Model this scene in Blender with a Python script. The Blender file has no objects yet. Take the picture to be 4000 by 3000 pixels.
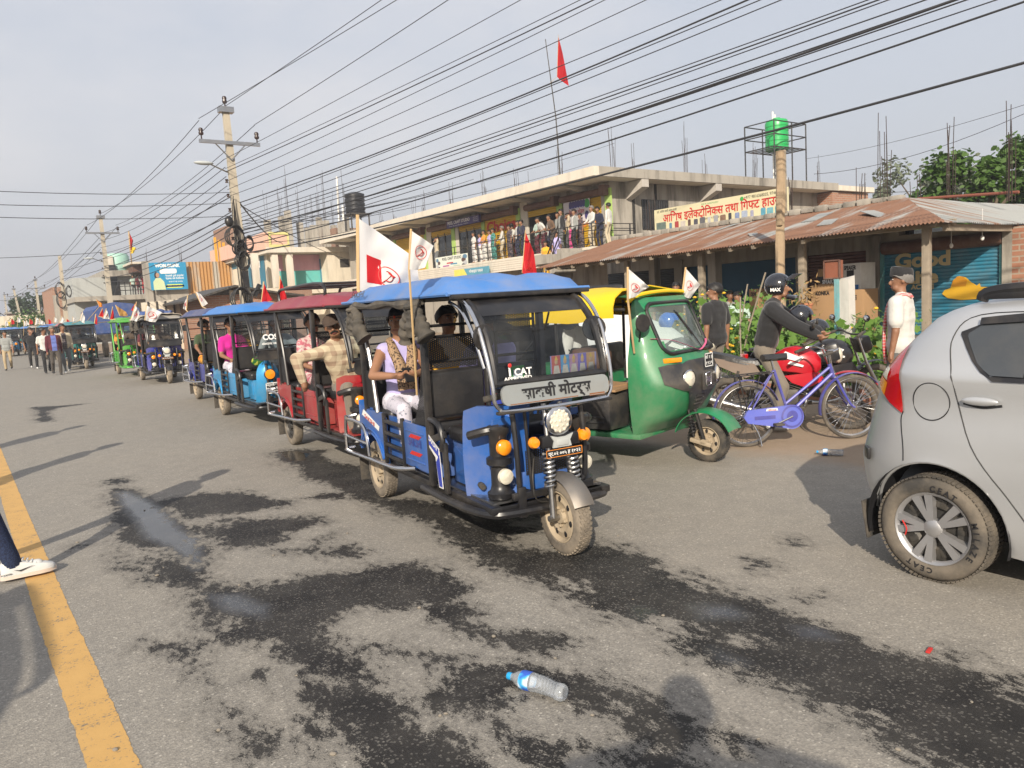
import bpy, bmesh, math, random
import numpy as np
from mathutils import Vector, Matrix, Euler, noise as mnoise
R = math.radians
PI = math.pi
rnd = random.Random(7)
scene = bpy.context.scene
COL = scene.collection
W = bpy.data.worlds.new("World"); scene.world = W; W.use_nodes = True

# ------------------------------------------------------------ camera model (used to place things on the ground they stand on)
CAMF, CAMH = 2950.0, 1.65
_d1 = np.array([-130.-2000, 1300.-1500, CAMF]); _d1 /= np.linalg.norm(_d1)
_d2 = np.array([0., 1300-.06*2130-1500, CAMF])
_up = np.cross(_d1, _d2); _up /= np.linalg.norm(_up)
if _up[1] > 0: _up = -_up
CR = np.array([np.cross(_d1, _up), _d1, _up])
def ray(u, v): return CR @ np.array([u-2000., v-1500., CAMF])
def gnd(u, v, z=0.):
    r = ray(u, v); t = (z-CAMH)/r[2]; return np.array([0, 0, CAMH])+t*r
def atY(u, v, y): r = ray(u, v); return np.array([0, 0, CAMH])+r*y/r[1]
def atX(u, v, x): r = ray(u, v); return np.array([0, 0, CAMH])+r*x/r[0]
def proj(p):
    c = CR.T @ (np.array(p, float)-[0, 0, CAMH]); return (2000+CAMF*c[0]/c[2], 1500+CAMF*c[1]/c[2])
cd = bpy.data.cameras.new("camera"); cam = bpy.data.objects.new("camera", cd); COL.objects.link(cam); scene.camera = cam
cd.sensor_width = 36; cd.lens = 36*CAMF/4000; cd.clip_end = 5000; cd.clip_start = .05
_m = Matrix([[CR[i][0], -CR[i][1], -CR[i][2]] for i in range(3)]).to_4x4(); _m.translation = (0, 0, CAMH)
cam.matrix_world = _m

# ------------------------------------------------------------ materials
MATS = {}
class NT:
    def __init__(s, m): s.t = m.node_tree; s.n = s.t.nodes; s.l = s.t.links
    def new(s, typ, **k):
        n = s.n.new(typ)
        for a, b in k.items():
            if a.startswith('i_'):
                key = a[2:]; key = int(key) if key.isdigit() else key.replace('_', ' ')
                n.inputs[key].default_value = b
            else: setattr(n, a, b)
        return n
    def link(s, a, ao, b, bi): s.l.new(a.outputs[ao], b.inputs[bi])
    def ramp(s, stops, src=None, so=0):
        n = s.n.new('ShaderNodeValToRGB'); e = n.color_ramp.elements
        while len(e) < len(stops): e.new(.5)
        for i, (p, c) in enumerate(stops):
            e[i].position = p; e[i].color = (c, c, c, 1) if not hasattr(c, '__len__') else (*c, 1)
        if src: s.l.new(src.outputs[so], n.inputs[0])
        return n
    def math(s, op, a, b=None, c=None, clamp=False):
        n = s.n.new('ShaderNodeMath'); n.operation = op; n.use_clamp = clamp
        for i, x in enumerate((a, b, c)):
            if x is None: continue
            if isinstance(x, (int, float)): n.inputs[i].default_value = x
            else: s.l.new(x, n.inputs[i])
        return n.outputs[0]
    def mix(s, fac, a, b, mode='MIX'):
        n = s.n.new('ShaderNodeMix'); n.data_type = 'RGBA'; n.blend_type = mode
        for i, x in ((0, fac), (6, a), (7, b)):
            if isinstance(x, (int, float)): n.inputs[i].default_value = x
            elif isinstance(x, (tuple, list)): n.inputs[i].default_value = (*x[:3], 1)
            else: s.l.new(x, n.inputs[i])
        return n.outputs[2]
    def noise(s, scale, detail=4, rough=.55, vec=None, dist=0):
        n = s.n.new('ShaderNodeTexNoise'); n.inputs['Scale'].default_value = scale; n.inputs['Detail'].default_value = detail
        n.inputs['Roughness'].default_value = rough; n.inputs['Distortion'].default_value = dist
        if vec is None: vec = s.obj()
        s.l.new(vec, n.inputs['Vector']); return n.outputs[0]
    def obj(s):
        if not hasattr(s, '_o'): s._o = s.n.new('ShaderNodeTexCoord')
        return s._o.outputs['Object']
    def gen(s): s.obj(); return s._o.outputs['Generated']
    def mapping(s, scale, vec=None, rot=(0, 0, 0), loc=(0, 0, 0)):
        n = s.n.new('ShaderNodeMapping'); n.inputs['Scale'].default_value = scale; n.inputs['Rotation'].default_value = rot; n.inputs['Location'].default_value = loc
        s.l.new(vec or s.obj(), n.inputs[0]); return n.outputs[0]
    def bump(s, h, strength=.3, dist=.01):
        n = s.n.new('ShaderNodeBump'); n.inputs['Strength'].default_value = strength; n.inputs['Distance'].default_value = dist
        s.l.new(h, n.inputs['Height']); s.l.new(n.outputs[0], s.b.inputs['Normal'])
def newmat(name):
    m = bpy.data.materials.new(name); m.use_nodes = True
    t = NT(m); t.b = t.n['Principled BSDF']; return m, t
def put(t, x, i):
    if isinstance(x, (int, float)): t.b.inputs[i].default_value = x
    elif isinstance(x, (tuple, list)): t.b.inputs[i].default_value = (*x[:3], 1)
    else: t.l.new(x, t.b.inputs[i])
DUST = (.30, .25, .19)
def M(name, col=(.5, .5, .5), rough=.5, metal=0., var=.15, scale=6., bump=0., dirt=0., coat=0., bscale=None, trans=0., spec=None, sheen=0.):
    """plain procedural material: colour with noise variation, roughness variation, a dust layer"""
    if name in MATS: return MATS[name]
    m, t = newmat(name); MATS[name] = m
    n1 = t.noise(scale, 5)
    c = t.mix(n1, tuple(x*(1-var) for x in col), tuple(min(1, x*(1+var)) for x in col))
    rg = t.math('MULTIPLY_ADD', n1, .25, max(.02, rough-.12))
    if dirt > 0:
        n2 = t.noise(scale*.45+1.3, 8, .68)
        mk = t.ramp([(.5-.25*dirt, 0), (.78-.1*dirt, 1)])
        t.l.new(n2, mk.inputs[0])
        f = t.math('MULTIPLY', mk.outputs[0], min(1., dirt*1.1))
        c = t.mix(f, c, DUST); rg = t.math('MULTIPLY_ADD', f, .35, rg, clamp=True)
    put(t, c, 'Base Color'); put(t, rg, 'Roughness'); put(t, metal, 'Metallic')
    if coat: put(t, coat, 'Coat Weight'); put(t, .12, 'Coat Roughness')
    if trans: put(t, trans, 'Transmission Weight')
    if spec is not None: put(t, spec, 'Specular IOR Level')
    if sheen: put(t, sheen, 'Sheen Weight')
    if bump: t.bump(t.noise(bscale or scale*8, 4), bump, .01)
    return m
def glassmat(name, tint=(.8, .85, .85), rough=.02, base=0., dirt=.25, dcol=(.45, .43, .38)):
    if name in MATS: return MATS[name]
    m, t = newmat(name); MATS[name] = m
    tr = t.new('ShaderNodeBsdfTransparent'); tr.inputs[0].default_value = (*tint, 1)
    gl = t.new('ShaderNodeBsdfGlossy'); gl.inputs['Roughness'].default_value = rough
    fr = t.new('ShaderNodeFresnel'); fr.inputs[0].default_value = 1.5
    mx = t.new('ShaderNodeMixShader'); t.l.new(fr.outputs[0], mx.inputs[0]); t.l.new(tr.outputs[0], mx.inputs[1]); t.l.new(gl.outputs[0], mx.inputs[2])
    df = t.new('ShaderNodeBsdfDiffuse'); df.inputs[0].default_value = (*dcol, 1)
    mk = t.ramp([(.45, base), (.8, dirt)]); t.l.new(t.noise(3.5, 6, .6), mk.inputs[0])
    m2 = t.new('ShaderNodeMixShader'); t.l.new(mk.outputs[0], m2.inputs[0]); t.l.new(mx.outputs[0], m2.inputs[1]); t.l.new(df.outputs[0], m2.inputs[2])
    t.l.new(m2.outputs[0], t.n['Material Output'].inputs[0]); return m
def C(name, col, **k):
    k.setdefault('rough', .8); k.setdefault('var', .12); return M(name, col, **k)

# ------------------------------------------------------------ mesh builder
def V(*a): return Vector(a[0] if len(a) == 1 else a)
def spline(pts, k=6, closed=False):
    P = [Vector(p) for p in pts]; n = len(P); out = []
    rng = range(n) if closed else range(n-1)
    for i in rng:
        if closed: a, b, c, d = P[i-1], P[i], P[(i+1) % n], P[(i+2) % n]
        else: a, b, c, d = P[max(i-1, 0)], P[i], P[i+1], P[min(i+2, n-1)]
        for j in range(k):
            t = j/k; out.append(.5*((2*b)+(c-a)*t+(2*a-5*b+4*c-d)*t*t+(3*b-a-3*c+d)*t*t*t))
    if not closed: out.append(P[-1])
    return out
def frame(d, hint=None):
    d = Vector(d).normalized(); h = Vector(hint) if hint else (Vector((0, 0, 1)) if abs(d.z) < .9 else Vector((0, 1, 0)))
    u = d.cross(h).normalized(); return u, u.cross(d).normalized() * -1
class MB:
    def __init__(s, mat=None): s.v = []; s.f = []; s.mi = []; s.sm = []; s.mats = []; s.cur = 0; s.s = False; s.T = None; s.cr = []; s.m(mat) if mat else None
    def m(s, mat, smooth=None):
        if mat not in s.mats: s.mats.append(mat)
        s.cur = s.mats.index(mat)
        if smooth is not None: s.s = smooth
        return s
    def add(s, vs, fs, smooth=None):
        o = len(s.v)
        if s.T is not None: vs = [s.T @ Vector(v) for v in vs]
        s.v.extend([tuple(v) for v in vs]); sm = s.s if smooth is None else smooth
        for f in fs: s.f.append([i+o for i in f]); s.mi.append(s.cur); s.sm.append(sm)
        return s
    def box(s, c, sz, rz=0, rx=0, ry=0, bev=0, seg=2):
        bm = bmesh.new(); bmesh.ops.create_cube(bm, size=1)
        bmesh.ops.scale(bm, vec=sz, verts=bm.verts)
        if bev: bmesh.ops.bevel(bm, geom=bm.edges[:], offset=min(bev, min(sz)*.49), segments=seg, affect='EDGES', profile=.6)
        Mx = Matrix.Translation(c) @ Euler((rx, ry, rz)).to_matrix().to_4x4()
        bm.verts.index_update()
        s.add([Mx @ v.co for v in bm.verts], [[v.index for v in f.verts] for f in bm.faces], bool(bev)); bm.free(); return s
    def hexa(s, P):  # 8 points bottom 4 ccw, top 4
        return s.add(P, [(3, 2, 1, 0), (4, 5, 6, 7), (0, 1, 5, 4), (1, 2, 6, 5), (2, 3, 7, 6), (3, 0, 4, 7)])
    def tube(s, pts, r, n=8, closed=False, caps=True, flat=None):
        P = [Vector(p) for p in pts]; k = len(P); rr = r if hasattr(r, '__len__') else [r]*k
        T = []
        for i in range(k):
            a = P[i-1] if (i or closed) else P[i]; b = P[(i+1) % k] if (i < k-1 or closed) else P[i]
            d = (b-a); T.append(d.normalized() if d.length > 1e-9 else Vector((0, 0, 1)))
        u, w = frame(T[0]); vs = []
        for i in range(k):
            if i:
                q = T[i-1].rotation_difference(T[i]); u = q @ u
            u = (u-T[i]*u.dot(T[i])).normalized(); w = T[i].cross(u)
            for j in range(n):
                a = 2*PI*j/n; vs.append(P[i]+(u*math.cos(a)+w*math.sin(a)*(flat or 1))*rr[i])
        fs = []
        for i in range(k if closed else k-1):
            i2 = (i+1) % k
            for j in range(n): fs.append((i*n+j, i*n+(j+1) % n, i2*n+(j+1) % n, i2*n+j))
        if caps and not closed: fs += [tuple(range(n-1, -1, -1)), tuple((k-1)*n+j for j in range(n))]
        return s.add(vs, fs, True)
    def rod(s, a, b, r, n=8): return s.tube([a, b], r, n)
    def lathe(s, prof, o=(0, 0, 0), ax=(0, 0, 1), n=20, caps=True, arc=1.):
        ax = Vector(ax).normalized(); u, w = frame(ax); o = Vector(o); vs = []; full = arc >= 1; m_ = n if full else n+1
        for r, h in prof:
            for j in range(m_):
                a = 2*PI*arc*j/n; vs.append(o+ax*h+(u*math.cos(a)+w*math.sin(a))*r)
        fs = []
        for i in range(len(prof)-1):
            for j in range(n): j2 = (j+1) % m_; fs.append((i*m_+j, i*m_+j2, (i+1)*m_+j2, (i+1)*m_+j))
        if caps and full:
            if prof[0][0] > 1e-6: fs.append(tuple(range(n-1, -1, -1)))
            if prof[-1][0] > 1e-6: fs.append(tuple((len(prof)-1)*n+j for j in range(n)))
        return s.add(vs, fs, True)
    def prism(s, poly, o, ux, uy, d):
        o, ux, uy = Vector(o), Vector(ux), Vector(uy); nn = ux.cross(uy).normalized(); n = len(poly)
        A = [o+ux*p[0]+uy*p[1] for p in poly]; B = [a+nn*d for a in A]
        return s.add(A+B, [tuple(range(n-1, -1, -1)), tuple(range(n, 2*n))]+[(i, (i+1) % n, n+(i+1) % n, n+i) for i in range(n)], False)
    def sheet(s, G, th=0., closed_u=False):
        """G[i][j] points; th = thickness"""
        nu, nv = len(G), len(G[0]); A = [Vector(p) for row in G for p in row]; fs = []
        for i in range(nu if closed_u else nu-1):
            i2 = (i+1) % nu
            for j in range(nv-1): fs.append((i*nv+j, i2*nv+j, i2*nv+j+1, i*nv+j+1))
        if not th: return s.add(A, fs, True)
        N = [Vector((0, 0, 0)) for _ in A]
        for f in fs:
            n_ = (A[f[1]]-A[f[0]]).cross(A[f[3]]-A[f[0]])
            for i in f: N[i] += n_
        k = len(A); B = [a-N[i].normalized()*th for i, a in enumerate(A)]
        F = fs+[tuple(k+i for i in reversed(f)) for f in fs]
        ed = []
        if not closed_u: ed += [[j for j in range(nv)], [(nu-1)*nv+j for j in range(nv-1, -1, -1)]]
        ed += [[i*nv for i in range(nu-1, -1, -1)], [i*nv+nv-1 for i in range(nu)]]
        for e in ed:
            for a, b in zip(e, e[1:]): F.append((b, a, a+k, b+k))
        return s.add(A+B, F, True)
    def loft(s, rings, caps=True, smooth=True):
        n = len(rings[0]); vs = [p for r in rings for p in r]; fs = []
        for i in range(len(rings)-1):
            for j in range(n): fs.append((i*n+j, i*n+(j+1) % n, (i+1)*n+(j+1) % n, (i+1)*n+j))
        if caps: fs += [tuple(range(n-1, -1, -1)), tuple((len(rings)-1)*n+j for j in range(n))]
        return s.add(vs, fs, smooth)
    def ball(s, c, r, n=12, m_=8):
        r = r if hasattr(r, '__len__') else (r, r, r); c = Vector(c); vs = []; fs = []
        for i in range(1, m_):
            a = PI*i/m_
            for j in range(n): b = 2*PI*j/n; vs.append(c+Vector((r[0]*math.sin(a)*math.cos(b), r[1]*math.sin(a)*math.sin(b), r[2]*math.cos(a))))
        for i in range(m_-2):
            for j in range(n): fs.append((i*n+j, (i+1)*n+j, (i+1)*n+(j+1) % n, i*n+(j+1) % n))
        vs += [c+Vector((0, 0, r[2])), c-Vector((0, 0, r[2]))]; t = len(vs)
        for j in range(n): fs += [(t-2, j, (j+1) % n), (t-1, (m_-2)*n+(j+1) % n, (m_-2)*n+j)]
        return s.add(vs, fs, True)
    def text(s, txt, o, ux, uy, size, bold=0., d=.0015, fit=None, align='C', sx=1.):
        """lettering standing d proud of the plane through o; fit = total width"""
        vs, fs, wd = glyphs(txt, bold)
        if not vs: return s
        k = size; kx = size*sx
        if fit: kx = fit/wd
        off = {'C': -wd/2, 'L': 0, 'R': -wd}[align]
        o, ux, uy = Vector(o), Vector(ux).normalized(), Vector(uy).normalized(); nn = ux.cross(uy)
        return s.add([o+ux*((x+off)*kx)+uy*(y*k)+nn*d for x, y in vs], fs, False)
    def build(s, name, parent=None, auto=True):
        me = bpy.data.meshes.new(name); me.from_pydata(s.v, [], s.f); me.update()
        for m in s.mats: me.materials.append(m)
        me.polygons.foreach_set('material_index', s.mi)
        me.polygons.foreach_set('use_smooth', s.sm)
        if s.v and any(s.sm) and auto: me.set_sharp_from_angle(angle=R(42))
        o = bpy.data.objects.new(name, me); COL.objects.link(o)
        if parent: o.parent = parent
        return o
_G = {}
def glyphs(txt, bold=0.):
    """flat lettering from the built-in font; '~' after a letter crops it to its half form (joined consonants)"""
    key = (txt, bold)
    if key in _G: return _G[key]
    VS, FS, pen = [], [], 0.
    for ci, chunk in enumerate(txt.split('~')):
        if not chunk: continue
        half = ci < txt.count('~')
        me, w0 = _rawtext(chunk, bold)
        bm = bmesh.new(); bm.from_mesh(me); w = w0
        if half:
            _, wl = _rawtext(chunk[-1], bold); cut = w0-wl*(.2 if chunk[-1] in 'कफ' else .36)
            bmesh.ops.bisect_plane(bm, geom=bm.verts[:]+bm.edges[:]+bm.faces[:], plane_co=(cut, 0, 0), plane_no=(1, 0, 0), clear_outer=True); w = cut
        bm.verts.index_update(); o = len(VS)
        VS += [(v.co.x+pen, v.co.y) for v in bm.verts]; FS += [[v.index+o for v in f.verts] for f in bm.faces]
        bm.free(); pen += w
    _G[key] = (VS, FS, pen); return _G[key]
_RT = {}
def _rawtext(t, bold):
    if (t, bold) in _RT: return _RT[(t, bold)]
    cu = bpy.data.curves.new('t', 'FONT'); cu.body = t; cu.size = 1; cu.offset = bold; cu.resolution_u = 3; cu.fill_mode = 'FRONT'
    ob = bpy.data.objects.new('t', cu); COL.objects.link(ob)
    dg = bpy.context.evaluated_depsgraph_get(); me = bpy.data.meshes.new_from_object(ob.evaluated_get(dg))
    w = max([v.co.x for v in me.vertices], default=.3)+.04
    bpy.data.objects.remove(ob); _RT[(t, bold)] = (me, w); return _RT[(t, bold)]

# ------------------------------------------------------------ things
def tag(o, label, cat=None, group=None, kind=None):
    if label: o['label'] = label
    if cat: o['category'] = cat
    if group: o['group'] = group
    if kind: o['kind'] = kind
    return o
def thing(name, label, cat, loc=(0, 0, 0), rz=0., group=None):
    o = bpy.data.objects.new(name, None); COL.objects.link(o); o.empty_display_size = .2
    o.location = loc; o.rotation_euler = (0, 0, rz); return tag(o, label, cat, group)
def kids(o): return [c for c in bpy.data.objects if c.parent == o]
def copy_tree(o, parent=None):
    c = o.copy(); COL.objects.link(c)
    if parent: c.parent = parent
    for ch in kids(o): copy_tree(ch, c)
    return c
# ------------------------------------------------------------ light and sky
SUN_AZ, SUN_EL = 43., 27.       # light travels SUN_AZ degrees from +Y towards +X
sl = bpy.data.lights.new("sun", 'SUN'); sl.energy = 4.7; sl.angle = R(.6); sl.color = (1, .895, .75)
so = bpy.data.objects.new("sun", sl); COL.objects.link(so)
_d = Vector((math.sin(R(SUN_AZ))*math.cos(R(SUN_EL)), math.cos(R(SUN_AZ))*math.cos(R(SUN_EL)), -math.sin(R(SUN_EL))))
so.rotation_euler = _d.to_track_quat('-Z', 'Y').to_euler(); so.location = (-20, -20, 25)
wt = W.node_tree; bg = wt.nodes['Background']
sky = wt.nodes.new('ShaderNodeTexSky'); sky.sky_type = 'NISHITA'; sky.sun_disc = False
sky.sun_elevation = R(SUN_EL); sky.sun_rotation = R(180+SUN_AZ); sky.air_density = 1.4; sky.dust_density = 6; sky.ozone_density = 1.5; sky.altitude = 90
class _WT(NT):
    def __init__(s): s.t = wt; s.n = wt.nodes; s.l = wt.links
w = _WT(); tc = w.new('ShaderNodeTexCoord'); g = tc.outputs['Generated']
mp = w.mapping((1, 1, 2.4), g)
cl = w.noise(1.7, 7, .58, mp); cr_ = w.ramp([(.47, 0), (.74, .5)]); w.l.new(cl, cr_.inputs[0])
hz = w.mix(.8, sky.outputs[0], (4.75, 4.98, 5.6))           # milky autumn air in front of the blue
hz2 = w.mix(cr_.outputs[0], hz, (6.6, 6.3, 6.2))
wt.links.new(hz2, bg.inputs[0]); bg.inputs[1].default_value = .105
vs_ = scene.view_settings; vs_.view_transform = 'Standard'; vs_.look = 'None'; vs_.exposure = .48; vs_.gamma = 1
scene.cycles.max_bounces = 8; scene.cycles.transparent_max_bounces = 24; scene.cycles.caustics_reflective = False; scene.cycles.caustics_refractive = False
scene.cycles.use_denoising = True; scene.cycles.sample_clamp_indirect = 6

# ------------------------------------------------------------ ground: one sheet, fine where it is near; wet = signed distance to the spilt water (m)
def zk(ox, oy, k, pts): return [gnd(ox+x*k, oy+y*k)[:2] for x, y in pts]
kA, kB, kC = 1600/2212, 1800/2212, 1800/2212
A_ = lambda *p: zk(0, 1450, kA, p)
B_ = lambda *p: zk(600, 1800, kB, p)
C_ = lambda *p: zk(2200, 1900, kC, p)
WET = [
 A_((570,690),(620,640),(710,640),(830,700),(930,770),(1000,860),(1090,900),(1120,1040),(1090,1110),(1000,1080),(930,990),(760,960),(680,960),(640,880),(640,760)),
 A_((860,705),(960,680),(1100,655),(1290,650),(1380,670),(1500,690),(1600,695),(1580,720),(1480,740),(1330,760),(1130,785),(1000,800),(950,760)),
 A_((1590,690),(1700,675),(1820,650),(1990,680),(2010,700),(1850,690),(1700,692)),
 A_((1480,435),(1560,420),(1750,430),(1700,460),(1900,505),(1980,530),(2080,580),(2100,720),(2000,690),(1900,670),(1830,650),(1740,600),(1650,570),(1600,530),(1510,490)),
 A_((1000,840),(1080,830),(1250,800),(1450,790),(1640,785),(1730,820),(1650,850),(1560,865),(1580,910),(1500,930),(1280,940),(1200,920),(1090,890)),
 A_((1690,900),(1750,890),(1790,920),(1730,945)), A_((1790,960),(1870,945),(1960,990),(1950,1030),(1880,1010),(1800,980)),
 A_((560,590),(650,580),(680,595),(600,610)), A_((350,950),(400,940),(425,948),(390,962)), A_((180,195),(260,190),(480,175),(300,200),(250,230),(290,270),(220,275),(200,240)),
 B_((600,0),(1000,60),(1060,180),(1250,190),(1500,200),(1840,250),(1870,330),(1680,340),(1700,400),(1900,450),(2100,380),(2212,420),(2300,520),(2212,780),(2120,740),(2000,660),(1700,540),(1500,420),(1300,300),(1080,230),(1000,190),(900,150),(750,80)),
 C_((0,280),(150,260),(320,310),(450,390),(700,480),(800,540),(1100,600),(1250,640),(1440,720),(1600,800),(1850,880),(2212,990),(2400,1060),(2400,1500),(1850,1352),(1700,1280),(1450,1140),(1250,1060),(900,930),(750,840),(600,760),(450,700),(330,660),(200,610),(0,500)),
 B_((0,430),(80,440),(200,520),(280,580),(400,600),(600,590),(720,560),(900,540),(1080,480),(1250,490),(1400,560),(1500,600),(1480,650),(1250,700),(1000,720),(850,780),(800,850),(900,930),(1020,980),(1100,1080),(1240,1170),(1260,1250),(1450,1300),(1550,1400),(1700,1475),(1750,1600),(1100,1560),(1000,1380),(900,1290),(850,1230),(700,1150),(620,1130),(740,1080),(700,1000),(560,900),(400,880),(300,880),(250,850),(230,750),(180,650),(60,600),(0,560)),
 B_((1340,700),(1520,700),(1600,740),(1480,770),(1620,830),(1800,840),(1950,850),(2040,880),(1900,910),(1700,900),(1600,890),(1500,840),(1380,760)),
 B_((1100,880),(1250,900),(1400,920),(1560,930),(1530,980),(1350,1000),(1250,980),(1120,930)),
 B_((1380,1000),(1700,950),(1950,1010),(2200,1030),(2212,1240),(2060,1200),(1980,1150),(1700,1050),(1650,1120),(1720,1180),(1350,1200),(1250,1150),(1400,1080)),
 B_((1650,1250),(1750,1290),(2000,1310),(2100,1400),(1900,1475),(1700,1400)),
 C_((0,890),(150,895),(350,950),(550,1040),(800,1150),(820,1190),(950,1250),(850,1290),(650,1250),(500,1270),(400,1220),(330,1150),(240,1080),(150,1000),(0,930)),
 C_((0,1190),(150,1210),(180,1270),(0,1300)), C_((190,1290),(500,1280),(700,1350),(250,1400)),
 B_((30,880),(140,885),(180,930),(240,1010),(330,1080),(340,1120),(430,1230),(540,1380),(500,1400),(420,1290),(310,1160),(250,1080),(190,1000),(120,910)),
 B_((700,1230),(750,1210),(740,1250),(710,1260)), B_((730,1290),(850,1300),(880,1370),(820,1420),(760,1340)), B_((430,1040),(520,1020),(500,1060),(450,1060)),
 A_((640,960),(665,960),(655,1060),(640,1060)), A_((700,1030),(740,1040),(730,1060)), B_((760,370),(850,350),(830,410),(780,400)), B_((590,430),(760,435),(640,450)),
 C_((870,390),(900,360),(980,365),(960,400),(900,410)), C_((595,425),(660,435),(650,445)), C_((1060,270),(1100,265),(1135,275),(1080,285)), C_((1180,530),(1220,535),(1190,542)), C_((1820,770),(1900,770),(2000,820),(1960,840),(1860,820)),
 C_((2080,880),(2212,900),(2250,990),(2150,960)), C_((1540,800),(1680,830),(1620,830)),
]
DRY = [C_((780,700),(850,710),(900,750),(850,770),(800,750)), C_((430,615),(560,650),(590,690),(500,690)), C_((640,680),(720,700),(690,725)), C_((0,450),(80,460),(130,490),(60,520),(0,500)),
       A_((1000,820),(1100,800),(1280,805),(1250,835),(1050,840)), B_((320,750),(380,760),(360,800),(320,790)), B_((240,480),(290,470),(280,540),(240,540)), B_((820,1000),(900,1020),(900,1080),(830,1080)),
       B_((1430,260),(1600,290),(1520,310)), B_((1700,290),(1840,290),(1830,330),(1700,320))]
GLOSS = [A_((620,650),(700,650),(820,705),(920,775),(990,860),(1080,905),(1100,1040),(1060,1080),(960,990),(880,940),(780,900),(720,800),(650,720)),
         A_((1490,437),(1560,425),(1700,440),(1660,485),(1560,490)), A_((1680,470),(1760,475),(1740,500)), C_((600,560),(800,570),(900,620),(850,640),(650,640)), C_((1080,670),(1250,680),(1320,740),(1150,730)), C_((700,770),(900,850),(850,870),(720,820)),
         C_((330,570),(440,590),(430,650),(340,640)), B_((250,640),(420,640),(560,700),(540,760),(330,720))]
def sdf_poly(P, X, Y):
    P = np.array(P); n = len(P); d = np.full(X.shape, 1e9); inside = np.zeros(X.shape, bool)
    for i in range(n):
        a, b = P[i], P[(i+1) % n]; ex, ey = b-a; wx, wy = X-a[0], Y-a[1]
        t = np.clip((wx*ex+wy*ey)/(ex*ex+ey*ey+1e-12), 0, 1)
        d = np.minimum(d, (wx-ex*t)**2+(wy-ey*t)**2)
        c1 = (a[1] <= Y) != (b[1] <= Y)
        with np.errstate(all='ignore'): xi = a[0]+(Y-a[1])/(ey+1e-12)*ex
        inside ^= c1 & (X < xi)
    return np.where(inside, 1, -1)*np.sqrt(d)
xs = np.concatenate([[-600, -300, -80, -20, -6, -2], np.arange(-1, 8.01, .045), [9, 10, 11.5, 13, 16, 20, 30, 60, 150, 300, 600]])
ys = np.concatenate([[-200, -40, -8, -2, 0], np.arange(.8, 9, .045), np.arange(9, 22, .16), [24, 28, 34, 42, 55, 75, 110, 200, 400, 700]])
X, Y = np.meshgrid(xs, ys, indexing='ij')
wet = np.full(X.shape, -2.)
for p in WET: wet = np.maximum(wet, sdf_poly(p, X, Y))
for p in DRY: wet = np.minimum(wet, -sdf_poly(p, X, Y))
wet = np.clip(wet, -1, .6)
glo = np.full(X.shape, -2.)
for p in GLOSS: glo = np.maximum(glo, sdf_poly(p, X, Y))
glo = np.clip(glo, -1, .6)
Z = np.zeros(X.shape)
nx, ny = X.shape
me = bpy.data.meshes.new('road'); idx = np.arange(nx*ny).reshape(nx, ny)
F = np.stack([idx[:-1, :-1], idx[1:, :-1], idx[1:, 1:], idx[:-1, 1:]], -1).reshape(-1, 4)
me.vertices.add(nx*ny); me.vertices.foreach_set('co', np.stack([X, Y, Z], -1).reshape(-1).astype(np.float32))
me.loops.add(F.size); me.loops.foreach_set('vertex_index', F.reshape(-1).astype(np.int32)); me.polygons.add(len(F)); me.polygons.foreach_set('loop_start', np.arange(0, F.size, 4, dtype=np.int32))
me.update(calc_edges=True)
for nm, arr in (('wet', wet), ('gloss', glo)):
    at = me.attributes.new(nm, 'FLOAT', 'POINT'); at.data.foreach_set('value', arr.reshape(-1).astype(np.float32))
m, t = newmat('asphalt')
a1 = t.new('ShaderNodeAttribute', attribute_name='wet'); a2 = t.new('ShaderNodeAttribute', attribute_name='gloss')
st = t.mapping((1, .55, 1), rot=(0, 0, R(-35)))
nb = t.noise(3.2, 9, .62, st); nf = t.noise(19, 6, .7, st); ng = t.noise(150, 3, .6)
sd = t.math('ADD', a1.outputs['Fac'], t.math('MULTIPLY_ADD', nb, .52, -.262))
sd = t.math('ADD', sd, t.math('MULTIPLY_ADD', nf, .56, -.285))
sd = t.math('ADD', sd, t.math('MULTIPLY_ADD', ng, .26, -.13))
wm = t.math('MULTIPLY_ADD', sd, 24, .5, clamp=True); damp = t.math('MULTIPLY_ADD', sd, 6, .95, clamp=True)
# aggregate: pale and dark stones set in grey binder, dusted tan
vo = t.new('ShaderNodeTexVoronoi', i_Scale=120.); t.l.new(t.obj(), vo.inputs['Vector'])
stc = t.new('ShaderNodeSeparateColor'); t.l.new(vo.outputs['Color'], stc.inputs[0])
stone = t.ramp([(0, (.18, .172, .16)), (.45, (.25, .236, .211)), (.82, (.29, .272, .24)), (.97, (.34, .32, .285)), (1, (.52, .49, .43))]); t.l.new(stc.outputs[0], stone.inputs[0])
lane = t.noise(1, 3, .5, t.mapping((1.5, .05, 1))); big = t.math('ADD', t.math('MULTIPLY', t.noise(.55, 6, .6), .75), t.math('MULTIPLY', lane, .25)); mid = t.noise(5, 7, .65)
sx = t.new('ShaderNodeSeparateXYZ'); t.l.new(t.obj(), sx.inputs[0])
dust = t.math('MULTIPLY_ADD', big, .9, -.18, clamp=True)
xr = t.math('MULTIPLY_ADD', t.math('SUBTRACT', sx.outputs[0], 2.2), .14, 0., clamp=True)
dust = t.math('ADD', dust, t.math('MULTIPLY', xr, .75), clamp=True)
dry = t.mix(t.math('MULTIPLY', dust, .6), stone.outputs[0], (.37, .322, .255))
dry = t.mix(t.ramp([(.35, .3), (.7, 0)], None).outputs[0] if False else t.math('MULTIPLY', t.math('SUBTRACT', .62, mid, clamp=True), 1.0), dry, (.17, .162, .148))
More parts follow.
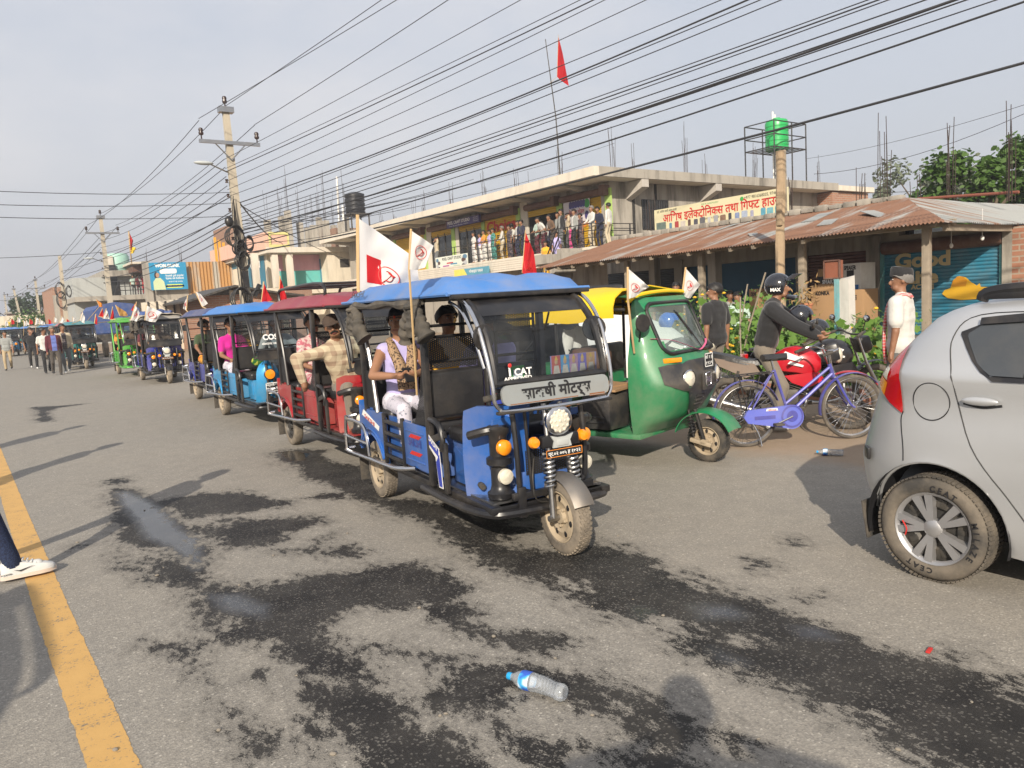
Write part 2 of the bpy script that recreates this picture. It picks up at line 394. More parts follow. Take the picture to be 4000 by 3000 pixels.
# roadside earth and rutted edge
eg = t.math('ADD', sx.outputs[0], t.math('MULTIPLY_ADD', t.noise(.9, 6, .6), 1.6, -.8))
em = t.math('MULTIPLY_ADD', t.math('SUBTRACT', eg, 5.85), 1.8, 0, clamp=True)
earth = t.mix(t.noise(2.4, 8, .65), (.26, .195, .135), (.40, .31, .225))
earth = t.mix(t.math('MULTIPLY', stc.outputs[1], .25), earth, (.2, .16, .12))
dry = t.mix(em, dry, earth)
lm = t.math('MULTIPLY_ADD', t.math('ADD', t.math('MULTIPLY', sx.outputs[0], -1), t.math('MULTIPLY_ADD', t.noise(1.6, 6, .6), .3, -.18)), 5., 0, clamp=True)
dry = t.mix(t.math('MULTIPLY', lm, .55), dry, (.2, .188, .165))  # left shoulder painted greyer, part dirt and part dark shade
wetc = t.mix(t.math('MULTIPLY', t.math('GREATER_THAN', stc.outputs[2], .9), .3), t.mix(t.math('MULTIPLY', nf, .8), (.013, .013, .0145), (.032, .029, .025)), stone.outputs[0])
dry = t.mix(t.math('MULTIPLY', damp, .42), dry, (.06, .056, .05)); colr = t.mix(t.math('MULTIPLY', wm, t.math('MULTIPLY_ADD', t.noise(2.2, 6, .65), .7, .58, clamp=True)), dry, wetc)
put(t, colr, 'Base Color')
gm = t.math('MULTIPLY_ADD', t.math('ADD', a2.outputs['Fac'], t.math('MULTIPLY_ADD', nf, .1, -.05)), 9, .4, clamp=True)
gm = t.math('MULTIPLY', gm, wm)
rw = t.math('MULTIPLY_ADD', gm, -.52, .66)
rr_ = t.math('ADD', t.math('MULTIPLY', t.math('SUBTRACT', 1, wm), .88), t.math('MULTIPLY', wm, rw))
put(t, rr_, 'Roughness')
put(t, t.math('MULTIPLY_ADD', gm, .55, .24), 'Specular IOR Level')
bh = t.math('ADD', t.math('MULTIPLY', vo.outputs['Distance'], t.math('SUBTRACT', 1, gm)), t.math('MULTIPLY', mid, 1.2))
bn = t.new('ShaderNodeBump', i_Distance=.006); t.l.new(bh, bn.inputs['Height']); t.l.new(t.math('MULTIPLY_ADD', gm, -.26, .28), bn.inputs['Strength']); t.l.new(bn.outputs[0], t.b.inputs['Normal'])
me.materials.append(m)
road = bpy.data.objects.new('road', me); COL.objects.link(road); tag(road, 'dusty grey asphalt road with dark wet patches and a sandy verge', 'road', kind='structure')
# yellow edge line, worn
m, t = newmat('line_paint')
nn_ = t.noise(60, 5, .7); n3 = t.noise(7, 6, .65)
k_ = t.ramp([(.39, 0), (.46, 1)]); t.l.new(t.math('ADD', t.math('MULTIPLY', nn_, .6), t.math('MULTIPLY', n3, .42)), k_.inputs[0])
put(t, t.mix(k_.outputs[0], (.16, .145, .12), t.mix(n3, (.47, .275, .085), (.6, .37, .13))), 'Base Color'); put(t, .8, 'Roughness'); t.bump(nn_, .3, .004)
mb = MB(m); pts = []
LN = [(.355, .19, 2.0), (.345, .185, 3.05), (.31, .14, 5), (.265, .1, 8), (.21, .05, 12.4), (.15, -.01, 20), (.0, -.16, 45), (-.3, -.46, 90)]
G = []
for (a, b, y), (a2_, b2, y2) in zip(LN, LN[1:]):
    nk = 90 if y < 8 else 40
    for k in range(nk):
        q = k/nk; yy = y+(y2-y)*q; j1, j2 = (.007*mnoise.noise(Vector((s_, yy*9, 1)))+.006*mnoise.noise(Vector((s_, yy*31, 2))) for s_ in (0, 5)); G.append([(b+(b2-b)*q+j1, yy, .0015), (a+(a2_-a)*q+j2, yy, .0015)])
mb.sheet(G); o = mb.build('road_marking'); tag(o, 'worn yellow edge line painted along the asphalt', 'road marking', kind='structure')

hzm = bpy.data.materials.new('haze'); hzm.use_nodes = True; hn = hzm.node_tree; hn.nodes.remove(hn.nodes['Principled BSDF']); pv = hn.nodes.new('ShaderNodeVolumePrincipled'); pv.inputs['Color'].default_value = (.86, .88, .92, 1); pv.inputs['Density'].default_value = .0014; pv.inputs['Anisotropy'].default_value = .2
hn.links.new(pv.outputs[0], hn.nodes['Material Output'].inputs['Volume'])
b = MB(hzm); b.box((0, 250, 24), (1240, 940, 50)); tag(b.build('haze'), 'thin milky haze filling the air along the road', 'haze', kind='stuff')
# ------------------------------------------------------------ shared materials
BLACK = M('black_paint', (.014, .014, .016), .34, 0, .3, 5, dirt=.16)
DKSTEEL = M('dark_steel', (.06, .058, .055), .55, .6, .3, 9, dirt=.4)
CHROME = M('chrome', (.62, .62, .63), .16, 1., .1, 5, dirt=.18)
STEEL = M('brushed_steel', (.42, .42, .42), .32, 1., .15, 8, dirt=.3)
DUSTG = M('dusty_guard', (.2, .19, .18), .45, .7, .2, 7, dirt=.5)
RUBBER = M('rubber', (.028, .027, .026), .85, 0, .3, 12, dirt=.4)
DUSTYRUB = M('dusty_rubber', (.07, .063, .055), .9, 0, .4, 9, dirt=.85)
RIMTAN = M('muddy_rim', (.42, .34, .235), .7, .1, .2, 7, dirt=.7)
VINYL = M('black_vinyl', (.02, .02, .022), .36, 0, .3, 4, bump=.9, bscale=9, dirt=.08)
CANVAS = M('grey_canvas', (.055, .05, .043), .85, 0, .3, 7, bump=.7, bscale=18, dirt=.35)
AMBER = M('amber_lens', (.85, .28, .01), .18, 0, .1, 30, coat=.8)
REDLENS = M('red_lens', (.45, .006, .008), .12, 0, .1, 10, coat=1)
LENS = M('clear_lens', (.62, .58, .48), .2, 0, .15, 40, coat=.6, bump=.5, bscale=60)
WHITEP = M('white_paint', (.72, .71, .68), .5, 0, .08, 4, dirt=.25)
CREAMP = M('cream_plate', (.42, .45, .45), .5, 0, .1, 3, dirt=.3)
TXTBLK = M('black_lettering', (.012, .012, .014), .6, 0, .2, 8)
TXTWHT = M('white_lettering', (.75, .75, .73), .6, 0, .08, 8)
TXTRED = M('red_lettering', (.5, .025, .02), .6, 0, .12, 8)
TXTORG = M('orange_lettering', (.75, .25, .03), .6, 0, .1, 8)
TXTBLU = M('blue_lettering', (.03, .05, .35), .6, 0, .1, 8)
TXTGRN = M('green_lettering', (.05, .32, .07), .6, 0, .1, 8)
GLASS = glassmat('windscreen_glass', (.66, .74, .8), .03, dirt=.07)
CLEAR = glassmat('clear_plastic', (.95, .96, .97), .12, base=.2, dirt=.5, dcol=(.72, .76, .8)); AUTOGLASS = glassmat('auto_glass', (.6, .72, .7), .03, base=.14, dirt=.5, dcol=(.42, .5, .47))  # auto glass: the dirt mask carries a painted pale green reflection of plants
DARKGLASS = M('dark_window', (.02, .023, .026), .08, 0, .3, 2, spec=.6, dirt=.1)
WOODW = M('weathered_wood', (.27, .225, .17), .85, 0, .4, 5, bump=.5, bscale=30, dirt=.2)
BAMBOO = M('bamboo', (.52, .36, .18), .6, 0, .2, 9)
SKIN = M('brown_skin', (.245, .122, .07), .52, 0, .15, 9)
SKINL = M('light_brown_skin', (.29, .15, .088), .52, 0, .12, 9)
HAIR = M('black_hair', (.012, .010, .009), .55, 0, .3, 40)
GREYHAIR = M('grey_hair', (.16, .15, .14), .7, 0, .3, 40)
BRICKC = None
def perforated(name, col):
    m, t = newmat(name); MATS[name] = m
    s = t.new('ShaderNodeSeparateXYZ'); mp = t.mapping((62, 62, 62)); t.l.new(mp, s.inputs[0])
    u = t.math('ADD', s.outputs[0], s.outputs[1]); f1 = t.math('SUBTRACT', t.math('FRACT', u), .5)
    zz = t.math('ADD', s.outputs[2], t.math('MULTIPLY', t.math('FLOOR', u), .5)); f2 = t.math('SUBTRACT', t.math('FRACT', zz), .5)
    d = t.math('ADD', t.math('MULTIPLY', f1, f1), t.math('MULTIPLY', f2, f2))
    put(t, t.math('GREATER_THAN', d, .11), 'Alpha'); put(t, col, 'Base Color'); put(t, .45, 'Roughness'); return m
PERF = perforated('perforated_sheet', (.02, .02, .022))
def paint(name, col, dirt=.3, metal=.15): return M(name, col, .36, metal, .16, 3, dirt=dirt+.08 if dirt > .15 else dirt, coat=.35, bump=.10, bscale=7)
def cloth(name, col, **k):
    k.setdefault('bump', .35); k.setdefault('bscale', 26); return M(name, col, .88, 0, k.pop('var', .14), k.pop('scale', 9), sheen=.2, **k)
def patterned(name, c1, c2, scale=30, th=.5, kind='noise', c3=None):
    if name in MATS: return MATS[name]
    m, t = newmat(name); MATS[name] = m
    if kind == 'noise': n = t.noise(scale, 2, .5)
    else:
        s = t.new('ShaderNodeSeparateXYZ'); t.l.new(t.mapping((scale, scale, scale)), s.inputs[0])
        a = t.math('FRACT', t.math('ADD', s.outputs[0], s.outputs[1])); b = t.math('FRACT', s.outputs[2])
        n = t.math('MULTIPLY', t.math('ADD', t.math('GREATER_THAN', a, .55), t.math('GREATER_THAN', b, .55)), .45)
    r = t.ramp([(th-.04, c1), (th+.04, c2)]+([(min(.99, th+.14), c3)] if c3 else [])); t.l.new(n, r.inputs[0])
    put(t, r.outputs[0], 'Base Color'); put(t, .85, 'Roughness'); return m

# ------------------------------------------------------------ wheels
def wheel(root, name, c, r, w, rimmat, tyremat, axis=(1, 0, 0), kind='disc', tread=True, n=40):
    """rim mesh with the tyre as its child; axis = axle direction"""
    c = Vector(c); ax = Vector(axis).normalized(); q = Vector((0, 0, 1)).rotation_difference(ax).to_matrix().to_4x4(); T = Matrix.Translation(c) @ q
    rim_r = r*.66 if kind != 'spoke' else r*.86
    b = MB(rimmat, ).m(rimmat, True); b.T = T
    if kind == 'disc':
        b.lathe([(rim_r*1.02, -w*.46), (rim_r*.97, -w*.48), (rim_r*.9, -w*.3), (rim_r*.84, -w*.1), (rim_r*.84, w*.1), (rim_r*.9, w*.3), (rim_r*.97, w*.48), (rim_r*1.02, w*.46)], n=n, caps=False)
        for sg in (-1, 1):
            b.lathe([(rim_r*.86, sg*w*.22), (rim_r*.62, sg*w*.34), (rim_r*.42, sg*w*.18), (rim_r*.3, sg*w*.2), (rim_r*.26, sg*w*.42), (.001, sg*w*.44)], n=n, caps=False)
            for k in range(5):
                a = 2*PI*k/5; b.lathe([(.011, 0), (.011, .02), (.006, .024), (0, .024)], (math.cos(a)*rim_r*.36, math.sin(a)*rim_r*.36, sg*w*.2), (0, 0, sg), 6)
        b.m(BLACK)
        for sg in (-1, 1):
            for k in range(7):
                a = 2*PI*(k+.5)/7; b.ball((math.cos(a)*rim_r*.7, math.sin(a)*rim_r*.7, sg*w*.31), (.022, .016, .006), 8, 5)
    o = b.build(name, root)
    tb = MB(tyremat).m(tyremat, True); tb.T = T
    h = w/2; prof = [(rim_r, -h*.8), (rim_r*1.06, -h*.98), (r*.86, -h), (r*.95, -h*.86), (r*.985, -h*.6), (r*.99, 0), (r*.985, h*.6), (r*.95, h*.86), (r*.86, h), (rim_r*1.06, h*.98), (rim_r, h*.8)]
    tb.lathe(prof, n=max(n, 48), caps=False)
    if tread:
        nb = 46
        for k in range(nb):
            for row, off in ((-.62, 0), (-.2, .5), (.2, 0), (.62, .5)):
                a = 2*PI*(k+off)/nb; rr = r*(.985 if abs(row) < .5 else .968)
                tb.T = T @ Matrix.Rotation(a, 4, 'Z') @ Matrix.Translation((rr, 0, row*h)) @ Matrix.Rotation(.35 if row < 0 else -.35, 4, 'X')
                tb.box((0, 0, 0), (r*.05, 2*PI*r/nb*.66, h*.34))
    tb.build('tyre', o); return o
def helix(mb, a, b, r, wr, turns, n=10):
    a, b = Vector(a), Vector(b); d = b-a; u, w = frame(d); L = []
    for i in range(turns*n+1):
        t = i/(turns*n); an = 2*PI*turns*t; L.append(a+d*t+(u*math.cos(an)+w*math.sin(an))*r)
    return mb.tube(L, wr, 6)
def rrect(w, h, r, k=4):
    out = []
    for cx, cy, a0 in ((w/2-r, h/2-r, 0), (-w/2+r, h/2-r, 90), (-w/2+r, -h/2+r, 180), (w/2-r, -h/2+r, 270)):
        for i in range(k+1): a = R(a0+90*i/k); out.append((cx+r*math.cos(a), cy+r*math.sin(a)))
    return out
def plate(parent, name, c, w, h, lines, nrm_y=-1, col=TXTBLK, txt=TXTWHT, rim=TXTWHT, rx=0., size=None, tilt=0):
    """flat sign plate facing -y (local) with lettering"""
    b = MB(col); b.box(c, (w, .006, h), rx=rx)
    c = Vector(c); uz = Vector((0, math.sin(rx)*-1, math.cos(rx))); ny = Vector((0, -math.cos(rx), -math.sin(rx)))
    if rim:
        b.m(rim); t_ = h*.07
        for sx, sz, ww, hh in ((0, .5, w, t_), (0, -.5, w, t_), (.5, 0, t_, h), (-.5, 0, t_, h)):
            b.box(c+Vector((sx*(w-t_), 0, 0))+uz*(sz*(h-t_))+ny*.003, (ww, .003, hh), rx=rx)
    b.m(txt); n = len(lines)
    for i, l in enumerate(lines):
        hh = h*.86/n; b.text(l, c+uz*(h*.43-hh*(i+.5)-hh*.28)+ny*.004, (1, 0, 0), uz, hh*.78 if not size else size, bold=.02, fit=min(w*.9, 99))
    return b.build(name, parent)
# ------------------------------------------------------------ e-rickshaw
def roofmesh(mb, y0, y1, hw, z, h=.1, nu=22, nv=15, drop=.02, sag=0, seed=0):
    G = []
    for i in range(nu):
        row = []
        for j in range(nv):
            a = 2*i/(nu-1)-1; b_ = 2*j/(nv-1)-1
            x = hw*b_; y = (y0+y1)/2+(y1-y0)/2*a
            e = max(abs(a)**7, abs(b_)**7); zz = z+h*(1-e)**.6*(.75+.25*(1-b_*b_))+.018*math.cos(b_*PI*3)*(1-e)
            zz += .012*mnoise.noise(Vector((x*4+seed, y*4, 3)))*(1-e)
            row.append((x, y, zz))
        G.append(row)
    mb.sheet(G)
    mb.sheet([[(x, y, z-.012) for x, y in ((-hw, yy), (0, yy), (hw, yy))] for yy in (y1, (y0+y1)/2, y0)])
    for s in (-1, 1): mb.tube([(s*hw, y0, z-.005), (s*hw, y1, z-.005)], .014, 6)
    for yy in (y0, y1): mb.tube([(-hw, yy, z-.005), (hw, yy, z-.005)], .014, 6)
def erick(name, label, loc, deg, body, roofm, style=None, plate_txt=('प्र.०२ ००५ ह', '१७२२'), hero=False, group='e-rickshaws queued along the road', frame_m=None, pad=None):
    """e-rickshaw facing local -y; body / roofm = paints; style = dict of what this one shows"""
    st = dict(board=None, curtain=True, rolls=0, mirror=True, guard=True, tarp=None, rack=False, wipers=True, sun_strip=True, nose='tubes', legs=True, low=False, sidetxt=None, decals=None)
    st.update(style or {}); FR = frame_m or BLACK; PAD = pad or VINYL
    t = thing(name, label, 'rickshaw', (loc[0], loc[1], 0), -R(deg), group)
    rz = lambda y: 1.70
    # wheels
    n = 36 if hero else 24
    rimm = st.get('rim', RIMTAN)
    wheel(t, 'wheel', (0, -1.15, .25), .25, .105, rimm, DUSTYRUB, tread=hero, n=n)
    for s in (-1, 1): wheel(t, 'wheel', (s*.42, 1.12, .25), .25, .11, rimm, DUSTYRUB, tread=hero and s < 0, n=n)
    # chassis and floor
    b = MB(FR); b.box((0, .12, .33), (.92, 2.3, .05), bev=.012); b.box((0, -.72, .33), (.8, .62, .05), bev=.012)
    b.rod((-.42, 1.12, .25), (.42, 1.12, .25), .03); b.box((.05, 1.1, .26), (.16, .2, .16), bev=.03)
    for s in (-1, 1):
        for k in range(3): b.tube([(s*.3, 1.55, .34-.014*k), (s*.3, 1.12, .25-.014*k), (s*.3, .7, .34-.014*k)], .012, 6)
    b.tube(spline([(-.5, .0, .31), (-.5, -.5, .3), (-.46, -.92, .3), (-.3, -1.04, .3), (.3, -1.04, .3), (.46, -.92, .3), (.5, -.5, .3), (.5, .0, .31)], 5), .028, 8)
    b.build('chassis', t)
    b = MB(st.get('floor', STEEL)); b.box((0, -.5, .362), (.84, .95, .012)); b.box((0, .5, .362), (.84, 1.0, .012)); b.build('floor', t)
    # side panels
    arc = [(1.12+.31*math.cos(R(a)), .25+.31*math.sin(R(a))) for a in range(160, 20, -10)]
    for s in (-1, 1):
        b = MB(body).m(body, False)
        poly = [(.76, .36), (.76, .74), (.82, .78), (1.3, .78), (1.38, .70), (1.44, .40)]+[(y, z) for y, z in arc[::-1] if z > .37]
        b.prism([(y, z) for y, z in poly], (s*.475 if s > 0 else -.5, 0, 0), (0, 1, 0), (0, 0, 1), .025)
        b.m(body, True)
        for rr_ in (.325, .36): b.tube([(s*.502, 1.12+rr_*math.cos(R(a)), .25+rr_*math.sin(R(a))) for a in range(155, 20, -9)], .012, 6)
        b.box((s*.487, .1, .60), (.026, .46, .34), bev=.012)
        b.box((s*.44, .55, .58), (.02, .44, .36))
        for z_ in (.49, .71): b.box((s*.503, .1, z_), (.012, .36, .012), bev=.004)
        if s < 0 or not hero:
            txt = st['sidetxt']
            if txt:
                b.m(st.get('txtm', TXTBLU), False)
                b.text(txt, (s*.502, .1, .6), (0, -1 if s < 0 else 1, 0), (0, 0, 1), .09, fit=.26, bold=.015)
                b.m(TXTRED); b.prism([(0, 0), (.2, 0), (.26, .03), (.05, .03)], (s*.5, .22, .66), (0, -1, 0), (0, 0, 1), .003); b.prism([(0, 0), (.2, 0), (.26, .03), (.05, .03)], (s*.5, .22, .53), (0, -1, 0), (0, 0, 1), .003)
                b.m(TXTWHT); b.prism([(0, 0), (.42, -.1), (.44, -.06), (.05, .05)], (s*.503, 1.32, .72), (0, -1, 0), (0, 0, 1), .003)
                b.m(TXTRED); b.text(txt, (s*.507, 1.12, .675), (0, -1, -.22), (0, -.22, 1), .05, bold=.02, fit=.26)
        b.build('side_panel', t)
        b = MB(FR)
        for k in range(4): b.box((s*.5, .55, .44+.095*k), (.025, .44, .03), bev=.006)
        for y_ in (.34, .76): b.box((s*.5, y_, .58), (.03, .03, .42), bev=.006)
        b.build('side_rails', t)
        # chrome bumper rails beside the rear wheel
        b = MB(CHROME); x1, x0 = s*.60, s*.5
        b.tube(spline([(x0, 1.5, .70), (x1, 1.5, .68), (x1, 1.2, .68), (x1, .98, .64), (x1, .9, .42)], 5), .015, 8)
        b.tube(spline([(x1, 1.5, .70), (x1, 1.54, .55), (x1, 1.54, .38)], 4), .015, 8)
        b.tube([(x1, 1.58, .52), (x1, .94, .52)], .013, 8)
        b.tube(spline([(x0, 1.62, .38), (x1, 1.56, .38), (x1, .9, .40), (x1, .3, .42), (x0, .12, .43)], 6), .017, 8)
        b.build('bumper_rail', t)
        b = MB(RUBBER); b.box((s*.44, 1.5, .2), (.13, .008, .22)); b.build('mud_flap', t)
    b = MB(body); b.box((0, 1.5, .62), (.94, .03, .42), bev=.01); b.build('tail_panel', t)
    # seats: rear bench, middle bench, driver bench
    b = MB(PAD).m(PAD); b.box((0, .98, .74), (.9, .46, .12), bev=.04, seg=3); b.box((0, 1.3, 1.0), (.9, .1, .44), rx=-.12, bev=.04, seg=3); b.build('rear_seat', t)
    b = MB(body); b.box((0, 1.0, .53), (.86, .42, .3), bev=.01); b.box((0, .06, .53), (.86, .36, .3), bev=.01); b.build('seat_box', t)
    b = MB(PAD); b.box((0, .1, .74), (.9, .36, .1), bev=.035, seg=3); b.build('middle_seat', t)
    b = MB(PAD); b.box((0, -.44, .735), (.78, .36, .10), bev=.035, seg=3); b.build('driver_seat', t)
    b = MB(body); b.box((0, -.42, .53), (.7, .34, .31), bev=.012)
    b.box((-.355, -.42, .54), (.012, .24, .2), bev=.005); b.prism([(-.1, -.09), (.1, -.02), (.1, .02), (-.1, .1)], (-.352, -.42, .54), (0, -1, 0), (0, 0, 1), .012); b.build('battery_box', t)
    # partition behind the driver
    b = MB(PAD)
    for s in (-1, 1): b.box((s*.23, -.12, 1.0), (.44, .05, .34), bev=.03, seg=3)
    b.build('backrest', t)
    if hero:
        b = MB(TXTBLU); b.box((.05, -.15, .98), (.03, .004, .2)); b.box((.12, -.15, .89), (.17, .004, .03)); b.m(TXTRED); b.box((.13, -.151, .94), (.13, .004, .03)); b.m(TXTGRN, False)
        b.prism([(-.06, .09), (.06, .09), (.06, -.02), (0, -.09), (-.06, -.02)], (.28, -.146, 1.06), (1, 0, 0), (0, 0, 1), .004); b.m(TXTWHT); b.prism([(-.04, .06), (.04, .06), (.04, -.02), (0, -.06), (-.04, -.02)], (.28, -.149, 1.06), (1, 0, 0), (0, 0, 1), .003); b.build('backrest_crest', t)
    b = MB(PERF); b.box((-.24, -.12, 1.30), (.38, .004, .22)); b.box((.28, -.12, 1.46), (.3, .004, .26)); b.build('perforated_panel', t)
    b = MB(FR)
    for z_ in (.83, 1.17, 1.42, 1.5, 1.24): b.tube([(-.46, -.12, z_), (.46, -.12, z_)], .012, 6)
    for x_ in (-.46, -.03, .12, .46): b.tube([(x_, -.12, .7), (x_, -.12, 1.68)], .013, 6)
    if st.get('scroll'):
        for k in range(3): b.tube(spline([(-.42, -.13, 1.5-k*.13), (-.2, -.13, 1.5-k*.13), (0, -.13, 1.57-k*.13), (.2, -.13, 1.6-k*.13), (.42, -.13, 1.6-k*.13)], 4), .012, 6)
    b.build('partition_frame', t)
    # posts
    for s in (-1, 1):
        b = MB(FR); b.box((s*.485, -.17, 1.05), (.045, .06, 1.36), bev=.01); b.prism([(0, 0), (.2, 0), (.12, .2), (.03, .34), (0, .5)], (s*.497 if s < 0 else .472, -.14, .77), (0, 1, 0), (0, 0, 1), .025) if False else None
        b.build('post', t)
        b = MB(PERF); b.prism([(0, 0), (.24, 0), (.1, .22), (.02, .5), (0, .5)], (s*.49, -.14, .78), (0, 1, 0), (0, 0, 1), .004); b.build('post_gusset', t)
        b = MB(FR); b.box((s*.485, 1.22, 1.24), (.04, .05, .96), bev=.01); b.build('post', t)
        b = MB(STEEL if hero else FR); b.tube(spline([(s*.49, 1.2, 1.66), (s*.5, 1.1, 1.5), (s*.5, .98, 1.2), (s*.5, .9, .78)], 5), .02, 8); b.build('rear_hoop', t)
        b = MB(PERF); b.prism([(1.18, .8), (1.18, 1.12), (.98, 1.12), (.93, .8)], (s*.49, 0, 0), (0, 1, 0), (0, 0, 1), .004); b.build('side_mesh', t)
    b = MB(FR)
    for k in range(4): b.tube([(-.46, 1.36, .85+.2*k), (.46, 1.36, .85+.2*k)], .011, 6)
    b.build('rear_rails', t)
    # roof
    b = MB(roofm).m(roofm, True); roofmesh(b, -.76, 1.5, .545, 1.715, .125, seed=loc[0]*3); o = b.build('roof', t)
    if st['sidetxt']:
        b = MB(DKSTEEL); b.text(st['sidetxt'], (-.553, 1.02, 1.745), (0, -1, 0), (.45, 0, 1), .075, bold=.02, fit=.34, d=.012); b.m(TXTRED); b.build('roof_lettering', o)
    b = MB(FR)
    for s in (-1, 1): b.tube([(s*.5, -.72, 1.69), (s*.5, 1.4, 1.69)], .02, 6)
    for y_ in (-.72, -.15, .5, 1.25): b.tube([(-.5, y_, 1.69), (.5, y_, 1.69)], .016, 6)
    b.box((0, -.77, 1.692), (1.06, .05, .03), bev=.008); b.build('roof_frame', t)
    # windscreen: bowed outwards from roof to dash
    prof = [(-.72, 1.675), (-.83, 1.62), (-.93, 1.53), (-1.0, 1.43), (-1.05, 1.30), (-1.075, 1.2), (-1.08, 1.14)]
    def wy(z):
        for (a, za), (c, zc) in zip(prof, prof[1:]):
            if zc <= z <= za: return a+(c-a)*(za-z)/(za-zc)
        return prof[-1][0] if z < 1.14 else prof[0][0]
    b = MB(GLASS).m(GLASS, True)
    b.sheet([[(x, y-.02*(1-(x/.42)**2), z) for y, z in prof] for x in np.linspace(.40, -.40, 9)])
    glass = b.build('windscreen', t)
    b = MB(BLACK).m(BLACK, True)
    for s in (-1, 1): b.tube([(s*.41, y-.004, z) for y, z in prof], .024, 8)
    b.tube([(-.41, -.72, 1.68), (.41, -.72, 1.68)], .026, 8); b.tube([(-.41, -1.082, 1.14), (-.2, -1.096, 1.14), (.2, -1.096, 1.14), (.41, -1.082, 1.14)], .026, 8)
    if st['sun_strip']:
        b.sheet([[(x, wy(z)-.027*(1-(x/.42)**2)-.002, z) for z in (1.665, 1.62, 1.56)] for x in np.linspace(.39, -.39, 7)])
    if st['wipers']: b.tube([(0, -1.09, 1.66-.1), (.02, -1.0, 1.45)], .007, 5)
    b.build('windscreen_frame', t)
    b = MB(CHROME if hero else FR).m(CHROME if hero else FR, True)
    for s in (-1, 1): b.tube(spline([(s*.45, -.64, 1.70), (s*.455, -.84, 1.64), (s*.455, -.98, 1.50), (s*.45, -1.07, 1.3), (s*.445, -1.11, 1.13), (s*.44, -1.115, 1.04)]+([(s*.41, -1.12, .99), (s*.36, -1.125, .972), (0, -1.14, .965)] if hero else []), 6), .013, 8)
    if hero:
        for s in (-1, 1): b.tube(spline([(s*.46, -.6, 1.66), (s*.462, -.78, 1.60), (s*.462, -.92, 1.46), (s*.455, -1.04, 1.24)], 6), .012, 8)
    b.build('windscreen_hoop', t)
    # dash board plate under the windscreen
    if hero:
        b = MB(M('dash_silver', (.30, .33, .34), .42, .3, .15, 4, dirt=.35)); P = rrect(.80, .125, .045)
        b.prism(P, (0, -1.125, 1.068), (1, 0, 0), (0, .12, 1), .02)
        o = b.build('dash_plate', t)
        b = MB(TXTBLK); b.text('साक~षी मोटर्स', (0, -1.152, 1.040), (1, 0, 0), (0, .12, 1), .095, bold=.03, fit=.52); b.build('dash_lettering', o)
        rust = M('rust_streak', (.22, .085, .03), .85, 0, .3, 20)
        b = MB(BLACK); b.box((0, -1.12, .965), (.86, .04, .022), bev=.008); b.m(rust)
        b.box((-.1, -1.15, 1.012), (.5, .004, .009)); b.box((.3, -1.15, 1.012), (.12, .004, .016)); b.build('dash_rail', t)
    else:
        b = MB(BLACK); b.prism(rrect(.8, .14, .05), (0, -1.1, 1.06), (1, 0, 0), (0, .12, 1), .02); b.build('dash_plate', t)
    if st['board']: plate(t, 'number_board', (st.get('bx', -.25), -1.135, 1.05), .19, .13, st['board'])
    # stickers in the windscreen
    if hero:
        b = MB(M('poster_print', (.35, .3, .5), .5, 0, .2, 6))
        pc = [(.5, .12, .1), (.12, .3, .5), (.45, .25, .35), (.2, .15, .45), (.55, .3, .15)]
        b.box((.2, -1.045, 1.215), (.36, .004, .125))
        for i, c in enumerate(pc):
            x_ = .06+i*.068; b.m(M('poster_tint_%d' % i, c, .5, 0, .35, 40)); b.box((x_, -1.049, 1.215), (.066, .003, .123))
            b.m(M('poster_face', (.55, .33, .2), .5, 0, .2, 30)); b.ball((x_, -1.051, 1.235), (.013, .002, .017)); b.m(M('poster_robe', (.6, .5, .42), .5, 0, .3, 50)); b.prism([(-.026, 0), (.026, 0), (.016, .055), (-.016, .055)], (x_, -1.051, 1.158), (1, 0, 0), (0, 0, 1), .002)
            b.m(M('poster_crown', (.65, .42, .1), .5, 0, .2, 30)); b.prism([(-.013, 0), (.013, 0), (0, .03)], (x_, -1.0515, 1.247), (1, 0, 0), (0, 0, 1), .002)
        b.build('windscreen_poster', glass)
        b = MB(TXTWHT); b.text('CAT', (-.215, -1.098, 1.185), (1, 0, 0), (0, .1, 1), .06, bold=.03, fit=.13); b.text('APPROVED', (-.255, -1.1, 1.157), (1, 0, 0), (0, .1, 1), .03, bold=.03, fit=.2)
        b.text('i', (-.31, -1.098, 1.185), (1, 0, 0), (0, .1, 1), .085, bold=.04); b.m(TXTRED); b.ball((-.31, -1.1, 1.25), (.014, .003, .014)); b.build('windscreen_sticker', glass)
    if st.get('sticker'):
        b = MB(TXTWHT)
        if isinstance(st['sticker'], str):
            b.text(st['sticker'], (-.18, -1.09, 1.29), (1, 0, 0), (0, .1, 1), .11, bold=.04); b.text('electric vehicle', (-.16, -1.1, 1.22), (1, 0, 0), (0, .1, 1), .05, bold=.02)
        else:
            for x_ in (-.28, .28): b.ball((x_, -1.085, 1.25), (.04, .004, .05)); b.box((x_, -1.09, 1.19), (.09, .004, .03))
        b.build('windscreen_sticker', glass)
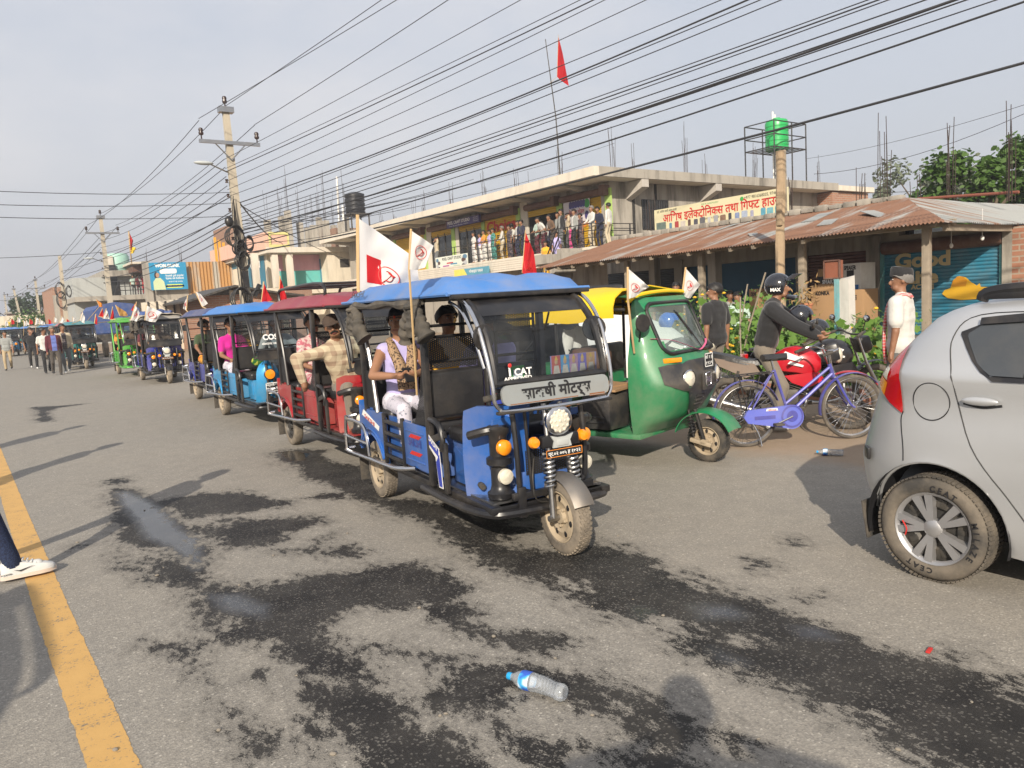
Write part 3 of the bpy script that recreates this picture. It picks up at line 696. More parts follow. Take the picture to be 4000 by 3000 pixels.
    # leg shields with lamp pillars
    if st['legs']:
        for s in (-1, 1):
            b = MB(body).m(body, True); G = []
            for z_ in np.linspace(.97, .32, 10):
                row = []
                for x_ in np.linspace(.08, .42, 7):
                    k = (x_-.08)/.34; yy = -.86+.22*k*k+.10*math.sin((.97-z_)*4.0)*.5-.05*(1-k)
                    row.append((s*x_, yy, z_-(.03 if x_ > .38 and z_ > .9 else 0)))
                G.append(row if s > 0 else row)
            b.sheet(G, .022 if s < 0 else -.022)
            b.prism([(-.11, -.04), (.08, .0), (.1, .05), (-.09, .04)], (s*.25, -.868, .85), (1, 0, 0), (0, .0, 1), .02)
            b.build('leg_shield', t)
            b = MB(BLACK).m(BLACK, True); px, py = s*.31, -.90
            b.lathe([(.0, .37), (.085, .375), (.09, .41), (.07, .425), (.06, .46), (.06, .58), (.085, .6), (.085, .64), (.06, .655), (.06, .78), (.075, .80), (.08, .835), (.065, .85), (0, .852)], (px, py+.02, 0), n=16)
            b.tube(spline([(px, py, .83), (px-s*.0-.09*1, py+.03, .82), (px-.16, py+.12, .79)], 4), .03, 8) if s < 0 else b.tube(spline([(px, py, .83), (px+.09, py+.03, .82), (px+.16, py+.12, .79)], 4), .03, 8)
            o = b.build('lamp_pillar', t)
            b = MB(AMBER).m(AMBER, True); b.lathe([(.052, 0), (.05, .025), (.035, .038), (0, .042)], (px, py-.045, .715), (0, -1, 0), 18); b.build('indicator', o)
            b = MB(LENS).m(LENS, True); b.lathe([(.052, 0), (.05, .025), (.03, .034), (0, .036)], (px, py-.045, .525), (0, -1, 0), 18); b.build('fog_lamp', o)
    elif st['nose'] == 'cowl':
        for s in (-1, 1):
            b = MB(body).m(body, True); G = []
            for z_ in np.linspace(.98, .34, 12):
                k = (.98-z_)/.64; hw = .17*math.sqrt(max(.02, 1-(1-min(1, k*2.6))**2)); row = []
                for u in np.linspace(-1, 1, 9): row.append((s*.22+u*hw, -.98+.10*u*u+.12*k*k-.05*math.sin(k*PI), z_))
                G.append(row)
            b.sheet(G, .02); b.build('leg_shield', t)
            b = MB(AMBER).m(AMBER, True); b.lathe([(.075, 0), (.07, .03), (0, .045)], (s*.22, -1.02, .78), (0, -1, 0), 18); o = b.build('indicator', t); b = MB(WHITEP).m(BLACK, True); b.lathe([(.085, 0), (.085, .02), (.075, .025)], (s*.22, -1.015, .78), (0, -1, 0), 18, caps=False); b.build('lamp_rim', o)
        plate(t, 'number_plate', (-.21, -1.08, .58), .2, .16, plate_txt)
    b = MB(body); b.box((0, -.98, .44), (.42, .02, .2), bev=.008); b.m(PERF); b.box((0, -1.0, .6), (.36, .004, .16)); b.build('front_panel', t)
    # front guard frame
    if st['guard']:
        b = MB(BLACK).m(BLACK, True)
        for s in (-1, 1):
            b.tube(spline([(s*.26, -1.0, .94), (s*.26, -1.03, .7), (s*.255, -1.03, .5), (s*.24, -1.02, .44), (s*.14, -1.02, .40)], 4), .018, 8)
            b.tube([(s*.17, -1.0, .95), (s*.16, -1.03, .4)], .012, 8)
        b.box((0, -1.03, .40), (.62, .04, .05), bev=.01); b.box((-.245, -1.04, .36), (.06, .03, .2), bev=.01); b.build('front_guard', t)
    # fork, springs, mudguard, handlebar
    b = MB(STEEL).m(STEEL, True)
    for s in (-1, 1): b.rod((s*.075, -1.12, .62), (s*.085, -1.15, .25), .022, 10); b.rod((s*.06, -1.06, .98), (s*.07, -1.12, .62), .018, 10)
    b.rod((-.12, -1.15, .25), (.12, -1.15, .25), .02); b.box((0, -1.1, .72), (.2, .05, .04), bev=.01); b.box((0, -1.08, .86), (.18, .05, .03), bev=.01); fk = b.build('fork', t)
    b = MB(STEEL if hero else DKSTEEL)
    for s in (-1, 1): helix(b, (s*.092, -1.15, .46), (s*.088, -1.13, .67), .034, .009, 7 if hero else 5)
    b.build('spring', fk)
    b = MB(DUSTG if hero else BLACK).m(DUSTG if hero else BLACK, True)
    b.sheet([[(x_, -1.15-(.29-.03*abs(x_/.075)**2)*math.cos(R(a)), .25+(.29-.03*abs(x_/.075)**2)*math.sin(R(a))) for a in range(25, 125, 10)] for x_ in np.linspace(-.075, .075, 6)], .006); b.build('mudguard', t)
    b = MB(DKSTEEL).m(DKSTEEL, True); b.tube(spline([(0, -1.02, .98), (-.12, -1.0, 1.02), (-.24, -.9, 1.04), (-.36, -.84, 1.02)], 4), .014, 8); b.tube(spline([(0, -1.02, .98), (.12, -1.0, 1.02), (.24, -.9, 1.04), (.36, -.84, 1.02)], 4), .014, 8)
    b.m(RUBBER); b.rod((-.26, -.9, 1.04), (-.37, -.83, 1.02), .022, 10); b.rod((.26, -.9, 1.04), (.37, -.83, 1.02), .022, 10); b.build('handlebar', t)
    # headlight, grille, horns
    if st['nose'] == 'tubes':
        b = MB(CHROME).m(CHROME, True); b.lathe([(.0, -.1), (.06, -.09), (.085, -.03), (.096, 0), (.098, .015), (.088, .022)], (0, -1.13, .87), (0, -1, 0), 24); h_ = b.build('headlight', t)
        b = MB(LENS).m(LENS, True); b.lathe([(.09, .012), (.07, .022), (.03, .028), (0, .029)], (0, -1.13, .87), (0, -1, 0), 24)
        for k in range(19 if hero else 0):
            rr_, a = ((0, 0) if k == 0 else (.034, k*60) if k < 7 else (.065, k*30)); b.ball((rr_*math.cos(R(a)), -1.157+rr_*.1, .87+rr_*math.sin(R(a))), (.013, .006, .013), 8, 5)
        b.build('lens', h_)
        b = MB(BLACK).m(BLACK, True); b.box((0, -1.13, .745), (.28, .05, .08), bev=.015); b.m(CREAMP); b.prism([(-.085, .04), (-.06, .0), (-.07, -.04), (.07, -.04), (.06, 0), (.085, .04), (.03, .025), (-.03, .025)], (0, -1.157, .745), (1, 0, 0), (0, 0, 1), .012); b.box((0, -1.17, .735), (.09, .012, .04), bev=.01); b.build('horn_cover', t)
        for s in (-1, 1):
            b = MB(AMBER).m(AMBER, True); b.lathe([(.0, -.03), (.035, -.02), (.04, .0), (.03, .02), (0, .026)], (s*.185, -1.13, .75), (0, -1, 0), 14); b.build('indicator', t)
        plate(t, 'number_plate', (0, -1.185, .675), .27, .05, [' '.join(plate_txt)], rim=TXTORG)
    # mirrors
    if st['mirror']:
        for s in (-1, 1):
            b = MB(BLACK).m(BLACK, True); b.lathe([(0, -.03), (.05, -.025), (.085, 0), (.082, .012), (0, .012)], (s*(.42 if hero else .53), -.98, 1.43), (-.25*s, -1, .05) if hero else (0, -1, 0), 20); b.rod((s*(.42 if hero else .53), -.98, 1.43), (s*.45, -1.0, 1.46), .008); b.build('mirror', t)
    # guard handle by the driver step
    for s in (-1, 1):
        b = MB(BLACK).m(BLACK, True)
        b.tube(spline([(s*.49, -.2, .84), (s*.5, -.3, .84), (s*.5, -.38, .81), (s*.5, -.42, .72), (s*.5, -.40, .64)], 5), .022, 8)
        b.box((s*.49, -.18, .57), (.03, .05, .44), bev=.008); b.box((s*.49, -.43, .52), (.03, .05, .36), bev=.008); b.box((s*.49, -.31, .72), (.03, .28, .05), rx=-.28 if s < 0 else -.28, bev=.008)
        g_ = b.build('step_guard', t)
        if hero and s < 0:
            b = MB(WHITEP); P = [(0, .2), (.17, .12), (.2, -.16), (.13, -.16), (.10, .05), (0, .11)]; b.prism(P, (-.508, -.2, .53), (0, -1, 0), (0, 0, 1), .003)
            b.m(TXTBLU, False); b.prism([(.0, .19), (.16, .115), (.155, .06), (0, .13)], (-.511, -.2, .53), (0, -1, 0), (0, 0, 1), .002); b.prism([(.11, .02), (.17, .08), (.19, -.15), (.14, -.15)], (-.511, -.2, .53), (0, -1, 0), (0, 0, 1), .002)
            b.m(TXTWHT); b.text('SAKSHI', (-.515, -.275, .665), (0, -1, -.47), (0, -.47, 1), .05, bold=.02, fit=.15); b.build('guard_decal', g_)
    if hero:
        b = MB(RUBBER).m(RUBBER, True); b.tube(spline([(-.33, -.62, .39), (-.36, -.68, .43), (-.38, -.76, .43)], 4), .022, 8); b.box((-.36, -.62, .38), (.07, .07, .05), bev=.01); b.build('brake_pedal', t)
        b = MB(TXTBLK).m(DKSTEEL, True)
        for k in range(3): b.tube(spline([(-.12, -1.0, .62), (-.17, -1.06, .5-.03*k), (-.14, -1.05, .36), (-.05, -1.05, .33)], 5), .004, 5)
        b.build('brake_cable', t)
    # rolled canvas curtains tied under the roof edge
    if st['curtain']:
        rolls = st.get('rollset', [(-.52, 1.12), (-.52, -.22), (.52, .6)])
        for x_, y_ in rolls:
            b = MB(CANVAS).m(CANVAS, True); sd = x_*7+y_*13
            for k in range(3):
                e_ = k-1; pts = [(x_+.01, y_+.05*e_, 1.70), (x_-.05, y_+.06*e_, 1.645), (x_-.055, y_+.10*e_+.02*math.sin(sd), 1.57), (x_-.05+.02*math.sin(sd+k*5), y_+.15*e_, 1.50), (x_-.04, y_+.19*e_+.02*math.sin(k*3+sd), 1.43+.035*math.sin(k*2.3+sd))]
                P = spline(pts, 7); b.tube(P, [(.03+.045*i/len(P))*(1+.16*math.sin(i*1.25+k*2+sd)) for i in range(len(P))], 11, flat=.72)
            b.tube(spline([(x_-.05, y_-.09, 1.655), (x_-.1, y_, 1.645), (x_-.05, y_+.09, 1.655)], 4), .016, 6)
            b.build('rolled_curtain', t)
        b = MB(CANVAS).m(CANVAS, True); P = spline([(-.54, 1.15, 1.69), (-.55, .8, 1.665), (-.54, .4, 1.68), (-.55, .0, 1.66), (-.53, -.3, 1.685)], 6); b.tube(P, [.028+.01*math.sin(i*.8) for i in range(len(P))], 8); b.build('curtain_roll', t)
    if st.get('side_cover'):
        b = MB(CANVAS).m(VINYL, True); G = []
        for z_ in np.linspace(1.68, .8, 9): G.append([(-.5-.012*math.sin(k*2.1+z_*3), 1.28-.3*k/8+.02*math.sin(z_*9+k), z_) for k in range(9)])
        b.sheet(G, .006); b.build('side_curtain', t)
    if st['rack']:
        b = MB(BLACK).m(BLACK, True)
        for s in (-1, 1): b.tube(spline([(s*.4, 1.3, 1.8), (s*.4, 1.28, 1.93), (s*.4, .9, 1.95), (s*.4, -.3, 1.95), (s*.4, -.42, 1.8)], 4), .018, 8)
        for y_ in (1.2, .5, -.3): b.tube([(-.4, y_, 1.95), (.4, y_, 1.95)], .014, 8)
        b.build('roof_rack', t)
    if st.get('roof_lamp'):
        b = MB(M('smoke_plastic', (.2, .19, .17), .15, 0, .1, 5, coat=1)).m(MATS['smoke_plastic'], True); lp = st['roof_lamp']
        b.ball(lp, (.13, .08, .065)); o = b.build('roof_lamp', t); b = MB(LENS).m(WHITEP, True)
        for k in range(3): b.ball((lp[0]-.04+.04*k, lp[1]-.078, lp[2]), (.014, .01, .012), 8, 5)
        b.build('lamp_bulbs', o)
    if st['tarp']:
        b = MB(st['tarp']).m(st['tarp'], True); G = []
        for y_ in np.linspace(-.72, 1.4, 16): G.append([(x_, y_, 1.80+.05*(1-(x_/.6)**2)+.05*mnoise.noise(Vector((x_*5, y_*4, loc[1])))-(.09 if abs(x_) > .55 else 0)) for x_ in np.linspace(.6, -.6, 12)])
        b.sheet(G, .012); b.build('roof_tarp', t)
    if st.get('bundle'):
        b = MB(st['bundle']).m(st['bundle'], True)
        for k in range(3):
            P = spline([(-.4+.05*k, .9-.2*k, 1.86), (-.1, .8-.25*k, 1.92), (.2, .9-.2*k, 1.9), (.42, .8-.2*k, 1.85)], 5); b.tube(P, [.07+.02*math.sin(i*1.3+k) for i in range(len(P))], 10)
        b.build('tarp_bundle', t)
    return t
BLUE = paint('blue_paint', (.02, .115, .42), .28); ROOFBLUE = M('faded_blue_roof', (.055, .19, .50), .55, 0, .15, 3, dirt=.45)
REDP = paint('red_paint', (.35, .012, .02), .3); CYANP = paint('cyan_paint', (.02, .27, .55), .25); DBLUE = paint('royal_blue_paint', (.015, .03, .28), .3)
GREENP = paint('lime_paint', (.05, .34, .03), .3); TEALP = paint('teal_paint', (.01, .22, .2), .3)
MAROON = M('maroon_roof', (.25, .035, .055), .5, 0, .15, 3, dirt=.3); CYROOF = M('sky_blue_roof', (.035, .18, .50), .4, 0, .1, 3, dirt=.2); DKROOF = M('navy_roof', (.02, .045, .17), .5, 0, .2, 5, dirt=.5)
LIMEROOF = M('lime_roof', (.08, .33, .05), .5, 0, .15, 3, dirt=.35); GREYROOF = M('grey_roof', (.3, .29, .27), .7, 0, .15, 3, dirt=.4); TARPB = M('blue_tarp', (.03, .07, .22), .6, 0, .25, 6, bump=.8, bscale=12, dirt=.3); TEALROOF = M('teal_roof', (.04, .2, .24), .5, 0, .15, 3, dirt=.4)
def at(lw, deg, which='rl'):
    """vehicle centre from the ground point of its rear-left (rl) or front (f) wheel"""
    s, c = math.sin(R(deg)), math.cos(R(deg)); f = np.array([-s, -c]); r = np.array([c, -s]); p = np.array(lw[:2])
    return p+(1.12*f+.42*r if which == 'rl' else -1.15*f)
K = 4000/2212
HERO = erick('electric_rickshaw', 'blue battery rickshaw at the head of the queue, SAKSHI on its panels', at((2.99, 3.70), 6.5, 'f'), 6.5, BLUE, ROOFBLUE, dict(sidetxt='SAKSHI', txtm=DBLUE), hero=True)
RICK2 = erick('electric_rickshaw', 'dark red battery rickshaw directly behind the blue leader', at(gnd(638*K, 960*K), 3, 'rl'), 3, REDP, MAROON, dict(rack=True, roof_lamp=(.5, -.7, 1.86), scroll=True, board=('बाग प्र', '००१', '७३९'), bx=.05, curtain=False, rim=DKSTEEL, floor=REDP, mirror=False), frame_m=BLACK)
RICK3 = erick('electric_rickshaw', 'sky blue battery rickshaw with rounded front shields, COSMOS written on its windscreen' if False else 'sky blue battery rickshaw with rounded front shields, behind the red one', at(gnd(488*K, 896*K), 2, 'rl'), 2, CYANP, CYROOF, dict(legs=False, nose='cowl', sticker='COS', curtain=False, side_cover=True, mirror=False, guard=True), plate_txt=('प्रदेश', '००५ ह', '४२०५'))
RICK4 = erick('electric_rickshaw', 'royal blue battery rickshaw carrying a woman in an orange sari', at(gnd(430*K, 862*K), 2, 'rl'), 2, DBLUE, DKROOF, dict(curtain=False, mirror=False))
RICK5 = erick('electric_rickshaw', 'battery rickshaw hung with garlands and ribbons, flags above a bundled tarpaulin', at(gnd(368*K, 828*K), 4, 'f'), 4, DBLUE, GREYROOF, dict(tarp=M('cream_tarp', (.42, .38, .32), .8, 0, .15, 5, bump=.6, bscale=14, dirt=.3), bundle=TARPB, sticker=1, curtain=True, nose='tubes'))
RICK6 = erick('electric_rickshaw', 'lime green battery rickshaw with a conical lamp on its post', at(gnd(258*K, 808*K), 2, 'rl'), 2, GREENP, LIMEROOF, dict(curtain=False, mirror=False, legs=True), frame_m=GREENP)
RICK7 = erick('electric_rickshaw', 'teal fronted battery rickshaw beside the walking men', at(gnd(188*K, 797*K), 1, 'f'), 1, TEALP, TEALROOF, dict(curtain=False, mirror=False, rack=False))
_far = [(3.75, 38.3, 'pink'), (3.9, 41.8, 'teal'), (3.7, 45.8, 'blue'), (3.8, 50.0, 'teal'), (3.6, 54.5, 'grey'), (3.5, 60, 'blue'), (3.4, 66, 'teal'), (3.2, 73, 'grey'), (2.2, 58, 'blue')]
_rf = dict(pink=M('pink_roof', (.4, .13, .15), .6, 0, .15, 3, dirt=.4), teal=TEALROOF, blue=ROOFBLUE, grey=GREYROOF)
for i, (x_, y_, c_) in enumerate(_far):
    src = (RICK7, RICK4, RICK3)[i % 3]; o = copy_tree(src); o.location = (x_, y_, 0); o.rotation_euler = (0, 0, R(-1+i % 3))
    for ch in kids(o):
        if ch.name.startswith('roof') and 'frame' not in ch.name:
            ch.data = ch.data.copy(); ch.data.materials.clear(); ch.data.materials.append(_rf[c_])
    o['label'] = 'battery rickshaw far down the queue under a %s roof, %s' % (c_, ('just behind the teal fronted one', 'second behind the teal fronted one', 'third behind the teal fronted one', 'fourth behind the teal fronted one', 'fifth behind the teal fronted one', 'sixth behind the teal fronted one', 'seventh behind the teal fronted one', 'last of the queue in sight', 'left of the single file')[i])
# ------------------------------------------------------------ building materials
def concrete(name, c1, c2, stain=.5, scale=1.2, bump=.25):
    if name in MATS: return MATS[name]
    m, t = newmat(name); MATS[name] = m
    n1 = t.noise(scale, 8, .62); st_ = t.noise(1.0, 6, .6, t.mapping((2.2, 2.2, .35))); n3 = t.noise(14, 5, .6)
    c = t.mix(n1, c1, c2); r_ = t.ramp([(.48, 0), (.72, stain)]); t.l.new(st_, r_.inputs[0])
    c = t.mix(r_.outputs[0], c, (.055, .05, .042)); c = t.mix(t.math('MULTIPLY', n3, .22), c, tuple(x*.6 for x in c1))
    put(t, c, 'Base Color'); put(t, .9, 'Roughness'); t.bump(t.math('ADD', n3, t.math('MULTIPLY', n1, 2)), bump, .02); return m
def brickmat(name, c1=(.33, .12, .065), c2=(.25, .085, .05), mo=(.34, .29, .23), s=1.):
    if name in MATS: return MATS[name]
    m, t = newmat(name); MATS[name] = m
    s1 = t.new('ShaderNodeSeparateXYZ'); t.l.new(t.obj(), s1.inputs[0])
    cb = t.new('ShaderNodeCombineXYZ'); t.l.new(t.math('ADD', s1.outputs[0], s1.outputs[1]), cb.inputs[0]); t.l.new(s1.outputs[2], cb.inputs[1])
    b = t.new('ShaderNodeTexBrick'); t.l.new(cb.outputs[0], b.inputs['Vector'])
    b.inputs['Scale'].default_value = 1; b.inputs['Brick Width'].default_value = .24*s; b.inputs['Row Height'].default_value = .075*s; b.inputs['Mortar Size'].default_value = .011*s; b.inputs['Bias'].default_value = .1
    b.inputs['Color1'].default_value = (*c1, 1); b.inputs['Color2'].default_value = (*c2, 1); b.inputs['Mortar'].default_value = (*mo, 1)
    n = t.noise(3, 8, .65); n2 = t.noise(18, 4, .6)
    put(t, t.mix(t.math('MULTIPLY', n, .6), t.mix(t.math('MULTIPLY', n2, .4), b.outputs[0], tuple(x*.5 for x in c1)), (.3, .24, .18)), 'Base Color'); put(t, .92, 'Roughness')
    t.bump(t.math('ADD', t.math('MULTIPLY', b.outputs[1], -1), t.math('MULTIPLY', n2, .5)), .6, .015); return m
def rusty(name, base=(.33, .34, .33), r1=(.165, .08, .048), r2=(.24, .13, .08), amt=.5, stretch=(.35, 3.2, .35)):
    if name in MATS: return MATS[name]
    m, t = newmat(name); MATS[name] = m
    n = t.noise(.8, 8, .62, t.mapping(stretch)); n2 = t.noise(4, 8, .7); n3 = t.noise(.33, 2, .5)
    rr_ = t.ramp([(amt-.04, 1), (amt+.05, 0)]); t.l.new(t.math('ADD', t.math('MULTIPLY', n, .7), t.math('MULTIPLY', n3, .32)), rr_.inputs[0])
    rs = t.mix(n2, r1, r2); c = t.mix(rr_.outputs[0], t.mix(n2, base, tuple(x*.8 for x in base)), rs)
    put(t, c, 'Base Color'); put(t, .75, 'Roughness'); return m
CONC = concrete('weathered_concrete', (.30, .275, .235), (.43, .395, .34), .8)
CONCL = concrete('pale_render', (.55, .5, .42), (.66, .61, .52), .3)
CONCD = concrete('dark_concrete', (.2, .18, .15), (.28, .25, .2), .5)
SOFFIT = concrete('soffit_render', (.42, .39, .35), (.52, .48, .43), .25)
FASCIA = concrete('cream_fascia', (.60, .54, .45), (.72, .66, .56), .22)
BRICK = brickmat('red_brick'); BRICKP = brickmat('dusty_brick', (.44, .17, .09), (.34, .11, .06), (.4, .34, .27), 1.5)
RUSTROOF = rusty('rusted_sheet', amt=.555)
REBAR = M('rebar', (.055, .038, .032), .8, .3, .3, 12)
def shutter_mat(name, col, dirt=.3): return M(name, col, .5, .1, .12, 2.5, dirt=dirt)
YSHUT = shutter_mat('yellow_shutter', (.56, .34, .015), .2); BSHUT = shutter_mat('blue_shutter', (.03, .20, .31), .3); BRSHUT = shutter_mat('maroon_shutter', (.10, .035, .03), .3)
BLUEW = concrete('blue_wall', (.03, .09, .16), (.04, .12, .2), .2); GREENW = M('lime_wall', (.36, .52, .14), .8, 0, .1, 3, dirt=.2)
BROWN = M('brown_sheet', (.11, .05, .035), .6, 0, .2, 5, dirt=.3)
CARD = M('cardboard', (.36, .22, .11), .8, 0, .12, 3)
PURPLE = M('purple_sign', (.06, .045, .17), .5, 0, .1, 3, dirt=.1)
def yu(u, X): return float(atX(u, 1000, X)[1])
def zu(u, v, X): return float(atX(u, v, X)[2])
def bx(mb, x0, x1, y0, y1, z0, z1): return mb.box(((x0+x1)/2, (y0+y1)/2, (z0+z1)/2), (abs(x1-x0), abs(y1-y0), abs(z1-z0)))
def slats(mb, X, y0, y1, z0, z1, pitch=.075, axis='x'):
    """roller shutter curtain facing -x (or -y)"""
    n = max(3, int((z1-z0)/pitch)); rows = []
    for k in range(n):
        for f, d in ((.08, 0), (.3, .018), (.6, .022), (.9, .008), (.98, -.004)):
            z = z0+(z1-z0)*(k+f)/n; rows.append((d, z))
    if axis == 'x': mb.sheet([[(X-d, y1, z) for d, z in rows], [(X-d, y0, z) for d, z in rows]])
    else: mb.sheet([[(y0, X-d, z) for d, z in rows], [(y1, X-d, z) for d, z in rows]])
def rebars(parent, spots, name='rebar', base=None):
    for (x, y, z, n, h) in spots:
        b = MB(REBAR); r0 = random.Random(int(x*31+y*17))
        for k in range(n):
            dx, dy = r0.uniform(-.13, .13), r0.uniform(-.13, .13); hh = h*r0.uniform(.45, 1.0); lx, ly = r0.uniform(-.06, .06), r0.uniform(-.06, .06)
            b.tube([(x+dx, y+dy, z-.05), (x+dx+lx*.4, y+dy+ly*.4, z+hh*.6), (x+dx+lx, y+dy+ly, z+hh)], .009, 5)
        b.build(name, parent)
def sign_x(parent, X, y0, y1, z0, z1, col, th=.04):
    """board facing -x; y0 > y1 (left edge first)"""
    b = MB(col); bx(b, X, X+th, y1, y0, z0, z1); return b
UY = (0, -1, 0); UZ = (0, 0, 1)

# ------------------------------------------------------------ row of shops under the tin veranda
SH = thing('shop_row', 'low row of shops under a rusted tin veranda, GOOD LIFE painted on its end shutter', 'shop', (17, 12, 0))
def S(b, name, par=SH):
    o = b.build(name, par)
    if par is SH: o.location = (-17, -12, 0)
    return o
y_a, y_b = yu(3450, 17), yu(3918, 17)   # good life shutter
b = MB(CONCD); bx(b, 13.6, 26, 5.2, 18.4, -.05, .22); bx(b, 14.2, 26, 5.6, 18.2, .22, .34); S(b, 'plinth')
b = MB(BRICKP); bx(b, 16.9, 17.25, y_b-1.2, y_b-.2, .34, 2.5); bx(b, 17.25, 25, y_b-1.0, y_b-.75, .34, 2.55); S(b, 'brick_pier')
b = MB(CONC); bx(b, 16.92, 17.2, y_a+.06, y_a+.36, .34, 2.6); bx(b, 16.9, 17.2, y_b-.2, y_b-.02, .34, 2.6); bx(b, 17.02, 17.3, 8.75, 18.2, 2.3, 3.2); bx(b, 17.02, 17.3, y_b, 8.75, 2.3, 2.56); bx(b, 16.95, 17.2, 11.0, 11.3, .34, 2.5); bx(b, 16.95, 17.2, 15.0, 15.3, .34, 2.5); S(b, 'wall')
b = MB(M('teal_post', (.08, .3, .33), .6, 0, .15, 4, dirt=.3)); bx(b, 16.95, 17.02, y_a-.02, y_a+.05, .34, 2.35); bx(b, 16.95, 17.02, y_b-.03, y_b+.04, .34, 2.35); S(b, 'shutter_jamb')
b = MB(BSHUT); slats(b, 17.03, y_b, y_a, .34, 2.16); o_gl = S(b, 'shutter')
b = MB(BROWN).m(BROWN, True); b.tube([(17.0, y_b, 2.3), (17.0, y_a, 2.3)], .14, 12); S(b, 'shutter_roll')
b = MB(M('gold_lettering', (.55, .46, .26), .6, 0, .15, 8))
X_ = 17.0
def glt(mb, s, u, v, hpx, wpx):
    p = atX(u, v, X_); k = np.linalg.norm(p-[0, 0, CAMH])/CAMF; mb.text(s, (X_, p[1], p[2]), UY, UZ, hpx*k*1.35, bold=.045, fit=abs(yu(u, X_)-yu(u+wpx, X_)), align='L')
glt(b, 'Good', 3495, 1047, 48, 222); glt(b, 'Life', 3530, 1108, 44, 140); glt(b, 'ACTIVE', 3560, 1130, 16, 90); o = b.build('shutter_lettering', o_gl)
b = MB(M('mango_yellow', (.62, .36, .02), .6, 0, .12, 5))
P = [(0, 0), (.12, -.1), (.4, -.15), (.75, -.14), (1.0, -.1), (1.1, 0), (1.06, .1), (.8, .12), (.78, .2), (.72, .15), (.66, .2), (.62, .22), (.5, .34), (.36, .38), (.24, .3), (.18, .12), (.05, .08)]
q = atX(3680, 1148, X_); b.prism([(x*.95, z*.95) for x, z in P], (X_, q[1], q[2]), UY, UZ, .004)
b.m(M('mango_orange', (.5, .22, .01), .6, 0, .15, 5)); b.prism([(x*.55+.2, z*.6+.14) for x, z in [(0, 0), (.5, 0), (.55, .2), (.4, .34), (.2, .36), (.03, .2)]], (X_-.005, q[1], q[2]), UY, UZ, .003)
b.build('painted_fruit', o_gl)
b = MB(BRSHUT); slats(b, 17.04, y_a+.36, 11.0, .34, 2.3); slats(b, 17.04, 11.3, 11.35, .34, 2.3); S(b, 'shutter')
b = MB(BLUEW); bx(b, 17.3, 17.5, 11.3, 15.0, .34, 2.5); S(b, 'blue_wall')
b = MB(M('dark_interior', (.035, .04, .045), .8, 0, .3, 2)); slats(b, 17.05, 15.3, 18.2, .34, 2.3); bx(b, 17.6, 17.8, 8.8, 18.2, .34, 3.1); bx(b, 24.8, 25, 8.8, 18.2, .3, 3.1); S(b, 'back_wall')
# roof: front slope, hip and end slope, corrugated
def zr(x): return 2.55+(x-13.9)*.245
b = MB(RUSTROOF).m(RUSTROOF, True)
ys_ = np.arange(6.35, 17.9, .0125)
G = []
for y in ys_:
    row = []
    xtop = 17.25 if y > 8.7 else 13.9+(y-6.35)/(8.7-6.35)*3.35
    for k in range(8):
        x = 13.85+(xtop-13.85)*k/7
        row.append((x, y, zr(x)+.016*math.sin(y*2*PI/.075)+.035*mnoise.noise(Vector((x*.6, y*.5, 1)))))
    G.append(row)
b.sheet(G)
rf = S(b, 'veranda_roof')
b = MB(rusty('worn_sheet', amt=.43, stretch=(3.2, .35, .35))).m(MATS['worn_sheet'], True); G = []
for x in np.arange(14.0, 26, .0125):
    yt = 6.35+min(1, (x-13.9)/3.35)*2.35; row = []
    for k in range(6):
        y = 6.33+(yt-6.33)*k/5; row.append((x, y, 2.55+(y-6.35)/2.35*.82+.016*math.sin(x*2*PI/.075)+.03*mnoise.noise(Vector((x*.6, y*.5, 4)))))
    G.append(row)
b.sheet(G); S(b, 'end_roof')
b = MB(rusty('ridge_sheet', amt=.35)).m(MATS['ridge_sheet'], False)
for (x, y, l, w_, a) in ((15.3, 9.4, .6, .3, .3), (16.2, 10.2, .9, .35, .1), (14.9, 11.0, .35, .22, .8), (16.6, 13.1, .7, .25, -.2), (15.6, 8.5, .9, .3, .9), (16.4, 7.6, .8, .3, 1.0)): b.box((x, y, zr(x)+.022 if y > 8.4 else zr(min(x, 15.3))+.02), (l, w_, .01), rz=a, ry=-.24)
b.build('patch_sheet', rf)
b = MB(CONC)
r1 = random.Random(4)
for k in range(26): b.box((17.22, 8.9+k*.36, zr(17.2)+.05), (.2+r1.random()*.1, .3, .1+r1.random()*.06), rz=r1.uniform(-.2, .2), bev=.02)
bx(b, 17.3, 22, 8.9, 18.2, zr(17.2)-.2, zr(17.2)+.04); S(b, 'roof_ballast')
b = MB(WOODW)
for yy in (6.5, yu(3134, 14.4), yu(2739, 14.4), yu(2449, 14.4)):
    b2 = MB(WOODW); b2.box((14.4, yy if yy != 6.5 else yu(3620, 14.4), 1.42), (.14, .14, 2.3), rz=.1, bev=.02); S(b2, 'post')
b2 = MB(CONC); bx(b2, 15.3, 15.55, yu(2788, 15.4)-.12, yu(2788, 15.4)+.12, .3, 2.75); bx(b2, 16.2, 16.45, yu(2553, 16.3)-.1, yu(2553, 16.3)+.12, .3, 2.9); S(b2, 'column')
b.box((14.4, 12.0, 2.56), (.12, 11.2, .12), bev=.015); b.box((15.7, 12.6, 2.88), (.1, 9.8, .1)); b.box((19, 6.5, 2.47), (9.5, .1, .12))
for k in range(15): b.box((15.5, 9.1+k*.6, 2.86), (3.3, .07, .08), ry=-.24)
S(b, 'roof_timber')
rebars(SH, [(x-17, y-12, 3.25, n, h) for x, y, n, h in [(19.5, yu(3365, 19.5), 6, 1.5), (19.5, yu(3450, 19.5), 7, 2.6), (20, yu(3585, 20), 3, 1.5), (20, yu(3720, 20), 8, 2.4), (19.5, yu(3955, 19.5), 8, 2.2), (18.5, yu(3100, 18.5), 6, 1.8), (18, yu(2555, 18), 5, 1.7)]])
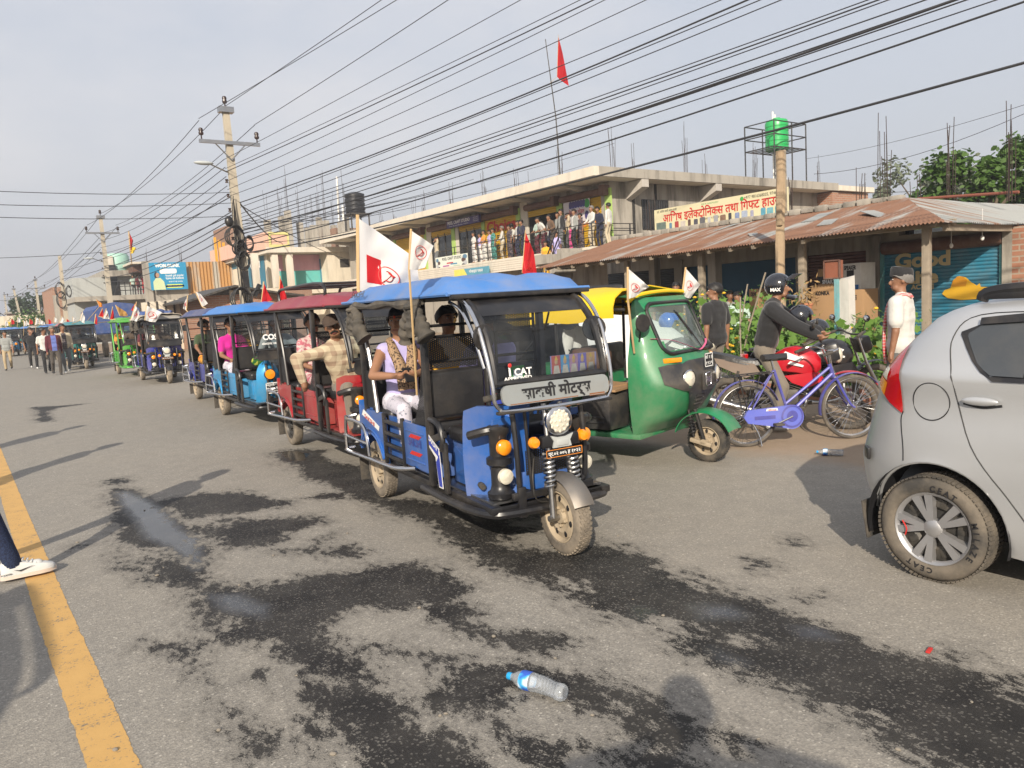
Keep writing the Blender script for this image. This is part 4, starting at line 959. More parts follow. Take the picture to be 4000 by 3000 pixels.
b = MB(M('rust_beam', (.22, .07, .045), .8, 0, .2, 6)); p, q = atX(3585, 777, 20), atX(3980, 750, 19.6); b.rod(p, q, .035); S(b, 'rusty_beam')
# hanging bulbs
for u, v in ((3716, 960), (3837, 930)):
    p = atX(u, v, 16); b = MB(WHITEP).m(WHITEP, True); b.ball(p, (.035, .035, .05)); b.rod((p[0], p[1], p[2]+.05), (p[0], p[1], 2.85), .006); S(b, 'bulb')
# sign over the roof
y0, y1 = yu(2562, 17.35), yu(3082, 17.35)
SG = thing('shop_sign', 'long cream banner board with red Devanagari shop name above the tin roof', 'sign', (17.35, (y0+y1)/2, 0)); T0 = (-17.35, -(y0+y1)/2, 0)
za, zb = zu(2562, 921, 17.35), zu(2562, 821, 17.35)
b = MB(M('cream_vinyl', (.62, .57, .37), .5, 0, .06, 2)); bx(b, 17.35, 17.39, y1, y0, za, zb); o = b.build('board', SG); o.location = T0
hh = zb-za; L_ = y0-y1
b = MB(TXTBLU); b.prism([(0, 0), (L_*.16, .0), (L_, 0), (L_, hh*.2), (L_*.9, hh*.14), (L_*.2, hh*.14), (0, hh*.16)], (17.347, y0, za), UY, UZ, .003)
b.m(TXTWHT); b.text('यहाँ िविभन~न प्रकारका ट.भी. िफ~रज मोबाईल र घडी घड~ीहरु पाउनुका साथै मर~मत पिन गिरन~छ', (17.34, y0-L_*.47, za+hh*.045), UY, UZ, hh*.1, fit=L_*.62, bold=.01); b.m(M('yellow_lettering', (.7, .6, .12), .6)); b.text('नोटः यहाँ फोटोकपी पिन गिरन~छ ।', (17.34, y0-L_*.83, za+hh*.045), UY, UZ, hh*.1, fit=L_*.2, bold=.01)
b.build('blue_band', o)
b = MB(TXTRED); b.text('आिशष इलेक~ट्ोिनक~स तथा िगफ~ट हाउस', (17.347, y0-L_*.52, za+hh*.48), UY, UZ, hh*.42, fit=L_*.89, bold=.022)
b.m(TXTBLK); b.text('+977 9816368035, 9746', (17.347, y0-L_*.82, za+hh*.83), UY, UZ, hh*.15, fit=L_*.22); b.text('प्रो. आिशष साकी अमृता साकी', (17.347, y0-L_*.11, za+hh*.86), UY, UZ, hh*.12, fit=L_*.17); b.text('आमसान र तेलिरया', (17.347, y0-L_*.47, za+hh*.33), UY, UZ, hh*.11, fit=L_*.12)
b.m(TXTGRN); b.text('पान नं. ६०७२५५९६०', (17.347, y0-L_*.46, za+hh*.88), UY, UZ, hh*.09, fit=L_*.13); b.ball((17.347, y0-L_*.695, za+hh*.86), (.003, .06, .06)); b.build('sign_lettering', o)
b = MB(TXTBLK)
cols = [(.1, .2, .3), (.35, .05, .05), (.5, .45, .4), (.1, .06, .05), (.08, .08, .1), (.12, .12, .13), (.45, .45, .45), (.3, .3, .32), (.2, .12, .08), (.05, .05, .06), (.2, .25, .4), (.35, .4, .5), (.3, .3, .4), (.1, .3, .4), (.15, .35, .4), (.1, .3, .35)]
b.m(M('photo_print', (.12, .16, .14), .5, 0, .5, 9)); b.prism([(0, 0), (.38, 0), (.38, .34), (0, .34)], (17.343, y0-.08, za+.03), UY, UZ, .003)
for i, c in enumerate(cols):
    f = .14+i*.052 if i < 13 else .84+(i-13)*.045; b.m(M('product_%d' % i, c, .4, 0, .4, 14)); wd = .1+.09*((i*7) % 3)/2; b.prism(rrect(wd, .22+.04*(i % 2), .02, 1), (17.344, y0-L_*f, za+hh*.27), UY, UZ, .003)
b.build('product_pictures', o)

# ------------------------------------------------------------ grey two storey building with a balcony
XF, XB, XS, ZF, ZS0, ZS1 = 22.7, 21.35, 20.95, 3.66, 6.40, 6.77
YC = yu(2390, XF); YE = yu(1365, XF)
yS = yu(2334, XS)
GB = thing('two_storey_building', 'long grey two storey building with yellow shutters along a crowded balcony', 'building', (XF, YC, 0)); TG = (-XF, -YC, 0)
def Gp(b, name, par=GB):
    o = b.build(name, par)
    if par is GB: o.location = TG
    return o
XE = float(atY(3190, 700, YC)[0]); XE2 = float(atY(3330, 700, YC)[0])
b = MB(CONC); bx(b, XF, XE, YC, YE, 0, ZS0); bx(b, XF-.06, XF+.01, YC-.02, YC+.45, ZF, ZS0-.02); Gp(b, 'wall')
b = MB(BRICKP); bx(b, XE, XE2, YC-.9, YE, 0, ZS0-.05); Gp(b, 'brick_wall')
b = MB(FASCIA); bx(b, XS, XE+.4, yS, YE+1, ZS0, ZS1); bx(b, XE+.4, XE2+.3, YC-1.1, YE+1, ZS0, ZS1-.1); Gp(b, 'roof_slab')
b = MB(CONC); bx(b, XS+.3, XE+.4, yS-.004, yS+.1, ZS0-.006, ZS1+.006); Gp(b, 'slab_edge')
b = MB(SOFFIT)
for u in (2334+120, 2740, 3010):
    x_ = float(atY(u, 690, YC)[0]); b.hexa([(x_-.2, YC, ZS0-.75), (x_+.2, YC, ZS0-.75), (x_+.2, YC, ZS0-.02), (x_-.2, YC, ZS0-.02), (x_-.2, yS+.02, ZS0-.34), (x_+.2, yS+.02, ZS0-.34), (x_+.2, yS+.02, ZS0-.02), (x_-.2, yS+.02, ZS0-.02)])
for k in range(8):
    y_ = YC+1.5+k*3.6; b.hexa([(XF, y_-.15, ZS0-.25), (XF, y_+.15, ZS0-.25), (XF, y_+.15, ZS0-.02), (XF, y_-.15, ZS0-.02), (XS+.1, y_-.15, ZS0-.05), (XS+.1, y_+.15, ZS0-.05), (XS+.1, y_+.15, ZS0-.02), (XS+.1, y_-.15, ZS0-.02)])
Gp(b, 'slab_beam')
b = MB(FASCIA); bx(b, XB, XF, YC-.3, YE, ZF-.22, ZF)
for k in range(6): bx(b, XB-.04-.012*(k % 2), XB, YC-.3, YE, ZF-.62+k*.1, ZF-.53+k*.1)
Gp(b, 'balcony_slab')
b = MB(CONC); bx(b, 18, XF+2, YC-1.2, YC-.02, 2.9, 3.3); bx(b, 17.4, XF, 18.3, YC-1.2, 2.9, 3.2); Gp(b, 'lower_roof')
# window
xw0, xw1 = float(atY(2508, 850, YC)[0]), float(atY(2608, 850, YC)[0]); z0w, z1w = float(atY(2508, 895, YC)[2]), float(atY(2508, 780, YC)[2])
b = MB(DARKGLASS); bx(b, xw0, xw1, YC-.02, YC+.1, z0w, z1w); o = Gp(b, 'window'); b = MB(BLACK)
for k in range(12): x_ = xw0+(xw1-xw0)*k/11; bx(b, x_-.012, x_+.012, YC-.06, YC-.035, z0w, z1w)
for k in range(4): z_ = z0w+(z1w-z0w)*k/3; bx(b, xw0, xw1, YC-.05, YC-.025, z_-.015, z_+.015)
b.build('window_bars', o)
b = MB(M('stain_pipe', (.03, .028, .025), .9))
for u in (2470, 2558): x_ = float(atY(u, 700, YC)[0]); bx(b, x_-.08, x_+.08, YC-.015, YC, z0w-.6 if u < 2500 else z1w, ZS0-.02)
Gp(b, 'drain_stain')
# shopfronts on the balcony
def Y2(z): return yu(1300+z/2.011, XF)
for z0_, z1_, kind in ((1840, 2165, 'y'), (1560, 1780, 'open'), (1215, 1460, 'y'), (1010, 1190, 'glass'), (790, 950, 'glass'), (510, 730, 'y'), (300, 440, 'glass')):
    ya, yb = Y2(z0_), Y2(z1_); dz = ZF+2.2
    if kind == 'y':
        b = MB(YSHUT); slats(b, XF-.03, yb, ya, ZF, dz, .1); sh_ = Gp(b, 'shutter')
        if z0_ == 1215:
            b = MB(TXTRED); b.text('Choice', (XF-.07, ya-.2, ZF+1.55), UY, UZ, .75, fit=(ya-yb)*.95, align='L', bold=.03); b.m(TXTBLK); b.text('हामी कहाँ अनलाइन', (XF-.07, ya-.5, ZF+1.1), UY, UZ, .4, fit=(ya-yb)*.75, align='L'); b.text('फोटोकपी सेवा', (XF-.07, ya-.5, ZF+.6), UY, UZ, .4, fit=(ya-yb)*.6, align='L'); b.build('shutter_lettering', sh_)
        if z0_ == 1840:
            b = MB(TXTORG); b.text('Office', (XF-.07, yb+.25, ZF+1.05), UY, UZ, .85, fit=(ya-yb)*.92, align='R', bold=.04); b.build('shutter_lettering', sh_)
    elif kind == 'glass':
        b = MB(DARKGLASS); bx(b, XF-.02, XF+.02, ya, yb, ZF, dz-.2); o = Gp(b, 'shop_window'); b = MB(DKSTEEL)
        for k in range(4): y_ = ya+(yb-ya)*k/3; bx(b, XF-.06, XF-.022, y_-.03, y_+.03, ZF, dz-.2)
        for z_ in (ZF+.05, ZF+1.9, ZF+1.0): bx(b, XF-.05, XF-.024, ya, yb, z_-.025, z_+.025)
        b.build('frame', o); b = MB(YSHUT); slats(b, XF-.03, yb, ya, dz-.35, dz); Gp(b, 'shutter')
    else:
        b = MB(M('door_void', (.008, .008, .009), .9)); bx(b, XF-.02, XF+.03, ya, yb, ZF, dz); Gp(b, 'doorway'); b = MB(YSHUT); slats(b, XF-.04, yb, ya, dz-.3, dz); Gp(b, 'shutter')
    b = MB(BROWN).m(BROWN, True); b.tube([(XF-.2, ya, dz+.15), (XF-.2, yb, dz+.15)], .15, 12); b.box((XF-.2, yb-.12, dz+.17), (.38, .28, .42)); Gp(b, 'shutter_roll')
b = MB(GREENW)
for z0_, z1_ in ((2165, 2212), (1785, 1828), (1465, 1497), (1190, 1214), (950, 978), (735, 752), (492, 508)): bx(b, XF-.08, XF+.01, Y2(z0_), Y2(z1_), ZF, ZF+2.45)
Gp(b, 'pilaster')
b = MB(CONCL)
for z0_, z1_ in ((1500, 1556), (980, 1006), (752, 788)): bx(b, XF-.06, XF+.01, Y2(z0_), Y2(z1_), ZF, ZF+2.7)
Gp(b, 'column')
# balcony railing
b = MB(BLACK)
for z_ in (.12, .38, .66, .95): b.rod((XB+.05, YC-.25, ZF+z_), (XB+.05, Y2(1050), ZF+z_), .02, 6)
yy = YC-.25
while yy < Y2(1050): b.rod((XB+.05, yy, ZF), (XB+.05, yy, ZF+.98), .025, 6); yy += 1.55
for z_ in (.38, .66, .95): b.rod((XB+.05, YC-.25, ZF+z_), (XF+1.2, YC-.25, ZF+z_), .02, 6)
b.rod((XF+.9, YC-.25, ZF-.2), (XF+.9, YC-.25, ZF+.95), .03); Gp(b, 'railing')
# stair from the yard up to the balcony
xs0 = XB-.05; ys0, ys1 = yu(2215, 20.6), yu(2085, 20.6)
b = MB(CONC)
for k in range(14): f = k/13; y_ = ys0+(ys1-ys0)*(1-f)*1.0; bx(b, 20.2, XB-.02, y_-.18, y_+.18, ZF-.25-(1-f)*3.2, ZF-.02-(1-f)*3.2)
Gp(b, 'stair')
b = MB(BLACK)
for z_ in (.45, .92): b.rod((20.2, ys0, ZF+z_), (20.2, ys1, ZF-3.2+z_), .03, 6)
for k in range(7): f = k/6; b.rod((20.2, ys0+(ys1-ys0)*f, ZF-3.2*f), (20.2, ys0+(ys1-ys0)*f, ZF-3.2*f+.92), .02, 6)
Gp(b, 'stair_railing')
rr_ = []
for (u, n, h) in ((1455, 4, 1.6), (1500, 5, 1.5), (1552, 6, 1.6), (1628, 3, 1.8), (1668, 7, 2.0), (1780, 8, 2.1), (1905, 8, 2.3), (2035, 6, 1.8), (2085, 1, 2.2), (2210, 6, 2.2)):
    rr_.append((1.2, yu(u, XF+1.2)-YC, ZS1, n, h))
for (u, n, h) in ((2395, 6, 2.2), (2475, 5, 1.6), (2680, 6, 3.2), (2755, 4, 1.6), (2950, 9, 2.6), (3195, 7, 1.9)):
    rr_.append((float(atY(u, 650, YC+.8)[0])-XF, .8, ZS1, n, h))
rebars(GB, rr_)
x_ = float(atY(2675, 640, YC+5)[0]); b = MB(DKSTEEL); b.hexa([(x_-1.6, YC+4, ZS1), (x_+1.8, YC+4, ZS1), (x_+1.8, YC+6, ZS1), (x_-1.6, YC+6, ZS1), (x_-.1, YC+4, ZS1+.8), (x_+.1, YC+4, ZS1+.8), (x_+.1, YC+6, ZS1+.8), (x_-.1, YC+6, ZS1+.8)]); Gp(b, 'stair_hood')
# signs and banners on the building
def board(name, label, cat, u0, u1, v0b, v0t, X, col, th=.04):
    y0, y1 = yu(u0, X), yu(u1, X); z0, z1 = zu(u0, v0b, X), zu(u0, v0t, X)
    t = thing(name, label, cat, (X, (y0+y1)/2, (z0+z1)/2)); b = MB(col); b.box((th/2, 0, 0), (th, y0-y1, z1-z0)); o = b.build('board', t); return t, o, (y0-y1), (z1-z0)
t, o, w_, h_ = board('shop_sign', 'purple hanging sign reading PIXEL CRAFT STUDIO under the balcony roof', 'sign', 1753, 1880, 892, 865, XF-.5, PURPLE, .12)
b = MB(TXTWHT); b.text('PIXEL CRAFT STUDIO', (-.003, w_*.12, -h_*.02), UY, UZ, h_*.62, fit=w_*.7, bold=.03); b.text('Flex Print, Photo, Video', (-.003, w_*.12, -h_*.36), UY, UZ, h_*.22, fit=w_*.6); b.prism([(0, 0), (w_*.2, 0), (w_*.2, h_*.75), (0, h_*.75)], (-.003, -w_*.27, -h_*.38), UY, UZ, .002) if False else None
for k in range(3): b.text('98160 3%d475' % k, (-.003, -w_*.4, h_*(.22-.25*k)), UY, UZ, h_*.2, fit=w_*.15)
b.build('sign_lettering', o)
t, o, w_, h_ = board('banner', 'white printed studio banner tied along the balcony railing', 'banner', 1700, 1826, 1062, 1008, XB-.03, M('white_vinyl', (.66, .68, .6), .5, 0, .08, 2), .02)
b = MB(TXTBLK); b.text('PIXEL CRAFT STUDIO', (-.003, -w_*.02, h_*.22), UY, UZ, h_*.27, fit=w_*.6, bold=.02)
for k, (c, f) in enumerate((((.5, .05, .05), -.02), ((.05, .25, .4), .1), ((.4, .1, .3), -.15), ((.1, .35, .15), .18), ((.5, .3, .05), .0))): b.m(M('print_%d' % k, c, .6)); b.prism([(0, 0), (w_*.2, 0), (w_*.2, h_*.09), (0, h_*.09)], (-.003, w_*(.12-f), h_*(-.05-.09*k)), UY, UZ, .002)
for k in range(4): b.m(MATS['product_%d' % (k*3)]); b.ball((-.003, w_*(.44-.05*(k % 2)), h_*(.28-.2*k)), (.002, .14, .1)); b.ball((-.003, -w_*(.42-.04*(k % 2)), h_*(.3-.2*k)), (.002, .22, .12))
b.build('banner_print', o)
t, o, w_, h_ = board('banner', 'white and pink portrait banner over the end shutter of the balcony', 'banner', 2211, 2313, 876, 782, XF-.14, M('pale_vinyl', (.66, .6, .62), .5, 0, .08, 2), .02)
b = MB(TXTRED); b.prism([(-w_/2, 0), (w_/2, 0), (w_/2, h_*.1), (-w_/2, h_*.1)], (-.003, 0, h_*.4), UY, UZ, .002); b.text('तेलिरया मोडल', (-.003, 0, -h_*.15), UY, UZ, h_*.22, fit=w_*.6, bold=.02); b.m(TXTBLU); b.text('सामुदाियक वन समूह', (-.003, 0, h_*.08), UY, UZ, h_*.13, fit=w_*.6)
b.m(PURPLE)
for k in range(6): b.ball((-.003, w_*(.22-.1*k), h_*.24), (.002, .13, .16))
for s in (-1, 1): b.ball((-.003, s*w_*.38, -h_*.28), (.002, .14, .2))
b.m(TXTGRN); b.ball((-.003, -w_*.4, h_*.2), (.002, .18, .2)); b.build('banner_print', o)
t, o, w_, h_ = board('shop_sign', 'blue and yellow slanted sign below the balcony edge', 'sign', 1770, 1905, 1085, 1056, XB-.3, M('teal_sign', (.1, .3, .4), .5, 0, .15, 1.2), .06)
b = MB(M('yellow_lettering', (.7, .6, .12), .6)); b.prism([(-w_*.5, -.5*h_), (-w_*.1, -.5*h_), (-w_*.2, .5*h_), (-w_*.5, .5*h_)], (-.003, 0, 0), UY, UZ, .002); b.m(TXTWHT); b.text('मोबाइल पसल', (-.005, -w_*.15, -h_*.1), UY, UZ, h_*.5, fit=w_*.4, bold=.02); b.build('sign_lettering', o)
# green tank on its stand
TX = float(atY(3030, 600, YC+4)[0]); TY = YC+4
ST = thing('tank_stand', 'black steel frame stand on the roof holding a green tank', 'stand', (TX, TY, ZS1)); b = MB(BLACK); zt = float(atY(3030, 590, TY)[2])-ZS1
for sx in (-1.55, .15, 1.55):
    for sy in (-1, 1): b.rod((sx, sy, 0), (sx, sy, zt+1.45), .04, 6)
for z_ in (zt, zt+.7, zt+1.45):
    for sy in (-1, 1): b.rod((-1.55, sy, z_), (1.55, sy, z_), .035, 6)
    for sx in (-1.55, 1.55): b.rod((sx, -1, z_), (sx, 1, z_), .035, 6)
for k in range(8): b.box((-1.5+k*.42, 0, zt), (.06, 2, .05))
for k in range(7): b.rod((-1.0, -1, .3*k+.2), (-.6, -1, .3*k+.2), .02, 6)
for x_ in (-1, -.6): b.rod((x_, -1, 0), (x_, -1, zt), .03, 6)
b.build('frame', ST)
GT = thing('water_tank', 'bright green plastic water tank on the black roof stand', 'water tank', (TX+.15, TY, ZS1+zt+.03)); b = MB(M('green_plastic', (.015, .36, .09), .35, 0, .08, 3, dirt=.12)).m(MATS['green_plastic'], True)
pr = [(.86, 0), (.9, .05)]
for k in range(5): z_ = .25+k*.38; pr += [(.9, z_), (.86, z_+.04), (.86, z_+.08), (.9, z_+.12)]
pr += [(.9, 2.2), (.8, 2.4), (.5, 2.5), (.3, 2.52), (.3, 2.6), (0, 2.62)]
b.lathe([(r*.74, z*.72) for r, z in pr], n=32); b.build('tank', GT)
b = MB(WHITEP)
for k, (dx, h) in enumerate(((.78, 2.5), (.98, 2.35), (2.0, 1.6), (2.3, 1.1), (2.7, .7))): b.rod((dx, .8, -zt-.03), (dx, .8, h if k < 2 else h-zt), .06, 8)
b.build('pipe', GT)
# flag pole on the roof
fx, fy = XF+2.5, yu(2206, XF+2.5); FPT = thing('flagpole', 'tall thin pole on the roof of the grey building', 'flagpole', (fx, fy, ZS1)); ztop = float(atX(2180, 140, fx)[2])-ZS1
b = MB(DKSTEEL); b.tube([(0, 0, 0), (-.03, .1, ztop*.5), (-.28, .3, ztop)], [.04, .03, .02], 6); b.build('pole', FPT)
POLETOP = (fx-.28, fy+.3, ZS1+ztop)
# ------------------------------------------------------------ pink building with open upper storey
YP = 52.; PKB = thing('pink_building', 'pink and cream house with a turquoise dado, GOOD LIFE lettered on its blue shutter', 'building', (18, YP, 0))
def pu(u, Y=YP): return float(atY(u, 1000, Y)[0])
def pz(u, v, Y=YP): return float(atY(u, v, Y)[2])
def Pk(b, name, par=PKB, org=(18, YP, 0)):
    o = b.build(name, par); o.location = (-org[0], -org[1], 0) if par.type == 'EMPTY' else (0, 0, 0); return o
x0, x1, x2 = pu(1052), pu(1155), pu(1395); zf = pz(1300, 1115); zs = pz(1300, 985); zs2 = pz(1300, 972)
PINK = concrete('pink_render', (.58, .30, .38), (.66, .38, .44), .2); TURQ = M('turquoise_wall', (.10, .42, .40), .8, 0, .1, 3, dirt=.2); CREAMW = concrete('cream_wall', (.62, .55, .43), (.72, .66, .55), .3); PEACH = concrete('peach_parapet', (.66, .40, .30), (.72, .46, .36), .2)
b = MB(CREAMW); bx(b, x0+.3, x2+3, YP+1.5, YP+12, 0, zs); bx(b, pu(1278), x2, YP, YP+1.6, 0, zs); bx(b, x0-1, x2+2, YP-.1, YP+10, zf-.5, zf-.02); Pk(b, 'wall')
b = MB(PINK); bx(b, pu(1155), pu(1276), YP+1.44, YP+1.49, zf+1.2, zs-.05); bx(b, pu(1100), pu(1130), YP+1.44, YP+1.49, zf+1.2, zs-.05); Pk(b, 'pink_wall')
b = MB(TURQ); bx(b, pu(1100), pu(1276), YP+1.42, YP+1.48, zf, zf+1.2); Pk(b, 'dado')
b = MB(BSHUT); bx(b, pu(1275), pu(1286), YP+1.3, YP+1.4, zf, zf+2.0); Pk(b, 'blue_door'); 
b = MB(FASCIA); bx(b, x0-.2, x2+.3, YP-.3, YP+12, zs, zs2+.12); Pk(b, 'roof_slab')
b = MB(PEACH); xa = pu(1050); bx(b, xa, pu(1128), YP-.25, YP-.05, zs2+.13, zs2+1.15); bx(b, xa-2.2, xa, YP-.2, YP+7, zs2+.1, zs2+1.4) if False else None
b.hexa([(xa-.25, YP, zs2), (xa, YP, zs2), (xa-.2, YP+13, zs2), (xa-.5, YP+13, zs2), (xa-.25, YP, zs2+1.15), (xa, YP, zs2+1.15), (xa-.2, YP+13, zs2+1.0), (xa-.5, YP+13, zs2+1.0)]); Pk(b, 'parapet')
b = MB(M('lime_trim', (.6, .55, .22), .7, 0, .1, 3)); bx(b, xa, pu(1128), YP-.3, YP-.255, zs2+.98, zs2+1.15); bx(b, xa, pu(1128), YP-.3, YP-.255, zs2+.13, zs2+.3); bx(b, pu(1122), pu(1129), YP-.32, YP-.26, zs2+.3, zs2+.98); bx(b, xa, xa+.14, YP-.32, YP-.26, zs2+.3, zs2+.98); Pk(b, 'parapet_trim')
b = MB(FASCIA)
for u in (1072, 1130, 995): b.box((pu(u), YP+.1, (zf+zs)/2), (.42, .4, zs-zf), bev=.02)
b.box((pu(1020), YP+4, (zf+zs)/2), (.4, .4, zs-zf)); Pk(b, 'column')
b = MB(BSHUT); xq = x0+.28; slats(b, xq, YP+2, YP+6, zf, zf+2.7); o = Pk(b, 'shutter'); b = MB(TXTWHT); b.text('Good', (xq-.06, YP+5.2, zf+1.6), UY, UZ, 1.0, fit=2.4, bold=.03, align='L'); b.text('Life', (xq-.06, YP+4.9, zf+.7), UY, UZ, 1.0, fit=1.8, bold=.03, align='L'); b.build('shutter_lettering', o)
b = MB(BSHUT); slats(b, xq, YP+7, YP+11, zf+1.9, zf+2.8); Pk(b, 'shutter'); b = MB(DKSTEEL); bx(b, pu(1300)+.5, pu(1330)+.6, YP-.02, YP+.05, zs-1.1, zs-.5); Pk(b, 'vent_window')
b = MB(BRICK); bx(b, pu(1075), pu(1165), YP-2, YP-1.4, 0, zf+.0); Pk(b, 'brick_wall')
b = MB(CONC)
rb = []
for u, v, Yk, h, n in ((1043, 860, 56, 2.6, 2), (1098, 845, 58, 2.4, 6), (1122, 823, 57, 3.6, 5), (1222, 880, 58, 3.2, 3), (1272, 862, 58, 4, 6), (1170, 870, 58, 3.4, 5), (1245, 850, 62, 3.6, 6), (1200, 890, 64, 2.6, 4), (1330, 865, 57, 3.2, 5), (1302, 880, 62, 3, 4), (1350, 850, 60, 4.2, 5)):
    x_ = float(atY(u, v, Yk)[0]); z_ = float(atY(u, v, Yk)[2]); b.box((x_, Yk, (zs2+z_)/2), (.42, .42, z_-zs2)); rb.append((x_-18, Yk-YP, z_, n, h))
Pk(b, 'pillar'); rebars(PKB, rb)
x_ = pu(1360, 60); b = MB(BRICK); bx(b, x_-1, x_+3, 60, 63, zs2, zs2+2.4); Pk(b, 'stair_tower')
bt = thing('water_tank', 'black ribbed plastic water tank on stilts behind the pink house', 'water tank', (float(atY(1387, 800, 60)[0]), 60, 0)); zt = float(atY(1387, 836, 60)[2])
b = MB(M('black_plastic', (.012, .012, .014), .4, 0, .2, 4)).m(MATS['black_plastic'], True); pr = [(.9, 0)]
for k in range(4): z_ = .15+k*.38; pr += [(.95, z_), (.88, z_+.06), (.88, z_+.12), (.95, z_+.18)]
b.lathe([(r*.88, zt+z*.95) for r, z in pr+[(.95, 1.7), (.5, 1.85), (.3, 1.9), (0, 1.92)]], n=24); b.build('tank', bt); b = MB(DKSTEEL); b.box((0, 0, zt-.08), (2, 2, .1))
for sx in (-.8, .8):
    for sy in (-.8, .8): b.rod((sx, sy, 3), (sx, sy, zt), .07)
b.build('stand', bt); b = MB(WHITEP); b.rod((-1.9, -.6, zs2), (-1.7, -.6, zt+2.9), .08); b.rod((-1.5, -.6, zs2), (-1.4, -.6, zt+.6), .08); b.build('pipe', bt)
# outside stair rail by the pink house
# ------------------------------------------------------------ tin clad wall building with the blue advert
YT = 62.; TW = thing('tin_clad_building', 'building with a tall wall of grey and rust-orange tin sheets', 'building', (13, YT, 0)); X0, X1 = pu(575, YT), pu(965, YT); z0, z1 = pz(800, 1180, YT), pz(800, 1022, YT)
m_, t_ = newmat('striped_tin'); MATS['striped_tin'] = m_
s_ = t_.new('ShaderNodeSeparateXYZ'); t_.l.new(t_.obj(), s_.inputs[0]); n_ = t_.noise(1, 2, .5, t_.mapping((1.1, .2, .03))); n2_ = t_.noise(1.6, 7, .65, t_.mapping((1.6, 1, .3)))
r_ = t_.ramp([(.42, 0), (.5, 1)]); t_.l.new(t_.math('ADD', t_.math('MULTIPLY', n_, .7), t_.math('MULTIPLY', n2_, .28)), r_.inputs[0])
put(t_, t_.mix(r_.outputs[0], t_.mix(n2_, (.36, .33, .27), (.27, .25, .22)), t_.mix(n2_, (.42, .22, .06), (.30, .15, .05))), 'Base Color'); put(t_, .7, 'Roughness')
b = MB(m_).m(m_, True); xm = pu(722, YT); n_ = int((X1-xm)/.05)
b.sheet([[(xm+(X1-xm)*i/n_, YT+.04*math.sin(i*2*PI/5.), z) for z in (z1, z0)] for i in range(n_+1)]); b.build('tin_wall', TW).location = (-13, -YT, 0)
b = MB(CONC); bx(b, X0, X1, YT+.1, YT+1.9, 0, z1-.05); bx(b, X0, xm, YT, YT+.2, 0, pz(650, 1130, YT)); bx(b, X0-.4, X0+.1, YT-.2, YT+.3, 0, z1+.1); b.build('wall', TW).location = (-13, -YT, 0)
b = MB(BRICK); bx(b, pu(895, 64), pu(935, 64), 64, 68, z1, z1+5.0*.6); b.build('stair_tower', TW).location = (-13, -YT, 0)
b = MB(M('orange_sheet', (.6, .3, .03), .6, 0, .1, 2)); 
for k in range(3): bx(b, pu(845+k*16, YT), pu(845+k*16+10, YT), YT+.3, YT+.36, z1, z1+1.9-.2*k)
b.build('stacked_sheets', TW).location = (-13, -YT, 0)
rebars(TW, [(pu(u, 66)-13, 4, z1, 6, h) for u, h in ((570, 1.8), (705, 1.7), (840, 2.5))])
def yboard(name, label, cat, u0, u1, v0, v1, Y, col):
    xa, xb = pu(u0, Y), pu(u1, Y); za, zb = pz((u0+u1)/2, v1, Y), pz((u0+u1)/2, v0, Y)
    t = thing(name, label, cat, ((xa+xb)/2, Y, (za+zb)/2)); b = MB(col); b.box((0, .03, 0), (xb-xa, .06, zb-za)); return t, b.build('board', t), xb-xa, zb-za
t, o, w_, h_ = yboard('billboard', 'sky blue internet advert reading WORLDLINK with a woman in pale green', 'billboard', 577, 722, 1025, 1132, YT-.5, M('ad_blue', (.02, .24, .44), .5, 0, .08, 1))
b = MB(TXTWHT); b.text('WORLDLINK', (0, 0, h_*.33), (1, 0, 0), UZ, h_*.16, fit=w_*.68, bold=.05); b.prism(rrect(w_*.46, h_*.18, .12), (0, 0, h_*.18), (1, 0, 0), UZ, .01)
b.text('नेपालकै ठूलो इन~टरनेट', (w_*.16, 0, -h_*.02), (1, 0, 0), UZ, h_*.09, fit=w_*.5, bold=.02); b.text('नेटवर~क अब तेलिरयामा', (w_*.16, 0, -h_*.12), (1, 0, 0), UZ, h_*.09, fit=w_*.5, bold=.02); b.text('सम~पर~क', (w_*.18, 0, -h_*.23), (1, 0, 0), UZ, h_*.07, fit=w_*.4)
b.m(M('lemon', (.65, .72, .1), .6)); b.prism(rrect(w_*.5, h_*.13, .2), (w_*.14, 0, -h_*.37), (1, 0, 0), UZ, .01); b.m(TXTBLU); b.text('9801523050', (w_*.14, -.012, -h_*.40), (1, 0, 0), UZ, h_*.09, fit=w_*.4)
b.m(M('pale_green_print', (.5, .58, .35), .6, 0, .15, 1)); b.prism([(-.13*w_, -.49*h_), (.19*w_, -.49*h_), (.16*w_, -.2*h_), (.07*w_, -.06*h_), (-.05*w_, -.06*h_), (-.13*w_, -.2*h_)], (-w_*.3, 0, 0), (1, 0, 0), UZ, .012)
b.m(M('skin_print', (.4, .24, .16), .6)); b.ball((-w_*.3, -.01, h_*.04), (w_*.05, .006, h_*.09)); b.m(HAIR); b.ball((-w_*.335, -.008, h_*.03), (w_*.05, .004, h_*.13)); b.build('billboard_print', o)
